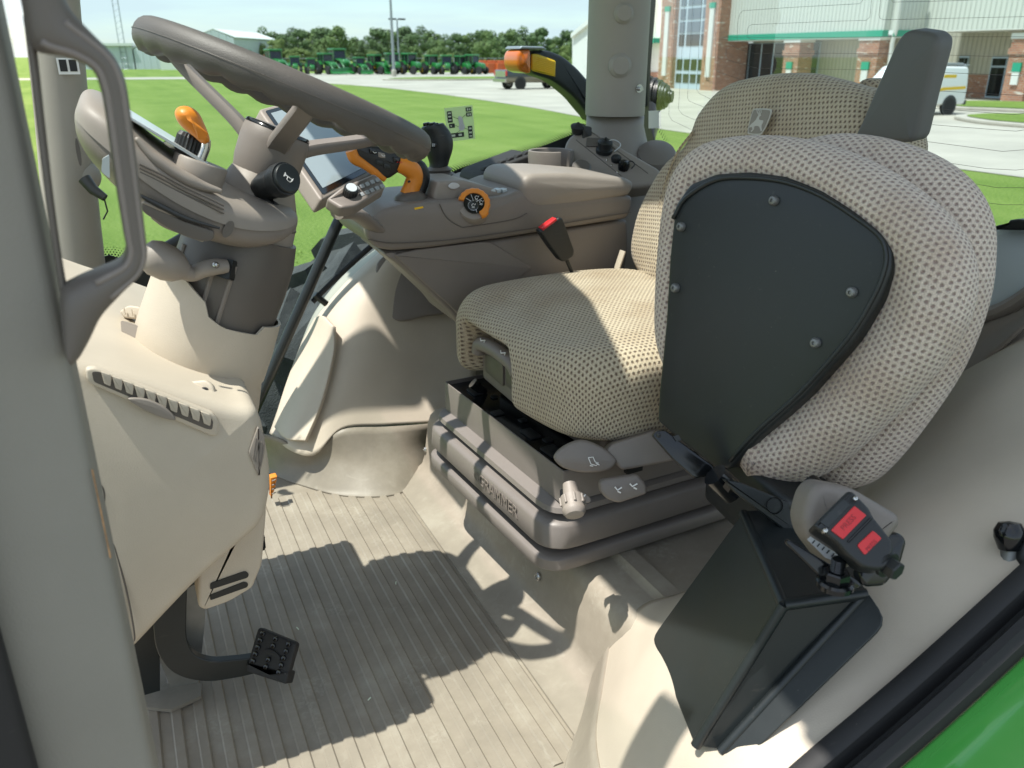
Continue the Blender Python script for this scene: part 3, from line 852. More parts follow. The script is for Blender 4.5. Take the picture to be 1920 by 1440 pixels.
# ------------------------------------------------------------------ cab materials
mat('beige', (0.525, 0.46, 0.372), 0.55, grain=0.45, gscale=560, mottle=0.06, mscale=5)
mat('beige_post', (0.345, 0.315, 0.275), 0.6, grain=0.5, gscale=700, mottle=0.04, mscale=6)
mat('post_grey', (0.232, 0.222, 0.192), 0.6, grain=0.5, gscale=700, mottle=0.05, mscale=5)
mat('taupe', (0.205, 0.178, 0.157), 0.48, grain=0.25, gscale=1500, mottle=0.05, mscale=8)
mat('taupe_light', (0.275, 0.240, 0.208), 0.5, grain=0.25, gscale=1500, mottle=0.05, mscale=8)
mat('taupe_dark', (0.110, 0.096, 0.084), 0.42, grain=0.2, gscale=1500, mottle=0.06, mscale=8)
mat('wheel_leather', (0.088, 0.080, 0.072), 0.5, grain=0.6, gscale=900, mottle=0.06, mscale=14)
mat('black_plastic', (0.012, 0.014, 0.015), 0.42, grain=0.25, gscale=1200)
mat('black_satin', (0.014, 0.018, 0.019), 0.38, grain=0.12, gscale=1300, mottle=0.15, mscale=7)
mat('black_rubber', (0.016, 0.016, 0.017), 0.7, grain=0.2, gscale=800)
mat('black_gloss', (0.006, 0.007, 0.008), 0.14)
mat('steel', (0.55, 0.55, 0.54), 0.25, metal=1)
mat('steel_grey', (0.22, 0.225, 0.22), 0.45, metal=0.6, mottle=0.15, mscale=20)
mat('orange_plastic', (0.72, 0.24, 0.02), 0.42, grain=0.2, gscale=900, mottle=0.08, mscale=25)
mat('amber_lens', (0.75, 0.16, 0.01), 0.12, coat=0.6)
mat('reflector_yellow', (0.98, 0.60, 0.02), 0.35)
mat('red_button', (0.62, 0.025, 0.03), 0.3)
mat('white_print', (0.82, 0.82, 0.80), 0.5)
mat('label_paper', (0.62, 0.70, 0.55), 0.4)
mat('label_grey', (0.55, 0.56, 0.57), 0.5)
mat('screen', (0.30, 0.36, 0.38), 0.12, spec=0.6)  # pale blue-grey base stands in for the reflection on the display
mat('frame_green', (0.014, 0.085, 0.018), 0.16, coat=1.0, mottle=0.03, mscale=12)
mat('wire_grey', (0.12, 0.105, 0.095), 0.6)
mat('chipped', (0.36, 0.20, 0.09), 0.8, mottle=0.6, mscale=60)
mat('handle_brown', (0.125, 0.110, 0.095), 0.5, grain=0.25, gscale=1500)
mat('headliner', (0.42, 0.40, 0.36), 0.9)
mat('shelf_grey', (0.52, 0.58, 0.60), 0.22, spec=0.7)  # on the rear shelf this pale tone stands in for reflected sky
mat('grey_pad', (0.105, 0.105, 0.098), 0.55, grain=0.3, gscale=1500)
glassmat('cab_glass', (0.63, 0.745, 0.785), 0.16)
glassmat('cab_glass_clear', (0.88, 0.91, 0.89), 0.2)
glassmat('film', (0.97, 0.985, 0.90), 0.6)
def film_mat():
    m = mat('card_film', (0.78, 0.84, 0.58), 0.5); t, b = nodes_of(m); out = t.nodes['Material Output']
    tl = t.nodes.new('ShaderNodeBsdfTranslucent'); tl.inputs['Color'].default_value = (0.80, 0.88, 0.60, 1)
    tp = t.nodes.new('ShaderNodeBsdfTransparent'); tp.inputs['Color'].default_value = (0.95, 1, 0.85, 1)
    m1 = t.nodes.new('ShaderNodeMixShader'); m1.inputs['Fac'].default_value = 0.5; m2 = t.nodes.new('ShaderNodeMixShader'); m2.inputs['Fac'].default_value = 0.35
    t.links.new(b.outputs['BSDF'], m1.inputs[1]); t.links.new(tl.outputs['BSDF'], m1.inputs[2]); t.links.new(m1.outputs['Shader'], m2.inputs[1]); t.links.new(tp.outputs['BSDF'], m2.inputs[2]); t.links.new(m2.outputs['Shader'], out.inputs['Surface'])
film_mat()
def dusty(name):
    t, b = nodes_of(MATS[name]); tcn = t.nodes.new('ShaderNodeTexCoord')
    n = t.nodes.new('ShaderNodeTexNoise'); n.inputs['Scale'].default_value = 230; n.inputs['Detail'].default_value = 1; t.links.new(tcn.outputs['Object'], n.inputs['Vector'])
    mp_ = t.nodes.new('ShaderNodeMapping'); mp_.inputs['Scale'].default_value = (6, 60, 60); mp_.inputs['Rotation'].default_value = (.5, .9, .4); t.links.new(tcn.outputs['Object'], mp_.inputs['Vector'])
    n2 = t.nodes.new('ShaderNodeTexNoise'); n2.inputs['Scale'].default_value = 3; n2.inputs['Detail'].default_value = 3; t.links.new(mp_.outputs['Vector'], n2.inputs['Vector'])
    r1 = ramp(t, [(0.80, (0, 0, 0)), (0.86, (.5, .5, .5))]); t.links.new(n.outputs['Fac'], r1.inputs['Fac'])
    r2 = ramp(t, [(0.66, (0, 0, 0)), (0.80, (.16, .16, .16))]); t.links.new(n2.outputs['Fac'], r2.inputs['Fac'])
    mm = t.nodes.new('ShaderNodeMath'); mm.operation = 'MAXIMUM'; t.links.new(r1.outputs['Color'], mm.inputs[0]); t.links.new(r2.outputs['Color'], mm.inputs[1])
    old = b.inputs['Base Color'].links[0].from_socket if b.inputs['Base Color'].links else None
    mxx = t.nodes.new('ShaderNodeMix'); mxx.data_type = 'RGBA'; mxx.inputs['B'].default_value = (0.16, 0.15, 0.13, 1)
    if old: t.links.new(old, mxx.inputs['A'])
    else: mxx.inputs['A'].default_value = b.inputs['Base Color'].default_value
    t.links.new(mm.outputs['Value'], mxx.inputs['Factor']); t.links.new(mxx.outputs['Result'], b.inputs['Base Color'])
for nm in ('black_satin', 'black_rubber', 'black_plastic'): dusty(nm)
def worn_mat(name, base, wear, rough):
    m = mat(name, base, rough, spec=0.35)
    t, b = nodes_of(m)
    tcn = t.nodes.new('ShaderNodeTexCoord')
    n1 = t.nodes.new('ShaderNodeTexNoise'); n1.inputs['Scale'].default_value = 5.5; n1.inputs['Detail'].default_value = 9; n1.inputs['Roughness'].default_value = 0.68
    n2 = t.nodes.new('ShaderNodeTexNoise'); n2.inputs['Scale'].default_value = 26; n2.inputs['Detail'].default_value = 6; n2.inputs['Distortion'].default_value = 1.2
    w_ = t.nodes.new('ShaderNodeTexNoise'); w_.inputs['Scale'].default_value = 130; w_.inputs['Detail'].default_value = 5; w_.inputs['Distortion'].default_value = 0.6
    n3 = t.nodes.new('ShaderNodeTexNoise'); n3.inputs['Scale'].default_value = 9; n3.inputs['Detail'].default_value = 2
    for n in (n1, n2, w_, n3): t.links.new(tcn.outputs['Object'], n.inputs['Vector'])
    r1 = ramp(t, [(0.36, tuple(c * .80 for c in base)), (0.55, base), (0.72, tuple(c * .6 + w2 * .4 for c, w2 in zip(base, wear)))])
    t.links.new(n1.outputs['Fac'], r1.inputs['Fac'])
    # boot-print like scuffs: wavy tread marks inside soft patches
    r3 = ramp(t, [(0.56, (0, 0, 0)), (0.66, (1, 1, 1))]); t.links.new(n3.outputs['Fac'], r3.inputs['Fac'])
    r4 = ramp(t, [(0.44, (0, 0, 0)), (0.66, (.7, .7, .7))]); t.links.new(w_.outputs['Fac'], r4.inputs['Fac'])
    mm = t.nodes.new('ShaderNodeMath'); mm.operation = 'MULTIPLY'; t.links.new(r3.outputs['Color'], mm.inputs[0]); t.links.new(r4.outputs['Color'], mm.inputs[1])
    r5 = ramp(t, [(0.62, (0, 0, 0)), (0.75, (.5, .5, .5))]); t.links.new(n2.outputs['Fac'], r5.inputs['Fac'])
    ma = t.nodes.new('ShaderNodeMath'); ma.operation = 'MAXIMUM'; t.links.new(mm.outputs['Value'], ma.inputs[0]); t.links.new(r5.outputs['Color'], ma.inputs[1])
    m2 = t.nodes.new('ShaderNodeMath'); m2.operation = 'MULTIPLY'; m2.inputs[1].default_value = 0.42; t.links.new(ma.outputs['Value'], m2.inputs[0])
    mxx = t.nodes.new('ShaderNodeMix'); mxx.data_type = 'RGBA'; mxx.inputs['B'].default_value = (*wear, 1)
    t.links.new(m2.outputs['Value'], mxx.inputs['Factor']); t.links.new(r1.outputs['Color'], mxx.inputs['A']); t.links.new(mxx.outputs['Result'], b.inputs['Base Color'])
    bp = t.nodes.new('ShaderNodeBump'); bp.inputs['Strength'].default_value = 0.25; bp.inputs['Distance'].default_value = 0.0008
    t.links.new(n2.outputs['Fac'], bp.inputs['Height']); t.links.new(bp.outputs['Normal'], b.inputs['Normal'])
worn_mat('mat_rubber', (0.305, 0.268, 0.215), (0.50, 0.47, 0.39), 0.5)
worn_mat('mat_rubber_dark', (0.25, 0.222, 0.178), (0.42, 0.39, 0.33), 0.45)

def fabric_mat(name, base, dot, pitch=0.0105):
    m = mat(name, base, 0.95, spec=0.1, sheen=0.25)
    t, b = nodes_of(m)
    uv = t.nodes.new('ShaderNodeUVMap'); uv.uv_map = 'uv'
    sc = t.nodes.new('ShaderNodeVectorMath'); sc.operation = 'SCALE'; sc.inputs['Scale'].default_value = 1.0 / pitch
    t.links.new(uv.outputs['UV'], sc.inputs[0])
    sp = t.nodes.new('ShaderNodeSeparateXYZ'); t.links.new(sc.outputs['Vector'], sp.inputs['Vector'])
    def M(op, a, bb=None, cc=None):
        n = t.nodes.new('ShaderNodeMath'); n.operation = op
        for k, q in enumerate((a, bb, cc)):
            if q is None: continue
            if isinstance(q, (int, float)): n.inputs[k].default_value = q
            else: t.links.new(q, n.inputs[k])
        return n.outputs['Value']
    vrow = M('MULTIPLY', sp.outputs['Y'], 1.45)
    fl = M('FLOOR', vrow)
    sh = M('MULTIPLY', M('MODULO', M('ABSOLUTE', fl), 2.0), 0.5)
    u = M('FRACT', M('ADD', sp.outputs['X'], sh))
    vv = M('FRACT', vrow)
    du = M('MULTIPLY', M('SUBTRACT', u, 0.5), 1.0); dv = M('MULTIPLY', M('SUBTRACT', vv, 0.5), 0.8)
    nz = t.nodes.new('ShaderNodeTexNoise'); nz.inputs['Scale'].default_value = 520; nz.inputs['Detail'].default_value = 4
    tcn = t.nodes.new('ShaderNodeTexCoord'); t.links.new(tcn.outputs['Object'], nz.inputs['Vector'])
    d2 = M('SQRT', M('ADD', M('MULTIPLY', du, du), M('MULTIPLY', dv, dv)))
    d3 = M('ADD', d2, M('MULTIPLY', M('SUBTRACT', nz.outputs['Fac'], 0.5), 0.34))
    r = ramp(t, [(0.12, (1, 1, 1)), (0.34, (0, 0, 0))]); t.links.new(d3, r.inputs['Fac'])
    n2 = t.nodes.new('ShaderNodeTexNoise'); n2.inputs['Scale'].default_value = 7; n2.inputs['Detail'].default_value = 5; t.links.new(tcn.outputs['Object'], n2.inputs['Vector'])
    rb = ramp(t, [(0.32, (base[0] * .80, base[1] * .74, base[2] * .68)), (0.5, base), (0.72, tuple(c * 1.08 for c in base))]); t.links.new(n2.outputs['Fac'], rb.inputs['Fac'])
    mxx = t.nodes.new('ShaderNodeMix'); mxx.data_type = 'RGBA'; mxx.inputs['B'].default_value = (*dot, 1)
    t.links.new(r.outputs['Color'], mxx.inputs['Factor']); t.links.new(rb.outputs['Color'], mxx.inputs['A']); nf_ = t.nodes.new('ShaderNodeTexNoise'); nf_.inputs['Scale'].default_value = 900; nf_.inputs['Detail'].default_value = 2; t.links.new(tcn.outputs['Object'], nf_.inputs['Vector'])
    rf_ = ramp(t, [(0.32, (.72, .72, .72)), (0.68, (1.18, 1.18, 1.18))]); t.links.new(nf_.outputs['Fac'], rf_.inputs['Fac'])
    mf_ = t.nodes.new('ShaderNodeMix'); mf_.data_type = 'RGBA'; mf_.blend_type = 'MULTIPLY'; mf_.inputs['Factor'].default_value = 1.0
    t.links.new(mxx.outputs['Result'], mf_.inputs['A']); t.links.new(rf_.outputs['Color'], mf_.inputs['B']); t.links.new(mf_.outputs['Result'], b.inputs['Base Color'])
    # knit threads between the dimples
    th = M('MULTIPLY', M('SINE', M('MULTIPLY', M('ADD', sp.outputs['X'], M('MULTIPLY', sp.outputs['Y'], 0.6)), 18.0)), 0.10)
    hh = M('ADD', M('MULTIPLY', r.outputs['Color'], -1.0), M('ADD', th, M('MULTIPLY', nz.outputs['Fac'], 0.35)))
    bp = t.nodes.new('ShaderNodeBump'); bp.inputs['Strength'].default_value = 0.9; bp.inputs['Distance'].default_value = 0.0016
    t.links.new(hh, bp.inputs['Height']); t.links.new(bp.outputs['Normal'], b.inputs['Normal'])
fabric_mat('seat_fabric', (0.53, 0.455, 0.33), (0.165, 0.120, 0.080), 0.0096)
fabric_mat('seat_fabric_grey', (0.62, 0.53, 0.445), (0.29, 0.215, 0.185), 0.0092)

# ------------------------------------------------------------------ floor with ribs, seat platform
fl = MB(); fl.box((0.04, 1.13, -0.02), (0.95, 1.5, 0.04))
floor = fl.build('cab_floor', 'mat_rubber', kind='structure', org=(0, 1.13, 0))
rm = None
def far_end(x): return 1.80 - max(0, (x - 0.30)) * 0.45 - max(0, 0.30 - x) * 0.0
for k in range(20):
    x = 0.4797 - 0.0327 * k
    y0 = 0.80 if x > 0.2 else 0.62
    y1 = far_end(x) - 0.04
    b = MB(); zt_ = 0.0032
    b.rings([[V((x - .0085, y, 0.0005)), V((x - .0060, y, zt_)), V((x + .0060, y, zt_)), V((x + .0085, y, 0.0005))] for y in (y0, y1)], True, True, closed=False)
    b.build('rib', 'mat_rubber', parent=floor, smooth=0)
pf = MB()
prof = [(.492, -.01), (.494, .004), (.505, .006), (.552, .022), (.566, .032), (.573, .050), (.585, .135), (.592, .155), (.606, .166), (.650, .170), (.654, .171), (.660, .182), (.690, .182), (.697, .171), (.72, .170), (1.36, .172), (1.36, -.01)]
pf.rings([[V((x, y, z)) for x, z in prof] for y in (0.70, 1.73)], True, True)
plat = pf.build('seat_platform', 'mat_rubber', kind='structure', smooth=50, org=(.9, 1.2, 0))
def bolt(p, n, r=0.009, parent=None, m='steel'):
    b = MB(); b.lathe([(r, -.002), (r, .002), (r * .72, .0045), (r * .35, .005), (r * .3, .003), (0.0001, .003)], p, n, 14); return b.build('bolt', m, parent=parent)
for (x, y) in ((1012, 1080), (1143, 1240), (800, 843)):
    q = PX(x, y, .578); bolt(q + V((-.003, 0, 0)), (-1, 0, .15), .008, plat)

# ------------------------------------------------------------------ the cab body
cab = thing('tractor_cab', 'beige tractor cab interior shell with posts, wheel arches, door sill and roof', 'tractor cab', (0.65, 1.2, 0))
# far wheel arch: scuffed rubber kick wall and beige panel
kw = MB()
base = [(478, 868), (515, 888), (560, 904), (640, 924), (740, 921), (800, 884), (835, 850)]
top_ = [(470, 812, 1.90), (520, 822, 1.86), (585, 850, 1.80), (640, 806, 1.785), (720, 800, 1.775), (798, 796, 1.765), (850, 792, 1.76)]
B0 = [PZ(x, y, 0.001) for x, y in base]; T0 = [PY(x, y, Y) for x, y, Y in top_]
M0 = [(a * .5 + c * .5) + V((0, .012, 0)) for a, c in zip(B0, T0)]
foot = [a + V((0, -.018, 0)) for a in B0]
for q in foot: q.z = 0.002
foot2 = [a + V((0, -.001, .012)) for a in B0]
kw.patch([foot, foot2, M0, T0], 6, 4); kw.build('kick_wall', 'mat_rubber_dark', parent=cab, smooth=180, solid=0.004)
def sstep_(a, b_, x):
    t = max(0, min(1, (x - a) / (b_ - a))); return t * t * (3 - 2 * t)
grid = [
    [(505, 812, 1.955), (545, 845, 1.86), (590, 852, 1.79), (640, 804, 1.772), (720, 797, 1.765), (800, 792, 1.76), (880, 785, 1.76)],
    [(518, 775, 1.965), (560, 790, 1.87), (605, 790, 1.795), (655, 770, 1.77), (725, 765, 1.77), (800, 762, 1.775), (885, 750, 1.775)],
    [(533, 730, 1.975), (580, 735, 1.88), (625, 735, 1.80), (670, 725, 1.775), (735, 730, 1.80), (805, 732, 1.81), (890, 720, 1.80)],
    [(560, 655, 1.985), (602, 655, 1.89), (648, 655, 1.815), (695, 650, 1.785), (750, 665, 1.83), (815, 680, 1.845), (895, 660, 1.83)],
    [(590, 585, 1.99), (625, 582, 1.915), (668, 580, 1.84), (708, 580, 1.80), (755, 600, 1.845), (820, 615, 1.86), (900, 600, 1.85)],
    [(640, 520, 1.995), (665, 520, 1.935), (695, 520, 1.875), (722, 525, 1.84), (762, 540, 1.86), (825, 555, 1.87), (905, 540, 1.87)],
    [(700, 470, 2.0), (715, 468, 1.96), (735, 468, 1.92), (755, 470, 1.89), (785, 480, 1.88), (830, 490, 1.88), (910, 480, 1.88)],
    [(760, 430, 2.0), (775, 428, 1.97), (790, 425, 1.94), (805, 425, 1.91), (825, 425, 1.90), (860, 425, 1.89), (915, 420, 1.89)]]
AP0, APN = V((.5, 1.765, .08)), V((0, -1, .50)).normalized()
def arch(x, y, push): return PN(x, y, AP0 + V((0, push, 0)), APN)
psh = (.15, .055, .012, 0, .012, .03, .03)
pp = MB(); pp.patch([[arch(x, y, psh[k] * (1 if k < 3 else sstep_(0, 3, ri))) for k, (x, y, Y) in enumerate(r)] for ri, r in enumerate(grid)], 6, 6); pp.build('wheel_arch_panel', 'beige', parent=cab, smooth=180, solid=0.006)
ac = MB()
ag = [[(513, 800, 1.945), (535, 822, 1.885), (572, 826, 1.80)], [(527, 745, 1.958), (565, 750, 1.87), (603, 752, 1.782)], [(556, 664, 1.970), (592, 664, 1.885), (625, 660, 1.822)], [(588, 596, 1.975), (604, 592, 1.93), (624, 612, 1.885)]]
ac.patch([[arch(x, y, (.135, .045, -.002)[k]) for k, (x, y, Y) in enumerate(r)] for r in ag], 8, 8); ac.build('access_cover', 'beige', parent=cab, smooth=60, solid=0.010, bevel=.002)
ins = MB(); il = [(706, 500, 1.862), (720, 480, 1.88), (745, 470, 1.88), (800, 515, 1.85), (838, 560, 1.845), (840, 585, 1.838), (800, 592, 1.83), (750, 602, 1.822), (722, 585, 1.805), (708, 545, 1.83)]
ins.pillow(spl([arch(x, y, .006) for x, y, Y in il], 5, True), -APN * .012, r=.004, seg=3); ins.build('arch_insert', 'taupe', parent=cab)
# near wheel arch under the folding seat
ng = [
    [(.575, .93, .0), (.52, .855, .0), (.455, .775, .0), (.415, .67, .0), (.39, .56, .0), (.38, .44, .0)],
    [(.590, .90, .10), (.535, .83, .08), (.478, .75, .08), (.438, .65, .08), (.41, .55, .08), (.40, .44, .09)],
    [(.625, .87, .175), (.565, .80, .165), (.510, .73, .165), (.468, .635, .175), (.44, .54, .18), (.425, .44, .19)],
    [(.69, .86, .185), (.63, .79, .225), (.575, .71, .245), (.53, .62, .265), (.50, .53, .28), (.485, .44, .27)],
    [(.83, .86, .20), (.79, .78, .27), (.74, .70, .33), (.70, .61, .36), (.68, .53, .375), (.67, .44, .365)],
    [(1.02, .87, .26), (1.0, .78, .36), (.97, .70, .43), (.95, .61, .48), (.935, .53, .505), (.93, .44, .51)],
    [(1.22, .90, .40), (1.2, .80, .50), (1.19, .71, .57), (1.18, .62, .60), (1.17, .54, .62), (1.16, .44, .62)],
    [(1.37, .95, .47), (1.37, .80, .58), (1.37, .71, .64), (1.37, .62, .67), (1.37, .54, .69), (1.37, .44, .69)]]
nf = MB(); nf.patch([[V(p) for p in r] for r in ng], 7, 7); nf.build('wheel_arch', 'beige', parent=cab, smooth=180, solid=0.006)
fm = MB()      # scuffed rubber edge of the floor mat climbing the arch foot
fm.patch([[V((x - .018, y - .006, .002)) for x, y, z in ng[0]], [V((x - .006, y - .002, .012)) for x, y, z in ng[0]], [V((x - .004, y - .002, z)) for x, y, z in ng[1]]], 7, 4); fm.build('arch_foot_mat', 'mat_rubber', parent=cab, smooth=180, solid=0.004)
# door sill: rubber strip, groove and lip following the arch, then the green outer fender
sl = spl([V((.36, 0, .04)), V((.40, 0, .10)), V((.435, 0, .20)), V((.485, 0, .272)), V((.67, 0, .367)), V((.93, 0, .512)), V((1.16, 0, .622)), V((1.4, 0, .70))], 8)
def strip(name, prof, m):
    b = MB(); rg = []
    for k, p in enumerate(sl):
        d = (sl[min(k + 1, len(sl) - 1)] - sl[max(k - 1, 0)]).normalized(); n = V((-d.z, 0, d.x))
        rg.append([p + n * h + V((0, y, 0)) for y, h in prof])
    b.rings(rg, True, True, closed=False); return b.build(name, m, parent=cab, smooth=40)
strip('sill_strip', [(.452, -.004), (.450, .010), (.446, .013), (.432, .013), (.428, .010), (.426, -.022)], 'black_rubber')
strip('sill_groove', [(.429, -.012), (.415, -.013)], 'black_plastic')
strip('sill_lip', [(.418, -.020), (.416, .002), (.412, .006), (.404, .005), (.400, -.001), (.397, -.003), (.395, -.016)], 'black_rubber')
of = MB(); rg = []
for k, p in enumerate(sl):
    d = (sl[min(k + 1, len(sl) - 1)] - sl[max(k - 1, 0)]).normalized(); n = V((-d.z, 0, d.x))
    rg.append([p + n * h + V((0, y, 0)) for y, h in ((.401, -.05), (.398, -.020), (.389, -.011), (.36, -.008), (.30, -.010), (.24, -.025), (.18, -.06), (.13, -.12), (.10, -.20))])
of.rings(rg, False, False, closed=False); of.build('outer_fender', 'frame_green', parent=cab, smooth=180, solid=.004)
# dark trim and shelf under the rear window
rt_ = MB(); rt_.patch([[PX(x, y, X) for x, y, X in r] for r in (
    [(1700, 800, 1.20), (1770, 748, 1.23), (1840, 690, 1.235), (1920, 618, 1.235), (2000, 540, 1.24)],
    [(1700, 740, 1.25), (1775, 690, 1.27), (1845, 645, 1.28), (1925, 595, 1.28), (2005, 520, 1.29)],
    [(1700, 640, 1.27), (1790, 640, 1.29), (1850, 608, 1.295), (1930, 575, 1.295), (2010, 490, 1.30)])], 5, 5); rt_.build('rear_trim', 'taupe_light', parent=cab, smooth=180, solid=.006)
rl = MB(); rl.tube([PX(x, y, 1.30) for x, y in ((1740, 606), (1800, 597), (1842, 592), (1880, 580), (1925, 554), (1990, 505))], .0165, 10, sm=5, flat=.8); rl.build('shelf_rim', 'taupe_light', parent=cab)
sh = MB(); sh.patch([[PX(x, y, X) for x, y, X in r] for r in (
    [(1720, 610, 1.31), (1845, 590, 1.31), (1890, 572, 1.31), (1990, 505, 1.31)], [(1720, 520, 1.335), (1845, 510, 1.335), (1890, 500, 1.335), (1990, 460, 1.335)], [(1720, 432, 1.352), (1845, 430, 1.352), (1890, 429, 1.352), (1990, 426, 1.352)])], 5, 5); sh.build('rear_shelf', 'shelf_grey', parent=cab, smooth=180, solid=.004)
# posts: front right, front left (close to the lens)
ap = MB(); ap.tube([V((-.112, 1.865, .30)), V((-.098, 1.862, .56)), V((-.072, 1.858, .86)), V((-.05, 1.855, 1.1)), V((.0, 1.85, 1.60))], [.055, .052, .047, .046, .046], 20, sm=4); ap.build('front_post', 'beige_post', parent=cab)
bl = MB(); bl.lathe([(.032, -.02), (.030, .005), (.024, .022), (.012, .030), (.0001, .031)], PY(158, 335, 1.81) + V((0, .04, 0)), (.35, -1, .1), 20); bl.build('post_boss', 'beige_post', parent=cab)
cn = MB(); q = PY(158, 335, 1.79); cn.tube([q, q + V((.012, -.01, -.02)), q + V((.03, -.02, -.035))], [.012, .010, .007], 12); cn.tube([q + V((.028, -.02, -.035)), q + V((.03, -.02, -.06)), q + V((.02, -.02, -.075))], .0015, 6); cn.build('harness_plug', 'black_plastic', parent=cab)
st = MB(); c0 = PY(128, 124, 1.80); st.box(c0, (.035, .002, .028)); st.build('post_sticker', 'white_print', parent=cab, smooth=0)
for dx in (-.008, .008):
    st = MB(); st.box(c0 + V((dx, -.0015, .001)), (.012, .001, .020)); st.build('sticker_print', 'black_plastic', parent=cab, smooth=0)
lp = MB(); lp.pillow(rnd([V((-.26, .575, .0)), V((-.045, .575, .0)), V((-.047, .66, .0)), V((-.26, .66, .0))], .008, 3), (0, 0, 1.62), r=.002); lp.build('door_post', 'post_grey', parent=cab)
ls = MB(); ls.pillow(rnd([V((-.30, .50, -.3)), V((-.118, .555, -.3)), V((-.118, .572, -.3)), V((-.30, .572, -.3))], .006, 3), (0, 0, 1.92), r=.002); ls.build('door_seal', 'black_rubber', parent=cab)
et = MB(); et.tube([V((-.0450, .5752, z)) for z in (.69, .67, .64, .62)], .0005, 6); et.build('chipped_edge', 'chipped', parent=cab)
hd = thing('grab_handle', 'brown moulded grab handle on the near door post, out of focus', 'grab handle', PY(130, 600, .58))
pairs = [((112, -60), (28, -60)), ((122, -5), (44, 20)), ((140, 28), (64, 92)), ((180, 70), (128, 108)), ((214, 106), (172, 130)), ((233, 146), (188, 166)), ((243, 200), (197, 212)), ((258, 320), (214, 330)), ((271, 430), (231, 435)), ((275, 474), (236, 462)), ((264, 508), (224, 486)), ((226, 548), (180, 505)), ((190, 588), (138, 524)), ((170, 628), (114, 545)), ((150, 664), (116, 610)), ((138, 674), (122, 650))]
O_ = spl([PY(*a, .566) for a, c in pairs], 4); I_ = spl([PY(*c, .566) for a, c in pairs], 4); rg = []
for a, c in zip(O_, I_):
    m_ = (a + c) / 2; h = (a - c) / 2
    rg.append([m_ + h * x + V((0, y, 0)) for x, y in ((-1, .006), (-1, -.006), (-.86, -.013), (-.6, -.017), (0, -.019), (.6, -.017), (.86, -.013), (1, -.006), (1, .006), (.8, .012), (.3, .014), (-.3, .014), (-.8, .012))])
up_l = spl([PY(x, y, .572) for x, y in ((44, 30), (56, 120), (70, 240), (86, 370), (102, 480), (116, 560))], 4); up_r = spl([PY(x, y, .572) for x, y in ((62, 30), (73, 120), (86, 240), (101, 370), (116, 480), (130, 560))], 4)
u_ = MB(); u_.rings([[a, a + V((0, -.006, 0)), a.lerp(c, .3) + V((0, -.009, 0)), a.lerp(c, .7) + V((0, -.009, 0)), c + V((0, -.006, 0)), c] for a, c in zip(up_l, up_r)]); u_.build('backing_bar', 'handle_brown', parent=hd, smooth=180)
b = MB(); b.rings(rg); b.build('grip', 'handle_brown', parent=hd, smooth=180)
b = MB(); b.tube([p.lerp(q, .78) + V((0, -.0162, 0)) for p, q in list(zip(O_, I_))[8:46]], .0022, 8); b.build('grip_bead', 'taupe', parent=hd, smooth=180)
b = MB(); b.tube([p.lerp(q, .22) + V((0, -.0162, 0)) for p, q in list(zip(O_, I_))[8:46]], .0018, 8); b.build('grip_bead', 'taupe', parent=hd, smooth=180)
# roof: a front header, a see-through roof pane, then the solid roof
rf = MB(); rf.prism([V((x, y, 1.60)) for x, y in ((.035, .395), (.035, 2.1), (.50, 2.1), (.40, 1.75), (.30, 1.363), (.26, 1.213), (.202, 1.065), (.165, .97), (.60, .95), (.60, .395))], (0, 0, .10)); rf.build('roof_header', 'headliner', parent=cab, smooth=0)
rf = MB(); rf.prism([V((x, y, 1.62)) for x, y in ((.594, .395), (.594, 2.1), (1.55, 2.1), (1.55, .395))], (0, 0, .12)); rf.build('roof', 'headliner', parent=cab, smooth=0)
rp_ = MB(); rp_.quad((.05, .97, 1.675), (.62, .97, 1.675), (.62, 2.08, 1.675), (.05, 2.08, 1.675)); rp_.build('roof_pane', 'cab_glass_clear', parent=cab, smooth=0, fix=False)
for y in (.44, 2.02):
    b = MB(); b.box((.75, y, 1.585), (1.42, .07, .06)); b.build('roof_rail', 'beige_post', parent=cab, bevel=.01)

# ------------------------------------------------------------------ right side window, its printed black border and tube
YW = 2.02
sw = thing('side_window', 'large right side cab window with black dotted border looking out on the lawn', 'window', (.55, YW, .1))
b = MB(); b.quad((-.10, YW, -.1), (1.18, YW, -.1), (1.18, YW, 1.6), (-.03, YW, 1.6)); b.build('pane', 'cab_glass', parent=sw, smooth=0, fix=False)
edge = [(830, 330), (872, 312), (910, 303), (960, 291), (1010, 276), (1055, 259), (1085, 246), (1106, 232)]
E_ = spl([PY(x, y, YW - .003) for x, y in edge], 8)
lo = [p + V((0, 0, -.2)) for p in E_]
b = MB(); b.rings([E_, lo], False, False, closed=False); b.build('black_border', 'black_satin', parent=sw, smooth=0, fix=False)
db = MB()
tot = 0; acc = [0]
for k in range(1, len(E_)): acc.append(acc[-1] + (E_[k] - E_[k - 1]).length)
def along(s):
    for k in range(1, len(E_)):
        if acc[k] >= s:
            f = (s - acc[k - 1]) / (acc[k] - acc[k - 1]); return E_[k - 1].lerp(E_[k], f)
    return E_[-1]
for row in range(5):
    s_ = (row % 2) * .0035
    while s_ < acc[-1]:
        p = along(s_) + V((0, -.0005, .0022 + row * .0034)); rr_ = .0022 - row * .00033
        i = len(db.v); db.v += [p + V((math.cos(a) * rr_, 0, math.sin(a) * rr_)) for a in [k * PI / 4 for k in range(8)]]; db.f.append(tuple(range(i, i + 8))); s_ += .007
db.build('border_dots', 'black_satin', parent=sw, smooth=0, kind='stuff', fix=False)
b = MB(); b.tube([PY(x, y, 1.985) for x, y in ((455, 815), (484, 752), (560, 583), (640, 404), (662, 376), (700, 384), (760, 420))], .0135, 14, sm=5); b.build('frame_tube', 'black_satin', parent=sw)
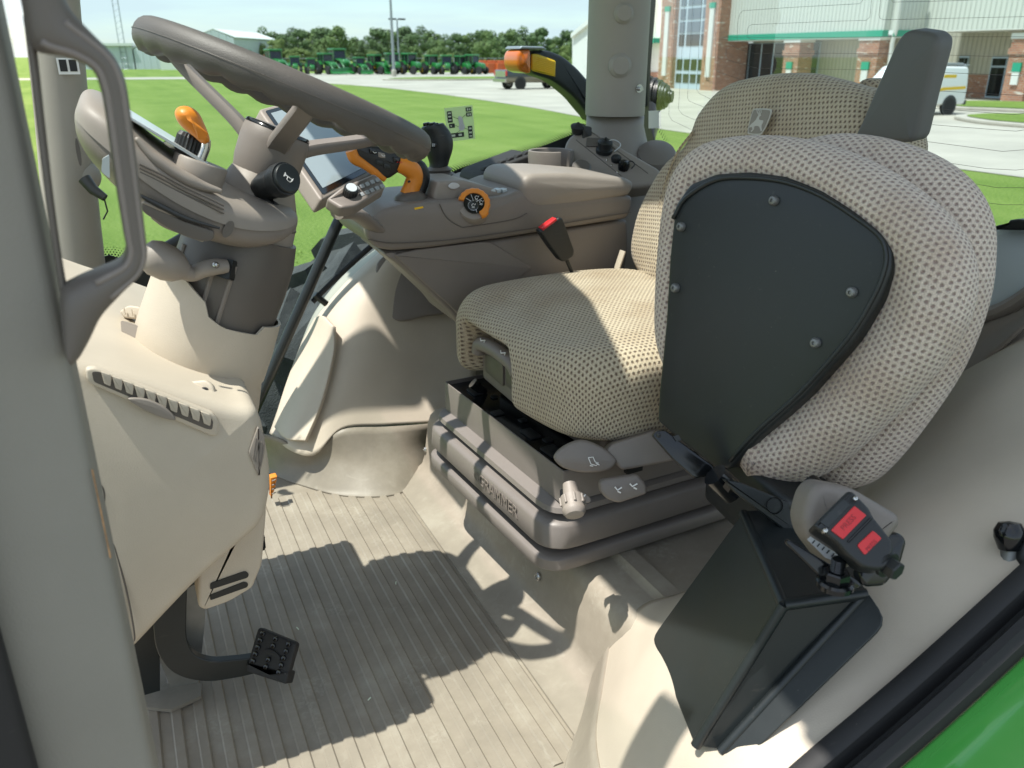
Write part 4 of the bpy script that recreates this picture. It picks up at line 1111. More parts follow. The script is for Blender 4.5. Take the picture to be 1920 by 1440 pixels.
b = MB(); b.tube([PY(x, y, 1.99) for x, y in ((586, 566), (640, 512), (700, 458), (760, 410))], .007, 10, sm=4); b.build('seal', 'black_rubber', parent=sw)
b = MB(); b.tube([PY(590, 552, 1.985), PY(612, 570, 1.985)], .008, 10); b.build('bracket', 'black_satin', parent=sw)
# printed key card on the glass
kc = thing('control_card', 'pale printed control diagram card stuck on the right side window', 'card', PY(862, 264, YW - .006))
def cardp(u, v, off=0):    # u right, v down in the card
    a, b_, c_, d_ = [PY(x, y, YW - .006) for x, y in ((833, 203), (886, 197), (891, 260), (840, 266))]
    return (a * (1 - u) + b_ * u) * (1 - v) + (d_ * (1 - u) + c_ * u) * v + V((0, -off, 0))
b = MB(); b.prism([cardp(0, 0), cardp(1, 0), cardp(1, 1), cardp(0, 1)], (0, .0012, 0)); b.build('card', 'card_film', parent=kc, smooth=0)
def cbox(u0, v0, u1, v1, m='black_plastic', name='printed_box'):
    b = MB(); b.prism([cardp(u0, v0, .0006), cardp(u1, v0, .0006), cardp(u1, v1, .0006), cardp(u0, v1, .0006)], (0, -.0004, 0)); b.build(name, m, parent=kc, smooth=0)
for bx_ in ((.07, .10, .24, .44), (.10, .47, .3, .6), (.07, .76, .6, .9), (.74, .05, .94, .17), (.74, .2, .94, .32), (.76, .6, .92, .96)): cbox(*bx_)
for bx_ in ((.10, .14, .2, .18), (.10, .24, .2, .28), (.1, .34, .2, .38), (.14, .52, .19, .56), (.12, .8, .28, .86), (.4, .8, .52, .86), (.78, .08, .83, .14), (.86, .08, .9, .14), (.78, .23, .83, .29), (.86, .23, .9, .29), (.79, .65, .89, .7), (.79, .77, .89, .82), (.79, .88, .89, .92)): 
    b = MB(); b.prism([cardp(bx_[0], bx_[1], .0012), cardp(bx_[2], bx_[1], .0012), cardp(bx_[2], bx_[3], .0012), cardp(bx_[0], bx_[3], .0012)], (0, -.0003, 0)); b.build('printed_sign', 'label_paper', parent=kc, smooth=0)
b = MB(); b.prism(spl([cardp(u, v, .0006) for u, v in ((.44, .32), (.52, .27), (.6, .36), (.62, .5), (.66, .6), (.6, .7), (.48, .71), (.42, .62), (.46, .52))], 4, True), (0, -.0004, 0)); b.build('printed_lever', 'label_grey', parent=kc, smooth=0)
for a_, c_ in (((.24, .27), (.46, .36)), ((.3, .54), (.44, .58)), ((.74, .25), (.58, .34)), ((.76, .7), (.62, .64)), ((.34, .76), (.48, .7))):
    b = MB(); b.tube([cardp(*a_, .0008), cardp(*c_, .0008)], .0005, 4); b.build('printed_line', 'black_plastic', parent=kc)

# ------------------------------------------------------------------ windscreen and rear window
ws = thing('windscreen', 'front windscreen glass with dotted black lower border behind the steering column', 'window', (-.16, 1.2, .35))
b = MB(); b.quad((-.16, .66, .42), (-.16, 1.83, .42), (-.09, 1.83, 1.6), (-.09, .66, 1.6)); b.build('pane', 'cab_glass_clear', parent=ws, smooth=0, fix=False)
def wsp(x, y): return PX(x, y, -.135) if False else PY(x, y, 1.84)
b = MB(); b.tube([PY(x, y, 1.90) for x, y in ((190, 500), (250, 492), (300, 470), (340, 448), (380, 420))], .012, 10, sm=4); b.build('lower_frame', 'black_satin', parent=ws)
b = MB(); b.prism([PY(x, y, 1.88) for x, y in ((150, 495), (205, 478), (240, 490), (300, 500), (300, 640), (150, 640))], (0, .004, 0)); b.build('black_border', 'black_satin', parent=ws, smooth=0)
b = MB()
for k in range(90):
    x = 192 + (k % 15) * 6 + (3 if (k // 15) % 2 else 0); y = 486 - (k // 15) * 4.5; p = PY(x, y + max(0, x - 215) * .2, 1.876); r_ = .0024 - (k // 15) * .0003
    i = len(b.v); b.v += [p + V((math.cos(a) * r_, 0, math.sin(a) * r_)) for a in [q * PI / 4 for q in range(8)]]; b.f.append(tuple(range(i, i + 8)))
b.build('border_dots', 'black_satin', parent=ws, smooth=0, kind='stuff', fix=False)
XR = 1.36
rw = thing('rear_window', 'rear cab window with fine heating wires facing the white building', 'window', (XR, 1.25, .66))
b = MB(); b.quad((XR, .45, .66), (XR, 1.99, .66), (XR, 1.99, 1.62), (XR, .45, 1.62)); b.build('pane', 'cab_glass', parent=rw, smooth=0, fix=False)
wires = [[(1382, 78), (1384, 40), (1387, 26), (1393, 20), (1480, 14), (1611, 7), (1617, 2), (1622, -20)], [(1415, 75), (1407, 74), (1401, 69), (1401, 56), (1404, 49), (1410, 46), (1560, 40), (1624, 38), (1631, 32), (1635, -10)],
         [(1652, -10), (1648, 28), (1650, 34), (1656, 37), (1930, 31)], [(1667, -10), (1674, 4), (1800, 1), (1930, -6)], [(1355, 70), (1560, 70), (1672, 69), (1930, 69)], [(1365, 80), (1386, 93), (1416, 100), (1560, 100), (1670, 101), (1800, 104), (1905, 107), (1930, 102)],
         [(1362, 90), (1361, 108), (1366, 113), (1420, 128), (1560, 130), (1640, 131), (1770, 136), (1910, 142), (1930, 138)], [(1342, 60), (1342, 130), (1347, 135), (1390, 150)], [(1320, 100), (1325, 150), (1345, 160)], [(1750, 170), (1912, 179), (1930, 176)], [(1745, 203), (1903, 215), (1930, 211)],
         [(1738, 233), (1850, 242), (1905, 246), (1930, 242)], [(1735, 265), (1880, 284), (1930, 280)], [(1740, 300), (1850, 316), (1905, 319), (1930, 316)], [(1830, 345), (1870, 352), (1930, 352)], [(1850, 380), (1880, 384), (1930, 384)], [(1285, -10), (1272, 205), (1280, 215), (1320, 232)], [(1300, -10), (1289, 184), (1293, 190), (1330, 205)], [(1316, -10), (1306, 168), (1311, 175), (1340, 190)], [(1264, -10), (1254, 215), (1260, 226), (1300, 245)]]
for wv in wires:
    b = MB(); b.tube([PX(x, y, XR - .002) for x, y in wv], .00034, 5); b.build('heating_wire', 'wire_grey', parent=rw)
b = MB(); b.tube([PX(x, y, XR - .004) for x, y in ((1205, -20), (1204, 120), (1206, 200))], .012, 10); b.build('frame', 'black_satin', parent=rw)
b = MB(); b.prism([PX(x, y, XR - .003) for x, y in ((1203, -20), (1230, -20), (1219, 120), (1216, 220), (1226, 262), (1262, 292), (1400, 330), (1400, 400), (1203, 400))], (.002, 0, 0)); b.build('black_border', 'black_satin', parent=rw, smooth=0)
b = MB(); b.tube([PX(x, y, XR - .004) for x, y in ((1700, 434), (1850, 432), (1990, 428))], .006, 8); b.build('lower_frame', 'black_satin', parent=rw)
b = MB()
for r_ in range(4):
    for k in range(60):
        y_ = -10 + k * 4.6 + (r_ % 2) * 2.3
        x_ = 1232 - (y_ + 20) * .078 if y_ < 120 else 1221 - (y_ - 120) * .02
        if y_ > 215: x_ = 1217 + (y_ - 215) * .6
        p = PX(x_ + r_ * 2.6, y_, XR - .0035); q = .0020 - r_ * .0004
        i = len(b.v); b.v += [p + V((0, math.cos(a) * q, math.sin(a) * q)) for a in [j * PI / 3 for j in range(6)]]; b.f.append(tuple(range(i, i + 6)))
b.build('border_dots', 'black_satin', parent=rw, smooth=0, kind='stuff', fix=False)
b = MB(); b.prism([PX(x, y, XR - .004) for x, y in ((1216, 208), (1235, 207), (1235, 240), (1216, 241))], (.001, 0, 0)); b.build('glass_label', 'label_grey', parent=rw, smooth=0)

# ------------------------------------------------------------------ rear right tyre outside
ty = thing('outside_wheel', 'big dusty lugged tractor tyre outside the right window beside the black tube', 'wheel', (1.0, 2.7, GZ))
tcx, tcz, tR = 1.03, GZ + .90, .90
b = MB(); b.lathe([(tR * .55, -.24), (tR * .72, -.27), (tR * .88, -.265), (tR * .945, -.22), (tR * .955, 0), (tR * .945, .22), (tR * .88, .265), (tR * .72, .27), (tR * .55, .24)], (tcx, 2.72, tcz), (0, 1, 0), 64); b.build('carcass', 'rubber_dusty', parent=ty)
b = MB(); b.lathe([(tR * .55, -.2), (tR * .5, -.12), (.2, -.05), (.0001, -.05)], (tcx, 2.72, tcz), (0, 1, 0), 40); b.build('rim', 'tractor_yellow', parent=ty)
NL = 22
for s in (-1, 1):
    for k in range(NL):
        a0 = 2 * PI * (k + (.5 if s > 0 else 0)) / NL
        b = MB(); rg = []
        for q in range(5):
            f = q / 4; y_ = 2.72 + s * (.02 + .245 * f); a_ = a0 + .20 * f; ra = tR * (.95 if f < .8 else .905); rb_ = tR * (1.0 if f < .9 else .965)
            wa = .045 + .012 * f
            def pt(a, r): return V((tcx + math.cos(a) * r, y_, tcz + math.sin(a) * r))
            rg.append([pt(a_ - wa, ra * .98), pt(a_ - wa * .7, rb_), pt(a_ + wa * .7, rb_), pt(a_ + wa, ra * .98)])
        b.rings(rg); b.build('lug', 'rubber_dusty', parent=ty, smooth=0)
# ------------------------------------------------------------------ steering wheel
WC = V((.226, 1.18, .904)); WU = V((.916, 0, -.401)); WN = V((.401, 0, .916)); WV = V((0, 1, 0))
RW = .181
def wp(th, r=RW, t=0): return WC + (WU * math.cos(th) + WV * math.sin(th)) * r - WN * t
AX = lambda t: WC - WN * t
sw_ = thing('steering_wheel', 'brown three spoke steering wheel with finger grips above the dash pod', 'steering wheel', AX(.10))
b = MB(); rg = []
NS = 144
for k in range(NS):
    th = 2 * PI * k / NS; c = wp(th); rad = (WU * math.cos(th) + WV * math.sin(th)); ring = []
    wave = .0050 * abs(math.sin(th * 13))
    for q in range(18):
        a = 2 * PI * q / 18; x = math.cos(a); y = math.sin(a)
        r_ = .0168 + (wave * max(0, -y) * (1 if x < .4 else .5) - .0018 * max(0, -y)) + .001 * max(0, y)
        ring.append(c + rad * x * r_ * .93 + WN * y * r_ * 1.12)
    rg.append(ring)
rg.append(rg[0])
b.rings(rg, False, False); b.build('rim', 'wheel_leather', parent=sw_, smooth=180)
b = MB()
b.rings([[wp(2 * PI * k / NS, RW + .0163) + WN * (y * .0004) + (wp(2 * PI * k / NS, 1) - WC) * d for y, d in ((-1, 0), (0, .0003), (1, 0))] for k in range(NS + 1)], False, False, closed=False)
b.build('rim_seam', 'taupe_dark', parent=sw_, smooth=180, fix=False)
HC = AX(.078)
for th in (R(-93), R(27), R(147)):
    d = (wp(th, 1) - WC).normalized(); side = WN.cross(d).normalized()
    P = [HC + d * .030 + WN * .004, HC + d * .062 + WN * .022, WC + d * (RW - .040) - WN * .022, WC + d * (RW - .006) - WN * .003]
    S_ = spl(P, 5); rg = []
    for k, p in enumerate(S_):
        f = k / (len(S_) - 1); wd = .0145 - .003 * f; t_ = .0085 - .002 * f
        tg = (S_[min(k + 1, len(S_) - 1)] - S_[max(k - 1, 0)]).normalized(); nn = side.cross(tg).normalized()
        rg.append([p + side * x * wd + nn * y * t_ for x, y in ((-1, -.5), (-.8, -1), (.8, -1), (1, -.5), (1, .5), (.8, 1), (-.8, 1), (-1, .5))])
    s_ = MB(); s_.rings(rg); s_.build('spoke', 'taupe', parent=sw_, smooth=35)
b = MB(); b.lathe([(.030, -.045), (.040, -.040), (.044, -.020), (.045, .010), (.043, .026), (.039, .031), (.020, .0325), (.0001, .033)], HC, WN, 28); b.build('hub', 'taupe', parent=sw_)
b = MB(); b.lathe([(.0435, .0262), (.0425, .0295), (.0402, .0312), (.0395, .029)], HC, WN, 28, cap=False); b.build('hub_trim', 'black_gloss', parent=sw_)

# ------------------------------------------------------------------ steering column with dash pod
sc_ = thing('steering_column', 'brown tilt steering column with dash pod, orange shift lever and beige shroud', 'steering column', AX(.62))
b = MB(); b.lathe([(.036, .108), (.042, .112), (.047, .125), (.058, .150), (.062, .165), (.066, .20), (.068, .235)], WC, -WN, 32)
b.build('column_head', 'taupe_light', parent=sc_)
b = MB(); b.lathe([(.0625, 0), (.0635, .001), (.0635, .003), (.0625, .004)], AX(.168), -WN, 32, cap=False); b.build('head_seam', 'taupe_dark', parent=sc_)
# dash pod: upper and lower shell
YP = 1.055
stn = [((139, 212), (138, 236)), ((150, 186), (143, 266)), ((172, 179), (166, 308)), ((212, 196), (212, 358)), ((250, 232), (262, 398)), ((300, 275), (312, 428)), ((352, 310), (362, 452)), ((400, 338), (420, 470)), ((440, 356), (470, 477)), ((490, 375), (515, 470)), ((530, 388), (545, 458)), ((560, 400), (565, 442)), ((572, 413), (571, 428))]
Tp = spl([PY(*a, YP + .03) for a, c in stn], 4); Bp = spl([PY(*c, YP + .03) for a, c in stn], 4); mexp = 3.6
wid = [spl([V((w_, 0, 0)) for w_ in (.115, .145, .165, .18, .185, .185, .185, .182, .178, .17, .155, .13, .105)], 4)[k].x for k in range(len(Tp))]
def sgp(v, e): return math.copysign(abs(v) ** e, v)
def podring(k, a0, a1, n, sc=1.0):
    c = (Tp[k] + Bp[k]) / 2; h = (Tp[k] - Bp[k]) / 2; c = V((c.x, 1.05 + wid[k] if False else 1.235, c.z)); out = []
    for q in range(n):
        a = a0 + (a1 - a0) * q / (n - 1)
        out.append(c + h * sgp(math.sin(a), 2 / mexp) * sc + V((0, -wid[k] * sgp(math.cos(a), 2 / mexp) * sc, 0)))
    return out
a_s = -math.asin(.10 ** (mexp / 2))
b = MB(); b.rings([podring(k, a_s, PI - a_s, 40) for k in range(len(Tp))], True, True, closed=True); pod = b.build('pod_upper_shell', 'taupe_light', parent=sc_, smooth=50)
b = MB(); b.rings([podring(k, PI - a_s, 2 * PI + a_s, 40, .982) for k in range(len(Tp))], True, True, closed=True); podl = b.build('pod_lower_shell', 'taupe', parent=sc_, smooth=50)
# raised near rim of the pod
ridge = [(258, 262), (285, 292), (325, 322), (372, 346), (412, 358)]
b = MB(); b.tube([PY(x, y, YP + .004) for x, y in ridge], [.004, .009, .010, .004], 12, sm=5, flat=.8, rnds=True); b.build('pod_rim', 'taupe_light', parent=sc_)
for off in (0, 7, 14):
    b = MB(); b.tube([PY(x, y + off, YP - .0085 + off * .0003) for x, y in ((262, 308), (300, 326), (345, 350), (392, 372), (420, 386))], .0012, 6, sm=3); b.build('pod_groove', 'taupe_dark', parent=sc_)
ins_ = MB(); ins_.pillow(rnd([PY(x, y, YP + .03) for x, y in ((235, 212), (310, 258), (402, 314), (402, 319), (310, 264), (235, 220))], .003), (0, .22, 0), r=.003); ins_.build('instrument_glass', 'shelf_grey', parent=sc_)
b = MB(); b.pillow(spl([PY(x, y, YP - .008) for x, y in ((268, 378), (300, 392), (345, 414), (392, 430), (402, 437), (398, 450), (375, 452), (330, 436), (290, 412), (268, 396))], 3, True), (0, .01, 0), r=.002); b.build('vent_recess', 'taupe_dark', parent=sc_)
for k in range(4):
    b = MB(); o = k * 9.5; b.tube([PY(x, y + o, YP - .008 + k * .005) for x, y in ((272 + k * 5, 380), (310, 396), (350, 411), (388 - k * 3, 422))], .0021, 8, sm=3, rnds=True); b.build('vent_slat', 'taupe_light', parent=sc_)
b = MB(); b.tube([PY(x, y, YP - .0095) for x, y in ((262, 366), (300, 386), (350, 410), (412, 428))], [.002, .0035, .003, .0015], 8, sm=4); b.build('vent_slot', 'black_plastic', parent=sc_)
for (x, y, a, w_, l_) in ((428, 430, 62, 9, 17), (147, 285, 100, 4, 27)):
    b = MB(); c = math.cos(R(a)); s = math.sin(R(a))
    b.prism([PY(x + math.cos(t) * l_ * c + math.sin(t) * w_ * s, y - math.cos(t) * l_ * s + math.sin(t) * w_ * c, YP - .0022) for t in [2 * PI * k / 20 for k in range(20)]], (0, .006, 0)); b.build('screw_recess', 'taupe_dark', parent=sc_, smooth=0)
b = MB(); b.prism(rnd([PY(x, y, YP - .008) for x, y in ((192, 298), (205, 290), (206, 335), (190, 322))], .002), (0, .006, 0)); b.build('side_window', 'shelf_grey', parent=sc_)
# shift lever: chrome rod, orange handle, collar and key knob
b = MB(); b.lathe([(.030, -.03), (.0315, .0), (.0315, .016), (.030, .018), (.0001, .018)], PY(370, 328, 1.10), WN, 28); b.build('lever_collar', 'taupe_light', parent=sc_)
b = MB(); b.tube([PY(x, y, 1.10) for x, y in ((373, 322), (377, 300), (385, 278), (386, 262))], .0058, 12, sm=4); rod = b.build('lever_rod', 'steel', parent=sc_)
b = MB(); b.pillow(spl([PY(x, y, 1.08) for x, y in ((331, 214), (338, 203), (356, 201), (374, 212), (386, 235), (396, 262), (390, 271), (380, 270), (366, 258), (348, 244), (336, 230))], 4, True), (0, .040, 0), r=.014, seg=5, dome=.003); b.build('lever_handle', 'orange_plastic', parent=rod, smooth=60)
b = MB(); b.lathe([(.0165, -.03), (.0165, .004), (.0001, .004)], PY(353, 290, 1.13), WN, 20); b.build('switch_body', 'taupe_light', parent=sc_)
kb = MB(); nk = 44
kb.rings([[PY(353, 280, 1.13) + WN * h + ((WU * math.cos(2 * PI * k / nk) + WV * math.sin(2 * PI * k / nk)) * r * (1.0 if k % 2 else .93)) for k in range(nk)] for r, h in ((.0175, -.004), (.0175, .014), (.015, .019), (.006, .0195))]); kb.build('switch_knob', 'black_plastic', parent=sc_, smooth=20)
b = MB(); b.pillow(spl([PY(x, y, 1.125) for x, y in ((306, 268), (316, 264), (334, 276), (332, 282), (318, 278))], 3, True), (0, .002, 0), r=.0008); b.build('pod_badge', 'steel', parent=sc_)
# horn stalk
ha = W(492, 352, 1.085); hb = W(541, 333, 1.045); hx = (hb - ha).normalized()
b = MB(); b.pillow(rnd([W(x, y, 1.075) for x, y in ((474, 352), (484, 328), (503, 322), (508, 340), (500, 368), (520, 380), (516, 388), (490, 378), (474, 366))], .003), FW * .02, r=.003); b.build('stalk_boot', 'black_rubber', parent=sc_)
b = MB(); b.lathe([(.012, -.02), (.016, 0), (.0185, .010), (.0185, .030), (.0200, .034), (.0215, .040), (.0215, .052), (.0205, .055)], ha, hx, 28); stk = b.build('stalk', 'black_plastic', parent=sc_)
b = MB(); b.lathe([(.0185, .054), (.0185, .0585), (.0175, .060), (.0001, .060)], ha, hx, 28); hbtn = b.build('horn_button', 'black_satin', parent=stk)
hu = (RT - hx * RT.dot(hx)).normalized(); hv = hx.cross(hu); hv = -hv if hv.dot(UP) < 0 else hv
hc = ha + hx * .0605; hdx = (hu * .93 - hv * .35).normalized(); hdy = hx.cross(hdx); hdy = -hdy if hdy.dot(UP) < 0 else hdy
hs = lambda x, y: hc + hdx * x * .001 + hdy * y * .001
b = MB(); b.prism([hs(*p) for p in ((-7, 3.4), (-6.2, 3.4), (-4.5, 1.2), (6, .9), (6, .0), (-4.5, -.3), (-6.2, -2.6), (-7, -2.6))], hx * .0003); b.tube([hs(*p) for p in ((-1.5, .4), (-1.5, -3.2), (0, -4.2), (4, -4.2), (5, -3), (5, .4))], .0005, 5); b.tube([hs(6, 2.4), hs(6, -1.4)], .0005, 5); b.build('horn_symbol', 'white_print', parent=stk, smooth=0)
# column tube, tilt lever, lower shroud
def colring(t, r, flat=1.0, n=40, dx=0): return [AX(t) + V((dx, 0, 0)) + (WU * math.cos(2 * PI * k / n) * flat + WV * math.sin(2 * PI * k / n)) * r for k in range(n)]
b = MB(); b.rings([colring(t, r) for t, r in ((.19, .070), (.22, .076), (.26, .077), (.34, .073), (.42, .070))]); b.build('column_tube', 'taupe_dark', parent=sc_)
for th in (R(-160), R(-118), R(-100)):
    b = MB(); b.tube([AX(t) + (WU * math.cos(th) + WV * math.sin(th)) * r for t, r in ((.23, .0765), (.30, .075), (.38, .072))], .0035, 8); b.build('column_bead', 'taupe', parent=sc_)
b = MB(); n = 60; rgs = []
def shr(t0, prof):
    rg = []
    for r, dt in prof:
        ring = []
        for k in range(n):
            a = 2 * PI * k / n
            front = max(0, -math.cos(a))
            tt = t0 + dt - (0.055 * front ** 1.5 if dt < .02 else 0.055 * front ** 1.5 * max(0, 1 - dt / .06))
            if dt < .02 and -1.95 < (a if a <= PI else a - 2 * PI) < -.95: tt += .012
            ring.append(AX(tt) + (WU * math.cos(a) + WV * math.sin(a)) * (r + .012 * front))
        rg.append(ring)
    return rg
b.rings(shr(.300, [(.0795, .0), (.083, .0), (.086, .05), (.086, .085), (.084, .090), (.091, .125), (.095, .155), (.094, .20), (.089, .25)]), False, False); b.build('lower_shroud', 'beige', parent=sc_, smooth=50)
tl0 = W(412, 500, 1.06)
b = MB(); b.tube([W(424, 499, 1.060), W(404, 500, 1.052), W(382, 505, 1.05), W(362, 513, 1.05), W(345, 510, 1.04), W(328, 500, 1.03), W(308, 490, 1.02)], [.0115, .013, .013, .0125, .0125, .013, .015], 16, sm=5, flat=.8); tlv = b.build('tilt_lever', 'taupe_light', parent=sc_, smooth=60)
b = MB(); b.lathe([(.0001, -.027), (.010, -.026), (.018, -.021), (.0225, -.010), (.0225, .006), (.019, .018), (.013, .026), (.010, .030)], W(306, 490, 1.02), W(345, 508, 1.035) - W(306, 490, 1.02), 24); b.build('lever_ball', 'taupe_light', parent=tlv)
b = MB(); b.prism(rnd([W(x, y, 1.056) for x, y in ((411, 484), (438, 487), (429, 524), (404, 517))], .002), FW * .02); b.build('lever_slot', 'black_plastic', parent=sc_, smooth=0)
bolt(W(405, 497, 1.037), -FW, .004, sc_, 'steel')
# orange shift lever's guide plate seen below
# ------------------------------------------------------------------ front console (cowl)
cw = thing('front_console', 'large beige front console with air vents below the steering column', 'console', V((0, 1.2, .12)))
YC = .985
out = [(40, 655), (95, 668), (150, 684), (235, 706), (330, 735), (430, 762), (474, 768), (490, 788), (500, 830), (509, 890), (506, 940), (492, 985), (455, 1022), (380, 1088), (310, 1160), (240, 1234), (140, 1330), (20, 1330), (-60, 1000), (-40, 700)]
b = MB(); b.pillow(spl([PY(x, y, YC) for x, y in out], 4, True), (0, .53, 0), r=.018, seg=5, dome=.010); b.build('cowl', 'beige', parent=cw, smooth=60)
# side vent: recess, frame and louvres
fr = [(160, 692), (178, 690), (400, 776), (411, 790), (409, 818), (398, 819), (172, 722), (162, 712)]
b = MB(); b.pillow(rnd([PY(x, y, YC - .010) for x, y in fr], .004), (0, .012, 0), r=.003, seg=3); b.build('vent_frame', 'beige', parent=cw)
rc = [(172, 697), (186, 697), (392, 778), (400, 790), (398, 806), (386, 804), (176, 716)]
b = MB(); b.prism(rnd([PY(x, y, YC - .0105) for x, y in rc], .003), (0, .004, 0)); b.build('vent_recess', 'taupe_dark', parent=cw, smooth=0)
for k in range(10):
    f = (k + .35) / 10; x = 184 + 208 * f; y = 703 + 83 * f
    b = MB(); b.pillow(rnd([PY(px, py, YC - .0135) for px, py in ((x - 2, y - 9), (x + 15, y - 3), (x + 18, y + 3), (x + 16, y + 19), (x + 4, y + 14))], .0015, 3), (0, .004, 0), r=.001, seg=2); b.build('vent_louvre', 'beige', parent=cw)
b = MB(); b.pillow(spl([PY(x, y, YC - .016) for x, y in ((240, 748), (275, 749), (310, 765), (330, 788), (300, 783), (262, 765))], 4, True), (0, .006, 0), r=.002, seg=3); b.build('vent_tab', 'taupe_light', parent=cw)
# access seams
for P in ([(183, 905), (193, 915), (196, 935), (190, 965)], [(200, 1016), (212, 1020), (222, 1050), (240, 1120), (252, 1190), (248, 1205), (238, 1218)]):
    b = MB(); b.tube([PY(x, y, YC - .0085) for x, y in P], .0012, 6, sm=4); b.build('panel_seam', 'taupe_dark', parent=cw)
# lock tab near the shroud
b = MB(); b.pillow(rnd([W(x, y, 1.035) for x, y in ((330, 718), (385, 712), (398, 722), (404, 742), (396, 746), (360, 735))], .004), FW * .01, r=.003, seg=3); b.build('lock_tab', 'beige', parent=cw)
bolt(W(383, 734, 1.033), -FW, .0055, cw, 'dark_metal')
# right end grille
b = MB(); b.pillow(rnd([PY(x, y, YC - .004) for x, y in ((466, 850), (484, 800), (497, 818), (497, 850), (486, 895))], .003), (0, .006, 0), r=.002, seg=2); b.build('grille_frame', 'taupe_light', parent=cw)
for k in range(4):
    b = MB(); x = 474 + k * 5; b.tube([PY(x + 6, 822 + k * 3, YC - .0045), PY(x, 862 + k * 4, YC - .0045)], .0007, 5); b.build('grille_slat', 'taupe', parent=cw)
# lidded tray and rear vent on top of the console
b = MB(); b.pillow(rnd([W(x, y, 1.16) for x, y in ((222, 584), (240, 572), (262, 575), (275, 592), (270, 600), (232, 596))], .004), FW * .02, r=.003); b.build('top_vent', 'beige', parent=cw)
for k in range(3):
    b = MB(); b.tube([W(232 + k * 14, 578 + k * 2, 1.155), W(234 + k * 14, 590 + k * 2, 1.155)], .0012, 5); b.build('top_vent_slat', 'beige', parent=cw)
b = MB(); b.prism(rnd([W(x, y, 1.10) for x, y in ((226, 600), (262, 612), (264, 640), (268, 690), (248, 680), (230, 650))], .004), FW * .01); b.build('cubby', 'taupe_light', parent=cw, smooth=0)
# lower duct with two slots
b = MB(); b.pillow(rnd([PY(x, y, 1.04) for x, y in ((372, 1060), (430, 1000), (494, 900), (500, 960), (492, 1060), (474, 1104), (430, 1130), (385, 1146), (372, 1140))], .006, 3), (0, .25, 0), r=.006); b.build('lower_duct', 'beige', parent=cw, smooth=60)
for P in ([(394, 1094), (460, 1071), (467, 1076), (465, 1083), (394, 1106)], [(394, 1116), (458, 1091), (466, 1094), (464, 1101), (394, 1126)]):
    b = MB(); b.prism(rnd([PY(x, y, 1.0385) for x, y in P], .003), (0, .003, 0)); b.build('duct_slot', 'black_plastic', parent=cw, smooth=0)
# pedal box behind: dark column and grey plate
b = MB(); b.prism([PY(x, y, 1.16) for x, y in ((240, 1180), (300, 1130), (300, 1295), (262, 1306))], (0, .14, 0)); b.build('pedal_box', 'black_satin', parent=cw, smooth=0)
b = MB(); b.prism([PY(x, y, 1.15) for x, y in ((305, 1125), (388, 1085), (384, 1170), (372, 1280), (320, 1290), (300, 1240))], (0, .006, 0)); b.build('pedal_plate', 'steel_grey', parent=cw, smooth=0)
b = MB(); b.prism([PZ(x, y, .004) for x, y in ((250, 1318), (300, 1288), (380, 1286), (378, 1310), (322, 1336), (262, 1330))], (0, 0, .006)); b.build('floor_plate', 'mat_rubber_dark', parent=cw, smooth=0)
# ------------------------------------------------------------------ pedals
pd = thing('brake_pedal', 'black studded brake pedal on a curved arm above the ribbed floor', 'pedal', PZ(510, 1250, .05))
arm = [PY(x, y, Y) for x, y, Y in ((318, 1080, 1.13), (318, 1150, 1.125), (322, 1205, 1.12), (345, 1240, 1.115), (390, 1254, 1.11), (440, 1250, 1.105), (480, 1243, 1.10))]
A_ = spl(arm, 6); rg = []
for k, p in enumerate(A_):
    tg = (A_[min(k + 1, len(A_) - 1)] - A_[max(k - 1, 0)]).normalized(); nn = tg.cross(V((0, 1, 0))).normalized(); w_ = .024 - .009 * k / (len(A_) - 1)
    rg.append([p + nn * x * w_ + V((0, y, 0)) for x, y in ((-1, -.006), (1, -.006), (1, .008), (-1, .008))])
b = MB(); b.rings(rg); b.build('arm', 'black_satin', parent=pd, smooth=30, bevel=.0015)
PO = PY(508, 1228, 1.075); pex = (PY(548, 1246, 1.045) - PY(468, 1212, 1.105)); pex.normalize()
pey = (PY(478, 1258, 1.07) - PY(468, 1205, 1.10)); pey = (pey - pex * pey.dot(pex)).normalized(); pn = pex.cross(pey); pn = -pn if pn.z < 0 else pn
b = MB(); b.pillow(rnd([PO + pex * x + pey * y for x, y in ((-.038, -.030), (.034, -.030), (.038, .026), (-.034, .028))], .006), pn * -.014, r=.004); b.build('pad', 'black_rubber', parent=pd)
b = MB(); b.pillow(rnd([PO + pex * x + pey * y + pn * .001 for x, y in ((-.036, .022), (.010, .024), (.020, .012), (.038, .012), (.040, .030), (-.030, .036))], .003), pn * -.022, r=.003); b.build('pad_lip', 'black_rubber', parent=pd)
for ix in range(3):
    for iy in range(5):
        if ix == 1 and iy in (2,): continue
        q = PO + pex * (-.025 + ix * .024) + pey * (-.024 + iy * .0105)
        b = MB(); b.lathe([(.0042, -.001), (.0040, .0025), (.003, .0034), (.0015, .003), (.0001, .003)], q, pn, 12); b.build('stud', 'black_gloss', parent=pd)
b = MB(); b.pillow(spl([PO + pex * x + pey * y + pn * .003 for x, y in ((-.012, -.004), (0, -.008), (.016, -.004), (.018, .003), (.008, .0), (-.004, .0), (-.010, .003))], 3, True), pn * -.004, r=.001, seg=2); b.build('pad_emblem', 'black_rubber', parent=pd)
op = thing('orange_pedal', 'orange foot switch pad on the floor behind the console', 'pedal', PZ(512, 912, .01))
b = MB(); b.pillow(rnd([PY(x, y, 1.72) for x, y in ((507, 896), (520, 893), (516, 915), (509, 936))], .002), (0, .02, 0), r=.002); b.build('pad', 'orange_plastic', parent=op)
for k in range(4):
    b = MB(); b.tube([PY(510, 902 + k * 8, 1.717), PY(517, 899 + k * 8, 1.717)], .0015, 5); b.build('pad_slot', 'taupe_dark', parent=op)
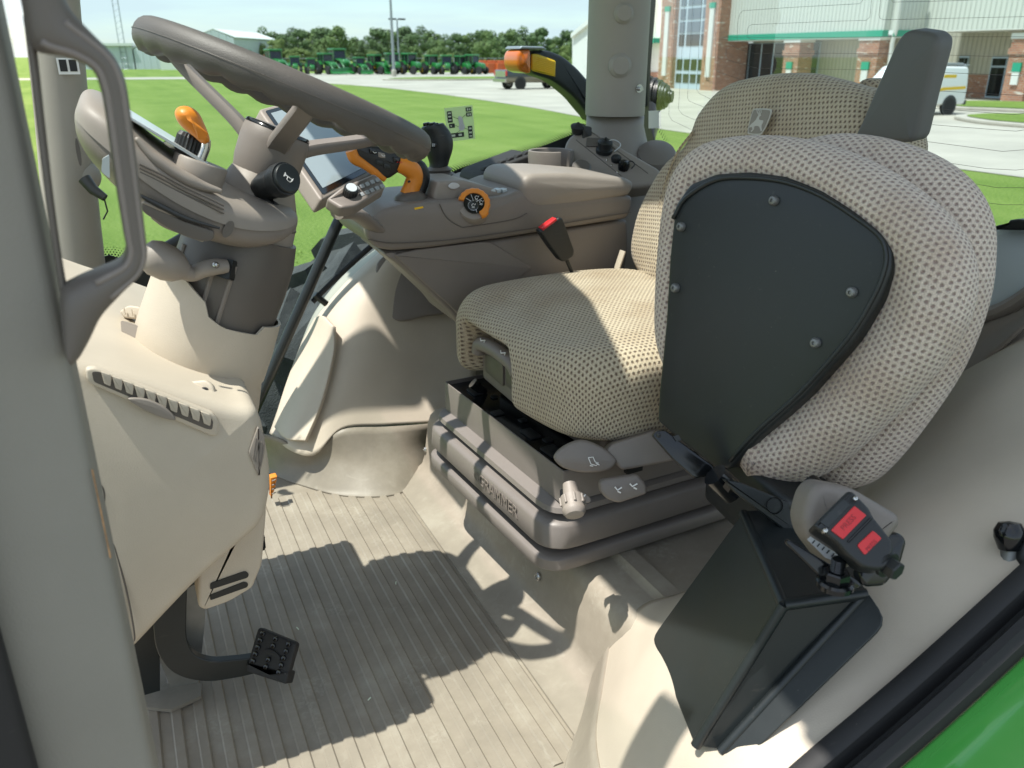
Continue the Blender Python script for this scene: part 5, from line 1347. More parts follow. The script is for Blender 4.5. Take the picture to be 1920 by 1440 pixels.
sp_ = thing('small_pedal', 'small black ribbed pedal edge peeking out right of the console', 'pedal', PZ(495, 1030, .01))
b = MB(); b.pillow(rnd([PY(x, y, 1.40) for x, y in ((488, 1002), (496, 1004), (499, 1028), (490, 1036))], .002), (0, .05, 0), r=.002); b.build('pad', 'black_rubber', parent=sp_)
for k in range(4):
    b = MB(); b.lathe([(.003, -.001), (.0025, .002), (.0001, .002)], PY(494, 1008 + k * 7, 1.399), (0, -1, 0), 8); b.build('stud', 'black_rubber', parent=sp_)
# ------------------------------------------------------------------ driver's seat
SA = R(4); SO = V((.80, 1.235, 0)); sx_ = V((math.cos(SA), math.sin(SA), 0)); sy_ = V((-math.sin(SA), math.cos(SA), 0))
def SL(x, y, z): return SO + sx_ * x + sy_ * y + V((0, 0, z))
ds = thing('driver_seat', 'beige dimpled fabric driver seat on a layered brown suspension base', 'seat', SL(0, 0, .17))
mat('skirt_grey', (0.185, 0.165, 0.15), 0.42, grain=0.2, gscale=1500, mottle=0.06, mscale=8)
def rrect(x0, x1, y0, y1, z, r, n=6): return rnd([SL(x0, y0, z), SL(x1, y0, z), SL(x1, y1, z), SL(x0, y1, z)], r, n)
def layer(name, m, x0, x1, y0, y1, z0, z1, r=.04, rim=.006, rb=None, **k):
    b = MB(); b.pillow(rrect(x0, x1, y0, y1, z1, r), V((0, 0, z0 - z1)), r=rim, rb=rb if rb is not None else rim, seg=4); return b.build(name, m, parent=ds, **k)
layer('base_slides', 'black_satin', -.235, .20, -.19, .20, .171, .20, .01, .003)
l1 = MB(); l1.rings([rrect(-.302 + i, .16 - i, -.235 + i, .245 - i, z, .055) for i, z in ((.012, .184), (.002, .186), (.0, .189), (.0, .206), (.003, .210), (.014, .2125), (.034, .215))]); l1.build('base_skirt', 'skirt_grey', parent=ds, smooth=40)
layer('bellows', 'black_rubber', -.268, .13, -.20, .21, .215, .262, .03, .003)
l2 = MB(); l2.rings([rrect(-.302 + i, .15 - i, -.243 + i, .240 - i, z, .055) for i, z in ((.010, .230), (.002, .231), (.0, .234), (.002, .268), (.005, .273), (.012, .276), (.036, .283), (.04, .284))]); l2.build('suspension_skirt', 'skirt_grey', parent=ds, smooth=40)
l3 = MB(); l3.rings([rrect(-.290 + i, .14 - i, -.236 + i, .226 - i, z, .05) for i, z in ((.020, .284), (.003, .287), (.0, .290), (.002, .298), (.008, .301), (.020, .306), (.026, .325))]); l3.build('upper_skirt', 'skirt_grey', parent=ds, smooth=40)
tr_ = MB(); tr_.rings([rrect(-.270 + i, .13, -.228 + i, .205 - i, z, .006, 2) for i, z in ((.0, .306), (.0, .356), (.001, .362), (.003, .3622), (.0032, .354))], True, False); tr_.build('tray', 'skirt_grey', parent=ds, smooth=40)
layer('tray_plate', 'black_gloss', -.266, .12, -.224, .20, .340, .3555, .004, .001)
for (x, y, w_, l_) in ((-.235, .14, .010, .018), (-.215, .10, .006, .006), (-.245, .03, .010, .010), (-.222, -.02, .007, .007), (-.238, -.075, .011, .020), (-.225, -.11, .008, .008), (-.24, -.15, .014, .020)):
    b = MB(); b.pillow(rnd([SL(x - w_, y - l_, .3556), SL(x + w_, y - l_, .3556), SL(x + w_, y + l_, .3556), SL(x - w_, y + l_, .3556)], .003, 2), (0, 0, .003), r=.001, seg=2); b.build('tray_clip', 'black_plastic', parent=ds)
# moulded lettering on the skirt front
b = text_mesh('GRAMMER', .030, SL(-.3025, -.075, .2555), -sy_, V((0, 0, 1)), .0006); b.build('lettering', 'taupe', parent=ds, smooth=0)
b = MB(); b.lathe([(.008, 0), (.008, .0007), (.006, .0007), (.006, 0)], SL(-.302, .005, .2555), -sx_, 16, cap=False); b.build('maker_ring', 'taupe', parent=ds)
# cushion
co = [(-.248, -.195), (-.264, -.12), (-.268, .0), (-.264, .12), (-.248, .19), (-.205, .238), (-.13, .262), (.0, .268), (.12, .25), (.20, .19), (.235, .08), (.235, -.08), (.20, -.19), (.12, -.25), (.0, -.272), (-.13, -.268), (-.205, -.242)]
def sstep(a, b_, x):
    t = max(0, min(1, (x - a) / (b_ - a))); return t * t * (3 - 2 * t)
b = MB(); b.pillow(spl([SL(x, y, .535) for x, y in co], 8, True), (0, 0, -.14), r=.052, rb=.03, seg=9, dome=.022, drings=8)
for k, p in enumerate(b.v):      # the front roll parts round the handle bay and the side rolls stand proud
    d = p - SO; x_, y_ = d.dot(sx_), d.dot(sy_)
    if x_ < -.12:
        wy = sstep(-.055, -.02, y_) * (1 - sstep(.125, .155, y_)); q = .065 * wy * sstep(.512, .470, p.z)
        b.v[k] = p + sx_ * q
    up_ = .012 * (sstep(.10, .20, abs(y_)) - .3) * sstep(.50, .55, p.z); b.v[k] = b.v[k] + V((0, 0, up_))
cu = b.build('cushion', 'seat_fabric', parent=ds, smooth=180)
# front depth handles in the notch
hnd = thing  # (handles are parts of the seat)
b = MB(); b.tube([SL(-.232, y, z) for y, z in ((.128, .440), (.118, .458), (.06, .464), (.0, .458), (-.02, .446))], .0135, 12, sm=4); hh = b.build('depth_handle', 'taupe', parent=ds)
b = MB(); b.pillow(rnd([SL(-.222, y, z) for y, z in ((.132, .455), (.132, .385), (-.03, .372), (-.03, .450))], .008), sx_ * .02, r=.003); b.build('handle_bezel', 'taupe', parent=ds)
for (y0, y1) in ((.045, .115), (-.02, .035)):
    b = MB(); b.pillow(rnd([SL(-.226, y0, .440), SL(-.226, y1, .444), SL(-.226, y1, .405), SL(-.226, y0, .398)], .006), sx_ * .005, r=.001, seg=2); b.build('handle_recess', 'taupe_dark', parent=ds)
for y in (.095, .018):
    b = MB(); q = SL(-.2405, y, .474)
    for (a, c) in (((-.010, .002), (-.002, -.004)), ((-.002, -.004), (.006, .004)), ((.006, .004), (.010, -.003))):
        b.tube([q - sy_ * a[0] + V((a[1] * .6, 0, a[1] * .3)), q - sy_ * c[0] + V((c[1] * .6, 0, c[1] * .3))], .0011, 5)
    b.build('seat_symbol', 'white_print', parent=hh)
b = MB(); b.pillow(rnd([SL(-.195, .13, .415), SL(.2, .13, .415), SL(.2, -.22, .415), SL(-.195, -.22, .415)], .02), (0, 0, -.055), r=.006); b.build('cushion_pan', 'taupe_dark', parent=ds)
b = MB(); q = SL(-.242, .135, .378); b.tube([q, q + V((.012, -.004, -.012)), q + V((.02, 0, -.022))], [.011, .009, .010], 10); b.build('latch', 'black_gloss', parent=ds)
# side controls
b = MB(); b.pillow(spl([W(x, y, 1.235) for x, y in ((1040, 856), (1058, 838), (1092, 826), (1128, 838), (1152, 856), (1156, 868), (1140, 882), (1100, 887), (1062, 880), (1044, 868))], 4, True), FW * .03, r=.006, dome=.004); sl_ = b.build('height_lever', 'taupe', parent=ds, smooth=60)
def symbol(pts, d, parent, r=.0007):
    b = MB()
    for P in pts: b.tube([W(x, y, d) for x, y in P], r, 5)
    return b.build('seat_symbol', 'white_print', parent=parent)
symbol([[(1103, 858), (1112, 857), (1116, 866), (1122, 868), (1118, 873), (1108, 870), (1103, 858)], [(1106, 873), (1112, 874)], [(1117, 868), (1124, 872)]], 1.226, sl_)
b = MB(); b.pillow(rnd([W(x, y, 1.24) for x, y in ((1136, 846), (1150, 832), (1235, 806), (1285, 850), (1275, 862), (1180, 880), (1166, 882))], .006), FW * .05, r=.005); b.build('side_cover', 'taupe', parent=ds)
b = MB(); b.pillow(rnd([W(x, y, 1.205) for x, y in ((1124, 906), (1130, 900), (1196, 890), (1212, 908), (1214, 926), (1160, 944), (1138, 936), (1125, 922))], .005), FW * .025, r=.005, dome=.002); sb = b.build('slide_switch', 'taupe', parent=ds, smooth=60)
symbol([[(1153, 913), (1158, 919), (1166, 914)], [(1158, 921), (1164, 924)], [(1181, 907), (1186, 912), (1195, 907)], [(1188, 914), (1194, 917)]], 1.197, sb, .0012)
b = MB(); b.box(SL(-.14, -.232, .342), (.03, .012, .018), axes=(sx_, sy_, V((0, 0, 1)))); b.build('switch_slot', 'black_plastic', parent=ds)
b = MB(); b.box(SL(.0, -.232, .342), (.022, .012, .018), axes=(sx_, sy_, V((0, 0, 1)))); b.build('bracket_hole', 'black_plastic', parent=ds)
kc_ = W(1074, 943, 1.165); ka = (W(1074, 958, 1.15) - W(1074, 930, 1.18)).normalized(); ka = V((-.25, -.8, -.55)).normalized()
b = MB(); b.lathe([(.010, -.03), (.012, -.012), (.0165, -.010), (.0170, .0), (.0155, .006), (.0165, .009), (.0165, .014), (.013, .019), (.006, .021), (.0001, .021)], kc_, ka, 20); kn = b.build('weight_knob', 'taupe_light', parent=ds)
for k in range(8):
    a = 2 * PI * k / 8; xx = ka.orthogonal().normalized(); yy = ka.cross(xx); b = MB(); b.tube([kc_ + (xx * math.cos(a) + yy * math.sin(a)) * .0168 + ka * h for h in (-.008, .004)], .002, 6); b.build('knob_grip', 'taupe_light', parent=kn)
b = MB(); b.prism(rnd([W(x, y, 1.19) for x, y in ((1050, 918), (1072, 916), (1072, 936), (1050, 940))], .002), FW * .006); b.build('knob_slot', 'black_plastic', parent=ds, smooth=0)
b = MB(); b.pillow(rnd([W(x, y, 1.18) for x, y in ((1084, 928), (1094, 924), (1108, 934), (1108, 942), (1090, 946))], .003), FW * .008, r=.002); b.build('knob_flag', 'taupe_light', parent=ds)
symbol([[(1088, 930), (1092, 934), (1098, 927)]], 1.176, ds, .0012)
# backrest
BP = V((.945, 1.25, .5)); BN = V((-.985, 0, .17)).normalized(); BYC = 1.135
hl = [(1236, 566), (1188, 522), (1170, 480), (1174, 430), (1192, 372), (1230, 304), (1272, 262), (1297, 204), (1343, 154), (1410, 134), (1485, 129)]
Lp = [PN(x, y, BP, BN) for x, y in hl]
Rp = [V((p.x, 2 * BYC - p.y, p.z)) for p in reversed(Lp[:-1])]
b = MB(); b.pillow(spl(Lp + Rp, 5, True), -BN * .13, r=.040, rb=.03, seg=7, dome=.018, drings=8); bk = b.build('backrest', 'seat_fabric', parent=ds, smooth=180)
wing = spl([PN(x, y, BP + BN * .004, BN) for x, y in ((1300, 246), (1268, 290), (1245, 350), (1232, 420), (1232, 500), (1240, 560))], 6)
b = MB(); b.tube(wing, .0025, 8); b.build('backrest_seam', 'seat_fabric', parent=bk, smooth=180)
# emblem on the backrest: shield with a leaping stag
ec = PN(1424, 229, BP + BN * .022, BN); eu = V((.04, -1, 0)).normalized(); ev = BN.cross(eu); ev = -ev if ev.z < 0 else ev
en = lambda x, y, o=0: ec + eu * x * .00105 + ev * y * .00105 + BN * o
mat('emblem_field', (0.26, 0.24, 0.205), 0.8)
mat('emblem_line', (0.50, 0.49, 0.44), 0.7)
sh_o = [(-19, 17), (-12, 20), (14, 21), (22, 18), (20, 2), (14, -14), (8, -19), (-14, -20), (-20, -16), (-21, 0)]
b = MB(); b.prism(spl([en(x, y) for x, y in sh_o], 3, True), BN * .0016); em = b.build('emblem', 'emblem_line', parent=bk, smooth=0)
b = MB(); b.prism(spl([en(x * .9, y * .9, .0017) for x, y in sh_o], 3, True), BN * .0006); b.build('emblem_field', 'emblem_field', parent=bk, smooth=0)
stag = [(-17, -10), (-12, -8), (-9, -12), (-12, -15), (-10, -16), (-6, -12), (-6, -7), (0, -6), (5, -7), (10, -13), (13, -13), (10, -8), (9, -4), (11, 0), (10, 3), (4, 3), (0, 4), (0, 8), (3, 10), (1, 12), (-2, 11), (-4, 8), (-6, 3), (-10, -1), (-14, -4), (-17, -7)]
b = MB(); b.prism([en(x, y, .0024) for x, y in stag], BN * .0006); b.build('emblem_stag', 'emblem_line', parent=bk, smooth=0)
for P in ([(-2, 11), (-7, 15), (-9, 18)], [(-1, 11), (-2, 15), (-5, 18)], [(0, 11), (2, 15), (0, 18)]):
    b = MB(); b.tube([en(x, y, .0028) for x, y in P], .0009, 5); b.build('emblem_antler', 'emblem_line', parent=bk)
# raised left armrest
b = MB(); pad_o = [(1594, 268), (1612, 232), (1648, 148), (1678, 80), (1690, 63), (1705, 56), (1745, 62), (1757, 74), (1756, 92), (1735, 170), (1712, 268)]
b.pillow(rnd([PX(x, y, 1.00) for x, y in pad_o], .012, 4), V((.036, .002, .004)), r=.008, dome=.003); b.build('armrest', 'grey_pad', parent=ds, smooth=60)
b = MB(); b.pillow(spl([PX(x, y, 1.14) for x, y in ((1610, 150), (1640, 160), (1632, 205), (1590, 250), (1560, 262), (1575, 210))], 4, True), V((.05, 0, 0)), r=.012); b.build('armrest_root', 'seat_fabric', parent=ds, smooth=180)
# seat belt buckle on its stalk
bb = thing('seat_belt_buckle', 'black seat belt buckle with red button standing between armrest console and seat', 'buckle', PY(1070, 505, 1.44))
b = MB(); b.pillow(rnd([PY(x, y, 1.435) for x, y in ((1011, 434), (1050, 407), (1056, 410), (1078, 470), (1076, 482), (1058, 492), (1050, 488), (1030, 462))], .005), (0, .022, 0), r=.005); b.build('housing', 'black_plastic', parent=bb)
b = MB(); b.pillow(rnd([PY(x, y, 1.433) for x, y in ((1016, 428), (1043, 409), (1046, 413), (1019, 433))], .001), (0, .018, 0), r=.002, seg=2); b.build('release_button', 'red_button', parent=bb)
b = MB(); b.tube([PY(x, y, 1.445) for x, y in ((1062, 486), (1068, 500), (1078, 525), (1085, 560))], .004, 8); b.build('stalk', 'black_plastic', parent=bb)
b = MB(); b.tube([PY(x, y, 1.46) for x, y in ((1168, 470), (1158, 500), (1150, 540))], .010, 10, flat=.4); b.build('belt_guide', 'beige', parent=bb)
# ------------------------------------------------------------------ armrest console on the seat's right
ac_ = thing('armrest_console', 'brown right hand armrest console with padded lid, orange dial and switches', 'console', PY(900, 560, 1.6))
YA = 1.515
body = [(687, 446), (689, 425), (700, 406), (722, 392), (760, 384), (805, 379), (852, 376), (900, 374), (950, 368), (982, 354), (1010, 350), (1188, 368), (1186, 392), (1178, 410), (1050, 430), (930, 449), (800, 466), (735, 471), (703, 465)]
b = MB(); b.pillow(rnd([PY(x, y, YA) for x, y in body], .010, 3), (0, .235, 0), r=.010, dome=.004); bo = b.build('console_body', 'taupe', parent=ac_, smooth=55)
for P in ([(690, 449), (740, 456), (850, 449), (1000, 428), (1183, 398)], [(824, 382), (838, 408), (862, 424), (880, 425), (960, 412), (988, 400)]):
    b = MB(); b.tube([PY(x, y, YA - .0040) for x, y in P], .0011, 6, sm=5); b.build('console_seam', 'taupe_dark', parent=ac_)
b = MB(); b.pillow(rnd([PY(x, y, YA - .004) for x, y in ((975, 352), (982, 334), (998, 326), (1060, 325), (1176, 334), (1190, 342), (1190, 352), (1182, 368), (1100, 382), (1012, 393), (996, 390), (984, 378))], .010, 4), (0, .20, 0), r=.014, dome=.004); b.build('armrest_pad', 'taupe_light', parent=ac_, smooth=60)
low = [(716, 474), (800, 467), (930, 450), (1050, 431), (1178, 411), (1180, 470), (1168, 530), (1100, 545), (1000, 560), (900, 600), (862, 612), (845, 588), (800, 545), (750, 500)]
b = MB(); b.pillow(rnd([PY(x, y, YA + .018) for x, y in low], .012, 3), (0, .18, 0), r=.010, dome=.003); b.build('console_side', 'taupe', parent=ac_, smooth=55)
b = MB(); b.pillow(rnd([PY(x, y, YA + .0125) for x, y in ((738, 478), (780, 468), (905, 453), (922, 454), (1000, 502), (960, 535), (900, 575), (864, 596), (850, 580), (800, 535))], .008, 3), (0, .01, 0), r=.004); b.build('console_cover', 'taupe', parent=ac_)
# top deck pieces
b = MB(); b.pillow(rnd([PY(x, y, YA + .03) for x, y in ((812, 372), (822, 340), (870, 338), (935, 356), (952, 368), (945, 380), (820, 382))], .006), (0, .12, 0), r=.006); b.build('switch_deck', 'taupe_light', parent=ac_)
b = MB(); b.pillow(rnd([PY(x, y, 1.70) for x, y in ((788, 345), (795, 334), (860, 333), (873, 338), (872, 346))], .004), (0, .06, 0), r=.004); b.build('joystick_deck', 'taupe', parent=ac_)
dc = PY(889, 382, YA - .006); dn = V((-.25, -.80, .55)).normalized(); du = (RT - dn * RT.dot(dn)).normalized(); dv = dn.cross(du); dv = -dv if dv.z < 0 else dv
def dpt(a, r, h): return dc + (du * math.cos(a) + dv * math.sin(a)) * r + dn * h
b = MB(); b.lathe([(.033, -.03), (.0335, -.006), (.031, -.002), (.0001, -.002)], dc, dn, 36); b.build('dial_base', 'taupe_light', parent=ac_)
b = MB(); nseg = 44; rg = []
for k in range(nseg + 1):
    a = R(-62) + R(232) * k / nseg; ro = .0305 + (.0010 if (k // 2) % 2 else 0)
    if k < 6: ro += .004
    rg.append([dpt(a, .0205, -.001), dpt(a, .0205, .006), dpt(a, ro - .003, .0075), dpt(a, ro, .004), dpt(a, ro, -.001)])
b.rings(rg); b.build('dial_ring', 'orange_plastic', parent=ac_, smooth=25)
b = MB(); b.lathe([(.0203, -.001), (.0203, .003), (.0001, .003)], dc, dn, 32); df = b.build('dial_face', 'black_gloss', parent=ac_)
for a in (-75, 35, 110, 150):
    b = MB(); b.tube([dpt(R(a), .004, .0034), dpt(R(a), .0195, .0034)], .0006, 5); b.build('dial_mark', 'label_grey', parent=df)
b = MB(); b.lathe([(.0098, .0025), (.0098, .0046), (.0088, .0050), (.0001, .005)], dpt(R(-110), .006, 0), dn, 22); b.build('dial_button', 'black_satin', parent=df)
b = MB(); b.lathe([(.0102, .003), (.0102, .0046), (.0097, .0047)], dpt(R(-110), .006, 0), dn, 22, cap=False); b.build('dial_button_ring', 'steel', parent=df)
for a, r in ((70, .0125), (10, .0135), (-110, .006)):
    c = dpt(R(a), r, .0036 if r > .01 else .0054); b = MB()
    b.tube([c + (du * math.cos(t) * .0028 + dv * math.sin(t) * .0032) for t in [R(40) + k * R(290) / 9 for k in range(10)]], .0005, 5); b.tube([c + du * .003 + dv * .0005, c + du * .0045 + dv * .0035], .0005, 5); b.tube([c - du * .003 - dv * .0052, c + du * .003 - dv * .0052], .0005, 5); b.build('dial_symbol', 'white_print', parent=df)
for k in range(3):
    b = MB(); b.pillow(rnd([PY(x + k * 11, y - k * .3, YA + .03) for x, y in ((920, 356), (929, 354), (930, 361), (921, 363))], .001), (0, .02, 0), r=.001, seg=2); b.build('deck_switch', 'shelf_grey', parent=ac_)
b = MB(); b.lathe([(.012, -.01), (.012, .004), (.009, .008), (.0001, .008)], PY(951, 346, 1.62), (.1, -.6, .7), 18); b.build('yellow_knob', 'reflector_yellow', parent=ac_)
b = MB(); b.lathe([(.0125, -.012), (.0135, .001), (.0122, .002)], PY(957, 346, 1.63), (.1, -.6, .7), 18, cap=False); b.build('knob_bezel', 'label_grey', parent=ac_)
b = MB(); b.pillow(spl([PY(x, y, YA + .025) for x, y in ((841, 349), (848, 343), (858, 344), (862, 349), (855, 354), (846, 354))], 3, True), (0, .004, 0), r=.001); b.build('round_switch', 'label_grey', parent=ac_)
for (x, y) in ((803, 347), (785, 388)):
    b = MB(); b.prism([PY(x + a, y + c, YA - .002 if y > 370 else 1.60) for a, c in ((-8, 2), (8, -1), (9, 2), (-7, 5))], (0, .002, 0)); b.build('warning_sticker', 'reflector_yellow', parent=ac_, smooth=0)
# ------------------------------------------------------------------ main command lever
ml = thing('command_lever', 'orange and black main command lever on the front of the armrest console', 'lever', PY(770, 385, 1.57))
for k, (r, y) in enumerate(((.031, 388), (.034, 382), (.029, 378), (.033, 373), (.027, 369), (.031, 364), (.024, 358), (.018, 354))):
    pass
bp_ = [(.030, -.026), (.034, -.020), (.029, -.015), (.033, -.009), (.027, -.004), (.032, .003), (.030, .008), (.022, .014), (.016, .018)]
b = MB(); b.lathe(bp_, PY(770, 374, 1.575), V((-.05, -.05, 1)), 28); b.build('boot', 'taupe_dark', parent=ml)
b = MB(); b.tube([PY(x, y, 1.575) for x, y in ((767, 365), (772, 350), (777, 335), (774, 322), (762, 312), (745, 306))], [.0185, .0165, .0165, .018, .018, .016], 16, sm=5); b.build('stem', 'orange_plastic', parent=ml, smooth=60)
b = MB(); b.tube([PY(x, y, 1.588) for x, y in ((784, 366), (790, 350), (793, 332), (786, 316), (770, 306))], [.012, .012, .014, .016, .014], 14, sm=5); b.build('stem_back', 'black_plastic', parent=ml, smooth=60)
b = MB(); b.pillow(rnd([PY(x, y, 1.565) for x, y in ((664, 274), (700, 272), (752, 288), (784, 304), (790, 318), (764, 318), (750, 322), (730, 336), (712, 331), (690, 312), (668, 294))], .006, 3), (0, .045, 0), r=.007, dome=.003); hd_ = b.build('head', 'black_plastic', parent=ml, smooth=60)
b = MB(); b.tube([PY(x, y, 1.57) for x, y in ((658, 282), (665, 297), (684, 309), (704, 323), (722, 337))], [.011, .011, .0085, .008, .005], 14, sm=5); b.build('grip_edge', 'orange_plastic', parent=ml, smooth=60)
for (x, y, m) in ((700, 284, 'black_gloss'), (716, 291, 'taupe_light'), (744, 300, 'black_gloss'), (726, 312, 'black_satin'), (712, 305, 'black_satin')):
    b = MB(); b.pillow(rnd([PY(x + a, y + c, 1.560) for a, c in ((-7, -6), (6, -3), (7, 6), (-6, 4))], .002), (0, .004, 0), r=.0012, seg=2); b.build('key', m, parent=hd_)
for (x, y) in ((702, 285), (718, 291)):
    b = MB(); b.tube([PY(x - 3, y - 1, 1.5585), PY(x, y + 2, 1.5585), PY(x + 4, y + 1, 1.5585)], .0006, 5); b.build('key_symbol', 'white_print', parent=hd_)
for k in range(3):
    b = MB(); b.tube([PY(744 + k * 4, 304, 1.5585), PY(746 + k * 4, 304.5, 1.5585)], .0009, 5); b.build('key_light', 'red_button', parent=hd_)
b = MB(); b.tube([PY(765, 341, 1.556), PY(769, 340, 1.556)], .0022, 6); b.build('grip_slot', 'black_plastic', parent=ml)
# ------------------------------------------------------------------ loader joystick
js = thing('loader_joystick', 'black loader joystick with ribbed rubber boot behind the command lever', 'joystick', PY(823, 335, 1.72))
b = MB(); b.lathe([(.030, -.016), (.035, -.012), (.027, -.007), (.034, -.002), (.025, .003), (.029, .007), (.021, .013), (.016, .018)], PY(823, 324, 1.725), V((-.02, 0, 1)), 28); b.build('boot', 'taupe_dark', parent=js)
b = MB(); rg = []
for (x, y, rx, ry, tilt) in ((822, 314, .021, .021, 0), (824, 302, .022, .022, 0), (824, 285, .028, .025, 0), (823, 268, .030, .026, 0), (819, 252, .029, .025, 0), (813, 240, .026, .024, 0), (811, 234, .023, .022, 0)):
    c = PY(x, y, 1.725); rg.append([c + RT * math.cos(a) * rx + V((.39, .84, 0)).normalized() * math.sin(a) * ry + V((0, 0, .004 * math.cos(a))) for a in [2 * PI * k / 24 for k in range(24)]])
RGs = [list(x) for x in zip(*[spl(col, 3) for col in zip(*rg)])]
b.rings(RGs); hj = b.build('grip', 'black_plastic', parent=js, smooth=50, bevel=.003)
b = MB(); b.lathe([(.0062, 0), (.0062, .002), (.0045, .003), (.0001, .003)], PY(813, 272, 1.697), V((-.25, -1, .1)), 18); btn = b.build('thumb_button', 'black_gloss', parent=js)
b = MB(); b.tube([PY(811.5, 275, 1.6935), PY(811.5, 269, 1.6935)], .0009, 5); b.tube([PY(814, 275, 1.6935), PY(814, 269, 1.6935)], .0009, 5); b.build('button_symbol', 'label_grey', parent=btn)
for k in range(5):
    c = PY(797 + k * 5.5, 234 - (1 if k % 2 else 0), 1.715 + (.012 if k % 2 else 0)); b = MB(); b.lathe([(.0045, -.002), (.0042, .003), (.003, .004), (.0001, .004)], c, V((-.2, -.1, 1)), 12); b.build('top_button', 'black_gloss', parent=js)
b = MB(); b.pillow(spl([PY(x, y, 1.715) for x, y in ((790, 265), (797, 262), (799, 275), (792, 278))], 3, True), (0, .012, 0), r=.003); b.build('side_trigger', 'black_gloss', parent=js)
# ------------------------------------------------------------------ display and keypad
mn = thing('display_monitor', 'slim tilted touchscreen display behind the steering wheel, grey screen', 'display', W(640, 400, 1.5))
BL, TLm = W(604, 376, 1.44), W(486, 204, 1.54); BRm = W(706, 322, 1.66); TRm = TLm + (BRm - BL)
mN = (BRm - BL).cross(TLm - BL).normalized(); mN = mN if mN.dot(CAM - BL) > 0 else -mN
b = MB(); b.pillow(rnd([BL, BRm, TRm, TLm], .010, 4), -mN * .032, r=.005); b.build('housing', 'taupe_light', parent=mn, smooth=50)
def mq(u, v, o=0): return BL + (BRm - BL) * u + (TLm - BL) * v + mN * o
b = MB(); b.prism(rnd([mq(.05, .04, .0004), mq(.95, .04, .0004), mq(.95, .96, .0004), mq(.05, .96, .0004)], .006, 3), mN * .0008); b.build('bezel', 'black_gloss', parent=mn, smooth=0)
b = MB(); b.prism([mq(.10, .09, .0014), mq(.92, .09, .0014), mq(.92, .92, .0014), mq(.10, .92, .0014)], mN * .0004); b.build('glass', 'screen', parent=mn, smooth=0)
mat('key_grey', (0.30, 0.32, 0.33), 0.5)
kp = thing('keypad', 'small keypad with ten grey keys and a ribbed knob below the display', 'keypad', W(668, 400, 1.5))
kb_ = [W(x, y, d) for x, y, d in ((612, 372, 1.40), (640, 350, 1.41), (702, 324, 1.46), (720, 340, 1.46), (722, 352, 1.455), (668, 386, 1.40), (640, 390, 1.39))]
kn_ = newell(kb_).normalized(); kn_ = kn_ if kn_.dot(CAM - kb_[0]) > 0 else -kn_
b = MB(); b.pillow(rnd(kb_, .006, 3), -kn_ * .026, r=.005); b.build('housing', 'taupe', parent=kp, smooth=50)
for r_ in range(2):
    for k in range(5):
        x = 670 + k * 9.5 + r_ * 9; y = 352 - k * 3.9 + r_ * 11.5; c = PN(x, y, kb_[0].lerp(kb_[4], .5) + kn_ * .007, kn_)
        e1_ = (PN(x + 3.5, y - 1.5, kb_[0].lerp(kb_[4], .5) + kn_ * .007, kn_) - c); e2_ = (PN(x + 2.4, y + 3.4, kb_[0].lerp(kb_[4], .5) + kn_ * .007, kn_) - c)
        b = MB(); b.pillow(rnd([c - e1_ - e2_ * .9, c + e1_ - e2_ * .9, c + e1_ + e2_ * .9, c - e1_ + e2_ * .9], .001, 2), -kn_ * .003, r=.0008, seg=2); b.build('key', 'key_grey', parent=kp)
kk = PN(657, 360, kb_[0].lerp(kb_[4], .4) + kn_ * .008, kn_); b = MB(); nk = 36
xk = kn_.orthogonal().normalized(); yk = kn_.cross(xk)
b.rings([[kk + kn_ * h + (xk * math.cos(2 * PI * k / nk) + yk * math.sin(2 * PI * k / nk)) * r * (1 if k % 2 else .93) for k in range(nk)] for r, h in ((.0125, -.006), (.0125, .009), (.0105, .011))]); b.build('knob', 'black_plastic', parent=kp, smooth=20)
b = MB(); b.lathe([(.0095, .0112), (.009, .0122), (.0001, .0122)], kk, kn_, 20); b.build('knob_cap', 'shelf_grey', parent=kp)
b = MB(); b.tube([W(632, 400, 1.47), W(665, 400, 1.50), W(700, 425, 1.56), W(725, 445, 1.60)], [.020, .022, .020, .018], 12, sm=4, flat=.55); b.build('support_arm', 'taupe', parent=mn, smooth=60)
# ------------------------------------------------------------------ rear right corner: post, socket panel, cup holder, tray
rc_ = thing('rear_corner_module', 'beige rear corner post with round caps above a grey brown socket panel', 'corner post', V((1.15, 1.85, .5)))
PC = V((1.165, 1.885, 0))
b = MB(); b.lathe([(.0735, .812), (.0745, .818), (.0745, 1.62)], PC, (0, 0, 1), 36); b.build('post', 'beige_post', parent=rc_)
b = MB(); b.lathe([(.30, .40), (.245, .60), (.165, .655), (.115, .70), (.085, .745), (.074, .785), (.0735, .808)], PC + V((.02, .03, 0)), (0, 0, 1), 40); b.build('post_base', 'taupe_light', parent=rc_, smooth=180)
pfn = V((-.55, -.83, 0)).normalized()
for (x, y, r_) in ((1170, 25, .019), (1163, 123, .0225)):
    c = PN(x, y, PC + V((-.041, -.062, 0)), pfn); b = MB(); b.lathe([(r_ * 1.25, -.02), (r_ * 1.22, .002), (r_ * .95, .006), (r_ * .9, .008), (r_ * .6, .009), (.0001, .009)], c, V((-.35, -.93, .05)), 28); b.build('post_cap', 'beige_post', parent=rc_)
b = MB(); b.tube([PY(1190, 165, 1.83), PY(1199, 166, 1.81)], [.011, .010], 14); b.tube([PY(1196, 166, 1.82), PY(1203, 167, 1.80)], .005, 10); b.build('coat_knob', 'steel', parent=rc_)
pnl = [(1064, 258), (1084, 243), (1100, 238), (1240, 318), (1236, 345), (1180, 352), (1120, 335), (1062, 300), (1056, 280)]
pO = PY(1130, 290, 1.74); pN_ = V((-.45, -.62, .64)).normalized()
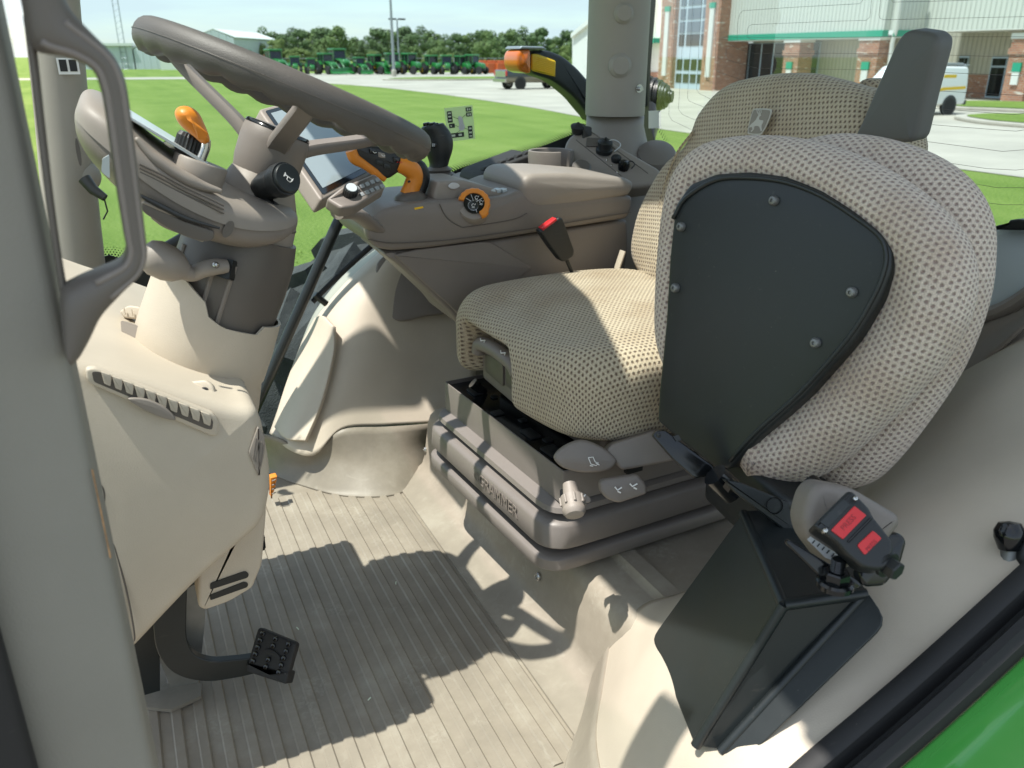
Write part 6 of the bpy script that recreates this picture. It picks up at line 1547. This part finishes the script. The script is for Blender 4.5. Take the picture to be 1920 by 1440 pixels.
b = MB(); b.pillow(rnd([PN(x, y, pO, pN_) for x, y in pnl], .014, 4), -pN_ * .05, r=.010); b.build('socket_panel', 'taupe_light', parent=rc_, smooth=55)
for P in ([(1080, 262), (1165, 330)], [(1105, 244), (1215, 325)]):
    b = MB(); b.tube([PN(x, y, pO + pN_ * .0004, pN_) for x, y in P], .0008, 5); b.build('panel_seam', 'taupe_dark', parent=rc_)
sk = thing('sockets', 'x', 'x', (0, 0, 0)) if False else rc_
def plug(name, x, y, prof, m, n=20): 
    b = MB(); b.lathe(prof, PN(x, y, pO, pN_), V((-.12, -.35, .93)), n); return b.build(name, m, parent=rc_)
plug('round_plug', 1133, 282, [(.020, -.004), (.020, .004), (.016, .006), (.015, .012), (.0175, .013), (.0175, .022), (.013, .025), (.004, .026), (.003, .032), (.0001, .032)], 'black_plastic')
plug('socket_cap', 1155, 300, [(.011, -.003), (.012, .006), (.010, .010), (.003, .011), (.0001, .011)], 'black_plastic')
plug('cable_socket', 1169, 314, [(.013, -.004), (.0135, .010), (.012, .014), (.006, .016), (.0001, .016)], 'black_gloss')
plug('rubber_bung', 1083, 246, [(.014, -.004), (.014, .002), (.017, .008), (.018, .013), (.012, .015), (.006, .018), (.003, .022), (.0001, .022)], 'black_rubber')
q = PN(1101, 257, pO, pN_); b = MB(); b.pillow(rnd([q + du * x + pN_ * .0 + V((0, 0, z)) for x, z in ((-.011, -.006), (.011, -.010), (.011, .022), (-.011, .024))], .002), V((.2, .9, .1)).normalized() * .016, r=.002, seg=2); b.build('connector_block', 'black_plastic', parent=rc_)
q = PN(1115, 268, pO, pN_); t1 = pN_.cross(V((0, 0, 1))).normalized(); t2 = pN_.cross(t1)
b = MB(); b.pillow(rnd([q + t1 * a + t2 * c for a, c in ((-.020, -.012), (.020, -.012), (.020, .012), (-.020, .012))], .003), pN_ * .005, r=.002, seg=2); b.build('socket_lid', 'taupe_dark', parent=rc_)
b = MB(); b.tube([PN(x, y, pO + pN_ * .02, pN_) for x, y in ((1136, 268), (1148, 262), (1160, 266), (1163, 274), (1152, 284))], .0012, 6, sm=5); b.build('tether', 'label_grey', parent=rc_)
b = MB(); b.tube([PN(x, y, pO + pN_ * .012, pN_) for x, y in ((1175, 306), (1184, 302), (1190, 308), (1184, 316))], .0014, 6, sm=5); b.build('tether', 'black_plastic', parent=rc_)
for (x, y) in ((1138, 300), (1147, 310), (1158, 323), (1181, 312), (1080, 253)):
    b = MB(); b.lathe([(.003, -.001), (.0025, .0015), (.0001, .002)], PN(x, y, pO, pN_), pN_, 10); b.build('screw', 'steel', parent=rc_)
b = MB(); b.lathe([(.06, -.03), (.058, .0), (.045, .025), (.02, .035), (.0001, .036)], PY(1230, 300, 1.80), V((-.3, -.5, .8)), 28); b.build('speaker_dome', 'taupe', parent=rc_)
# cup holder
ch = thing('cup_holder', 'open brown cup holder behind the padded armrest lid', 'cup holder', PY(1033, 335, 1.76))
cc = PY(1033, 282, 1.78); b = MB(); rg = []; n = 40
for k in range(n + 1):
    a = R(-62) + R(330) * k / n; d_ = V((math.cos(a), math.sin(a), 0)); rg.append([cc + d_ * r + V((0, 0, h)) for r, h in ((.047, -.10), (.054, -.01), (.053, .0), (.050, .0015), (.047, .0), (.0455, -.01), (.041, -.10))])
b.rings(rg); b.build('cup', 'taupe', parent=ch, smooth=50)
b = MB(); b.lathe([(.0001, -.095), (.044, -.095), (.044, -.1), (.0001, -.1)], cc, (0, 0, 1), 24); b.build('base', 'taupe_dark', parent=ch)
# window ledge with black rubber tray
lg = thing('window_ledge', 'brown ledge with a black rubber tray under the right window', 'ledge', V((.95, 1.9, .5)))
b = MB(); b.pillow(rnd([PY(x, y, 1.78) for x, y in ((905, 350), (960, 330), (1010, 318), (1120, 330), (1130, 420), (905, 420))], .01), (0, .22, 0), r=.012); b.build('ledge', 'taupe', parent=lg)
b = MB(); b.pillow(rnd([PY(x, y, 1.83) for x, y in ((895, 342), (900, 328), (915, 320), (1000, 288), (1010, 296), (1010, 325), (935, 350), (905, 356))], .005), (0, .12, 0), r=.006); b.build('tray', 'black_rubber', parent=lg)
for k in range(6):
    b = MB(); x = 912 + k * 15.5; y = 316 - k * 5.8; b.pillow(rnd([PY(x + a, y + c, 1.845) for a, c in ((-6, 4), (-3, -2), (5, -4.5), (7, 1))], .002), (0, .02, 0), r=.002, seg=2); b.build('tray_tooth', 'black_rubber', parent=lg)
b = MB(); b.lathe([(.022, -.01), (.022, .006), (.018, .010), (.0001, .012)], PY(1090, 316, 1.70), V((-.2, -.6, .75)), 20); b.build('charger_lid', 'taupe_dark', parent=lg)

# ------------------------------------------------------------------ lamps outside
al = thing('marker_lamp', 'amber marker lamp and yellow reflector on a black curved arm outside', 'lamp', PY(1090, 220, 2.5))
b = MB(); b.pillow(rnd([PY(x, y, 2.47) for x, y in ((998, 94), (1030, 94), (1058, 106), (1084, 128), (1112, 160), (1125, 235), (1105, 215), (1080, 184), (1055, 163), (1036, 150), (998, 138))], .02, 4), (0, .09, 0), r=.012); b.build('arm', 'black_plastic', parent=al, smooth=50)
b = MB(); b.pillow(rnd([PY(x, y, 2.45) for x, y in ((971, 104), (977, 93), (996, 92), (997, 137), (990, 138), (976, 133), (971, 122))], .008, 3), (0, .11, 0), r=.012, dome=.006); b.build('lens', 'amber_lens', parent=al, smooth=50)
b = MB(); b.pillow(rnd([PY(x, y, 2.464) for x, y in ((997, 101), (1008, 101), (1043, 114), (1041, 144), (1020, 136), (997, 131))], .006, 3), (0, .01, 0), r=.004); rfl = b.build('reflector', 'reflector_yellow', parent=al)
for k in range(9):
    b = MB(); y = 105 + k * 3.4; b.tube([PY(998, y, 2.4625), PY(1041, y + 11, 2.4625)], .0009, 5); b.build('reflector_rib', 'reflector_yellow', parent=rfl)
b = MB(); b.pillow(rnd([PY(x, y, 2.45) for x, y in ((974, 92), (978, 86), (1020, 87), (1026, 93))], .004), (0, .11, 0), r=.005); b.build('cap', 'galvanised', parent=al)
wl = thing('finned_work_lamp', 'black finned work lamp outside the rear window beside the corner post', 'lamp', PX(1225, 215, 1.52))
wa, wb = PX(1200, 178, 1.50), PX(1256, 181, 1.56); wx = (wb - wa).normalized()
L_ = (wb - wa).length; b = MB(); prof_ = []
for k in range(7):
    f = k / 6; r_ = .058 * math.sqrt(max(.08, 1 - (f * .95) ** 2.4)); prof_ += [(r_, L_ * (f - .055)), (r_, L_ * (f + .015)), (r_ * .86, L_ * (f + .02)), (r_ * .86, L_ * (f + .09))]
b.lathe(prof_, wa, wx, 28); b.build('housing', 'black_plastic', parent=wl, smooth=25)
b = MB(); b.tube([PX(1212, 200, 1.47), PX(1212, 240, 1.45), PX(1212, 275, 1.43)], [.03, .035, .02], 12); b.build('bracket', 'black_plastic', parent=wl)
b = MB(); b.lathe([(.008, 0), (.008, .012), (.0001, .012)], PX(1232, 203, 1.53), (0, 0, -1), 6); b.build('bolt', 'black_plastic', parent=wl)
# ------------------------------------------------------------------ folded passenger seat
FP = V((.70, .75, .65)); FN = V((-.955, -.235, .18)).normalized()
def fo(pts, off): return [PN(x, y, FP - FN * off, FN) for x, y in pts]
ps = thing('passenger_seat', 'folded passenger seat, black bolted back panel framed by two beige fabric cushions', 'seat', V((.74, .72, .42)))
c1 = [(1236, 640), (1234, 560), (1242, 440), (1258, 350), (1290, 292), (1340, 262), (1420, 252), (1510, 260), (1610, 292), (1710, 350), (1785, 420), (1818, 495), (1812, 580), (1772, 665), (1700, 750), (1610, 835), (1535, 892), (1470, 913), (1418, 908), (1396, 880), (1370, 835), (1300, 765), (1256, 700)]
b = MB(); b.pillow([p + FN * .034 for p in spl(fo(c1, .030), 4, True)], -FN * .085, r=.042, rb=.036, seg=9, dome=-.055, drings=8); cu1 = b.build('back_cushion', 'seat_fabric_grey', parent=ps, smooth=180)
c2 = [(1400, 520), (1420, 360), (1480, 280), (1560, 252), (1650, 256), (1745, 286), (1815, 336), (1852, 400), (1859, 470), (1846, 570), (1800, 690), (1728, 800), (1660, 882), (1615, 912), (1565, 914), (1520, 880), (1450, 760)]
b = MB(); b.pillow([p + FN * .04 for p in spl(fo(c2, .115), 4, True)], -FN * .085, r=.042, rb=.036, seg=9); b.build('seat_cushion', 'seat_fabric_grey', parent=ps, smooth=180)
pn_o = [(1264, 385), (1292, 345), (1340, 326), (1400, 322), (1470, 330), (1540, 356), (1610, 400), (1655, 436), (1673, 470), (1671, 508), (1650, 560), (1600, 640), (1510, 742), (1425, 818), (1368, 880), (1345, 882), (1292, 842), (1231, 790), (1234, 735), (1247, 600), (1254, 480)]
b = MB(); pof = lambda x: -.012 + (x - 1231) / 442 * .013
b.pillow(rnd([fo([(x, y)], pof(x))[0] for x, y in pn_o], .006, 3), -FN * .03, r=.006, seg=4, dome=.002); pnl_ = b.build('back_panel', 'black_satin', parent=ps, smooth=60)
pl_ = spl([fo([(x, y)], pof(x) - .0015)[0] for x, y in [(1262, 410), (1285, 372), (1340, 338), (1400, 333), (1470, 341), (1540, 367), (1608, 410), (1648, 442), (1661, 472), (1658, 506), (1638, 556), (1590, 634), (1500, 736), (1420, 808), (1368, 864)]], 4)
b = MB(); b.tube(pl_, .0028, 8); b.build('panel_bead', 'black_satin', parent=pnl_, smooth=180)
for (x, y) in ((1451, 376), (1277, 425), (1266, 540), (1597, 548), (1529, 643)):
    q = fo([(x, y)], pof(x) - .0022)[0]; bolt(q, FN, .0062, pnl_, 'steel_grey')
b = MB(); b.pillow(rnd([W(x, y, 1.06) for x, y in ((1223, 818), (1230, 808), (1246, 806), (1338, 874), (1345, 890), (1302, 897), (1262, 862))], .004), FW * .012, r=.002); hg = b.build('hinge_plate', 'black_gloss', parent=ps)
bolt(W(1235, 816, 1.058), -FW, .003, hg, 'dark_metal')
b = MB(); b.prism([W(x, y, 1.058) for x, y in ((1262, 818), (1272, 815), (1278, 825), (1268, 828))], FW * -.0005); b.build('hinge_slot', 'black_plastic', parent=hg, smooth=0)
b = MB(); b.pillow(rnd([W(x, y, .99) for x, y in ((1356, 898), (1392, 906), (1505, 952), (1515, 962), (1512, 1000), (1500, 1008), (1480, 1000), (1380, 925))], .004), FW * .012, r=.002); b.build('support_arm', 'black_satin', parent=ps)
b = MB(); b.lathe([(.010, 0), (.010, .0008), (.0092, .0008), (.0092, 0)], W(1452, 948, .989), -FW, 20, cap=False); b.build('arm_stamp', 'black_gloss', parent=ps)
b = MB(); b.tube([W(1340, 890, 1.03), W(1375, 925, 1.04)], .016, 12); b.tube([W(1366, 905, 1.01), W(1376, 916, 1.005)], .009, 6); b.build('pivot', 'black_gloss', parent=ps)
b = MB(); b.pillow(rnd([V((.66, .64, .36)), V((.75, .64, .36)), V((.75, .84, .36)), V((.69, .84, .36))], .02), (0, 0, .10), r=.01); b.build('folding_frame', 'black_plastic', parent=ps)
b = MB(); b.tube([W(1520, 905, .99), W(1531, 915, .98)], .011, 10); b.tube([W(1524, 910, .98), W(1536, 920, .97)], .006, 8); b.build('end_screw', 'black_gloss', parent=ps)
# ------------------------------------------------------------------ black support box
sb_ = thing('seat_support_box', 'angular matt black steel support box bolted to the near wheel arch', 'bracket', V((.6, .6, .25)))
A, B, Cc, D = PZ(1395, 958, .425), PZ(1470, 1128, .435), PZ(1624, 1107, .437), PZ(1530, 950, .425)
E0, F0 = PZ(1222, 1196, .205), PZ(1302, 1398, .262)
J, I, H = PZ(1352, 1404, .272), PZ(1378, 1444, .262), PZ(1664, 1166, .425)
def plate(name, pts, r=.008):
    b = MB(); n = newell(pts).normalized(); n = n if n.dot(CAM - pts[0]) > 0 else -n
    b.prism(rnd(pts, r, 3), -n * .004); return b.build(name, 'black_satin', parent=sb_, bevel=.0025, bseg=3, smooth=40)
plate('top_plate', [A, B, Cc, D], .004); plate('side_plate', [A, E0, F0, B], [.002, .018, .012, .002]); plate('front_plate', [B, F0, J, Cc], [.002, .012, .004, .002])
plate('flange', [Cc, J, I, H], [.006, .004, .010, .016])
for P in ([A, B], [B, Cc], [B, F0.lerp(B, .02)]):
    b = MB(); b.tube([P[0] - V((0, 0, .004)), P[1] - V((0, 0, .004))], .0060, 10); b.build('folded_edge', 'black_satin', parent=sb_)
b = MB(); b.tube([Cc - V((0, 0, .003)), J - V((0, 0, .004))], .0055, 10); b.build('folded_edge', 'black_satin', parent=sb_)
# ------------------------------------------------------------------ belt latch unit by the support box
bu = thing('belt_anchor_buckle', 'large black belt buckle with red press labels on the support box', 'buckle', W(1600, 1090, .80))
bd = .775
b = MB(); b.pillow(rnd([W(x, y, bd + .05) for x, y in ((1506, 975), (1520, 925), (1540, 905), (1600, 915), (1690, 968), (1692, 985), (1650, 1040), (1590, 1070), (1560, 1070), (1515, 1010))], .008, 3), FW * .05, r=.010); b.build('reel_cover', 'taupe', parent=bu, smooth=55)
b = MB(); b.pillow(rnd([W(x, y, bd + .03) for x, y in ((1474, 1020), (1480, 1012), (1610, 1090), (1618, 1100), (1600, 1108), (1560, 1104))], .004), FW * .01, r=.002); b.build('anchor_plate', 'black_gloss', parent=bu)
b = MB(); b.pillow(rnd([W(x, y, bd + .06) for x, y in ((1660, 1000), (1690, 1000), (1702, 1015), (1690, 1060), (1660, 1100), (1620, 1102), (1610, 1080))], .006), FW * .02, r=.004); b.build('back_bracket', 'black_gloss', parent=bu)
# body plane tilted toward the lens
bN = (-FW * .9 + UP * .35 - RT * .12).normalized(); bP = W(1600, 1000, bd)
def bq(x, y, o=0): return PN(x, y, bP + bN * o, bN)
b = MB(); b.pillow(rnd([bq(x, y) for x, y in ((1526, 984), (1590, 920), (1600, 921), (1631, 953), (1636, 966), (1674, 1014), (1676, 1030), (1663, 1064), (1645, 1068), (1618, 1063), (1590, 1040), (1570, 1016), (1530, 990))], .0035, 3), -bN * .03, r=.0035, seg=3); bod = b.build('housing', 'black_plastic', parent=bu, smooth=50)
b = MB(); b.pillow(rnd([bq(x, y, .0012) for x, y in ((1537, 978), (1580, 934), (1596, 946), (1553, 990))], .001, 2), -bN * .004, r=.0008, seg=2); b.build('strap_window', 'black_satin', parent=bu)
b = MB(); b.pillow(rnd([bq(x, y, .0016) for x, y in ((1558, 994), (1602, 948), (1625, 966), (1581, 1011))], .0008, 2), -bN * .004, r=.0006, seg=2); r1_ = b.build('press_button', 'red_button', parent=bu)
b = MB(); b.pillow(rnd([bq(x, y, .0016) for x, y in ((1607, 1022), (1637, 994), (1654, 1009), (1622, 1041))], .002, 3), -bN * .004, r=.0008, seg=2); r2_ = b.build('press_label', 'red_button', parent=bu)
b = MB(); b.tube([bq(1590, 1016, .001), bq(1633, 972, .001)], .0012, 6); b.build('latch_gap', 'black_gloss', parent=bu)
mat('red_dark', (0.30, 0.012, 0.016), 0.4)
tx = bq(1600, 950, 0) - bq(1558, 994, 0); ty_ = bq(1558, 994, 0) - bq(1581, 1011, 0)
b = text_mesh('PRESS', .0072, bq(1591, 980, .0017), tx, ty_, .0002); b.build('lettering', 'red_dark', parent=r1_, smooth=0)
b = text_mesh('PRESS', .0052, bq(1634, 1023, .0017), tx, ty_, .0002); b.build('lettering', 'red_dark', parent=r2_, smooth=0)
for (x, y) in ((1602, 936), (1546, 996)): bolt(bq(x, y, .001), bN, .0028, bu, 'steel')
hxa = W(1660, 1056, bd - .002); hxd = (W(1682, 1072, bd - .012) - hxa).normalized()
b = MB(); b.lathe([(.013, 0), (.013, .004), (.0001, .004)], hxa, hxd, 24); b.lathe([(.0095, .004), (.0095, .013), (.008, .0145), (.0001, .0145)], hxa, hxd, 6); b.build('hex_bolt', 'black_plastic', parent=bu, smooth=20)
b = MB(); b.prism([W(x, y, bd + .045) for x, y in ((1514, 1012), (1520, 1006), (1582, 1046), (1578, 1056), (1548, 1046))], FW * .001); lb = b.build('type_label', 'label_grey', parent=bu, smooth=0)
for k in range(5):
    b = MB(); x0, y0 = 1524 + k * 9, 1014 + k * 6.2; b.tube([W(x0 + 4, y0 - 1, bd + .0444), W(x0 - 1, y0 + 5, bd + .0444)], .0008, 4); b.build('label_print', 'black_plastic', parent=lb)
sbp = W(1566, 1092, bd + .025); b = MB()
prof_ = [(.0175, -.004), (.0175, .001), (.0150, .003)]
b.lathe(prof_, sbp, V((0, 0, 1)), 24); b.lathe([(.0125, .002), (.0125, .012), (.011, .0135), (.0001, .0135)], sbp, V((0, 0, 1)), 6)
pr = []
for k in range(7): pr += [(.0072, .012 + k * .0022), (.0062, .0131 + k * .0022)]
b.lathe(pr + [(.0001, .028)], sbp, V((0, 0, 1)), 16); b.build('stud_bolt', 'black_gloss', parent=bu, smooth=20)
# ------------------------------------------------------------------ door strut ball end and things behind the seats
dsn = thing('door_strut', 'black gas strut ball joint on the near door frame', 'strut', W(1905, 1050, .9))
b = MB(); b.lathe([(.0001, -.016), (.011, -.013), (.0155, 0), (.0155, .008), (.011, .016), (.0001, .018)], W(1893, 1008, .90), UP, 20); b.build('ball_socket', 'black_gloss', parent=dsn)
b = MB(); b.tube([W(1898, 1006, .90), W(1918, 1020, .90), W(1930, 1060, .89), W(1990, 1200, .86)], [.011, .010, .011, .011], 14, sm=4); b.build('rod', 'black_plastic', parent=dsn)
b = MB(); b.tube([W(1896, 1022, .905), W(1893, 1052, .905)], .010, 12); b.build('stud', 'steel_grey', parent=dsn)
bw = MB(); bw.prism([V((1.37, .86, -.02)), V((1.37, 2.0, -.02)), V((1.37, 2.0, .66)), V((1.37, .86, .66))], (.03, 0, 0)); bw.build('rear_wall', 'taupe', parent=cab, smooth=0)
bw = MB(); bw.prism([V((.62, 1.9, -.02)), V((1.37, 1.9, -.02)), V((1.37, 1.96, .60)), V((.70, 1.96, .58))], (0, .03, 0)); bw.build('side_wall', 'taupe', parent=cab, smooth=0)
rwp = thing('rear_wiper', 'black rear wiper motor cover at the bottom of the rear window', 'wiper', PX(1910, 428, 1.34))
b = MB(); b.pillow(rnd([PX(x, y, 1.345) for x, y in ((1878, 428), (1890, 420), (1912, 416), (1914, 410), (1930, 408), (1960, 412), (1960, 430))], .004), (-.03, 0, 0), r=.004); b.build('cover', 'black_plastic', parent=rwp)

# bits of dry grass trodden onto the floor
for i, (x, y, a) in enumerate(((690, 1313, .5), (560, 1180, 2.0), (742, 1095, 1.1))):
    p = PZ(x, y, .006); b = MB(); b.tube([p, p + V((math.cos(a) * .006, math.sin(a) * .006, .0015))], .0011, 5)
    b.build('grass_clipping', 'label_paper', label=['pale clipping of grass on the shaded floor, nearest the viewer', 'pale clipping of grass on the floor left of centre', 'pale clipping of grass on the floor, farthest from the viewer'][i], cat='clipping', group='grass clippings')
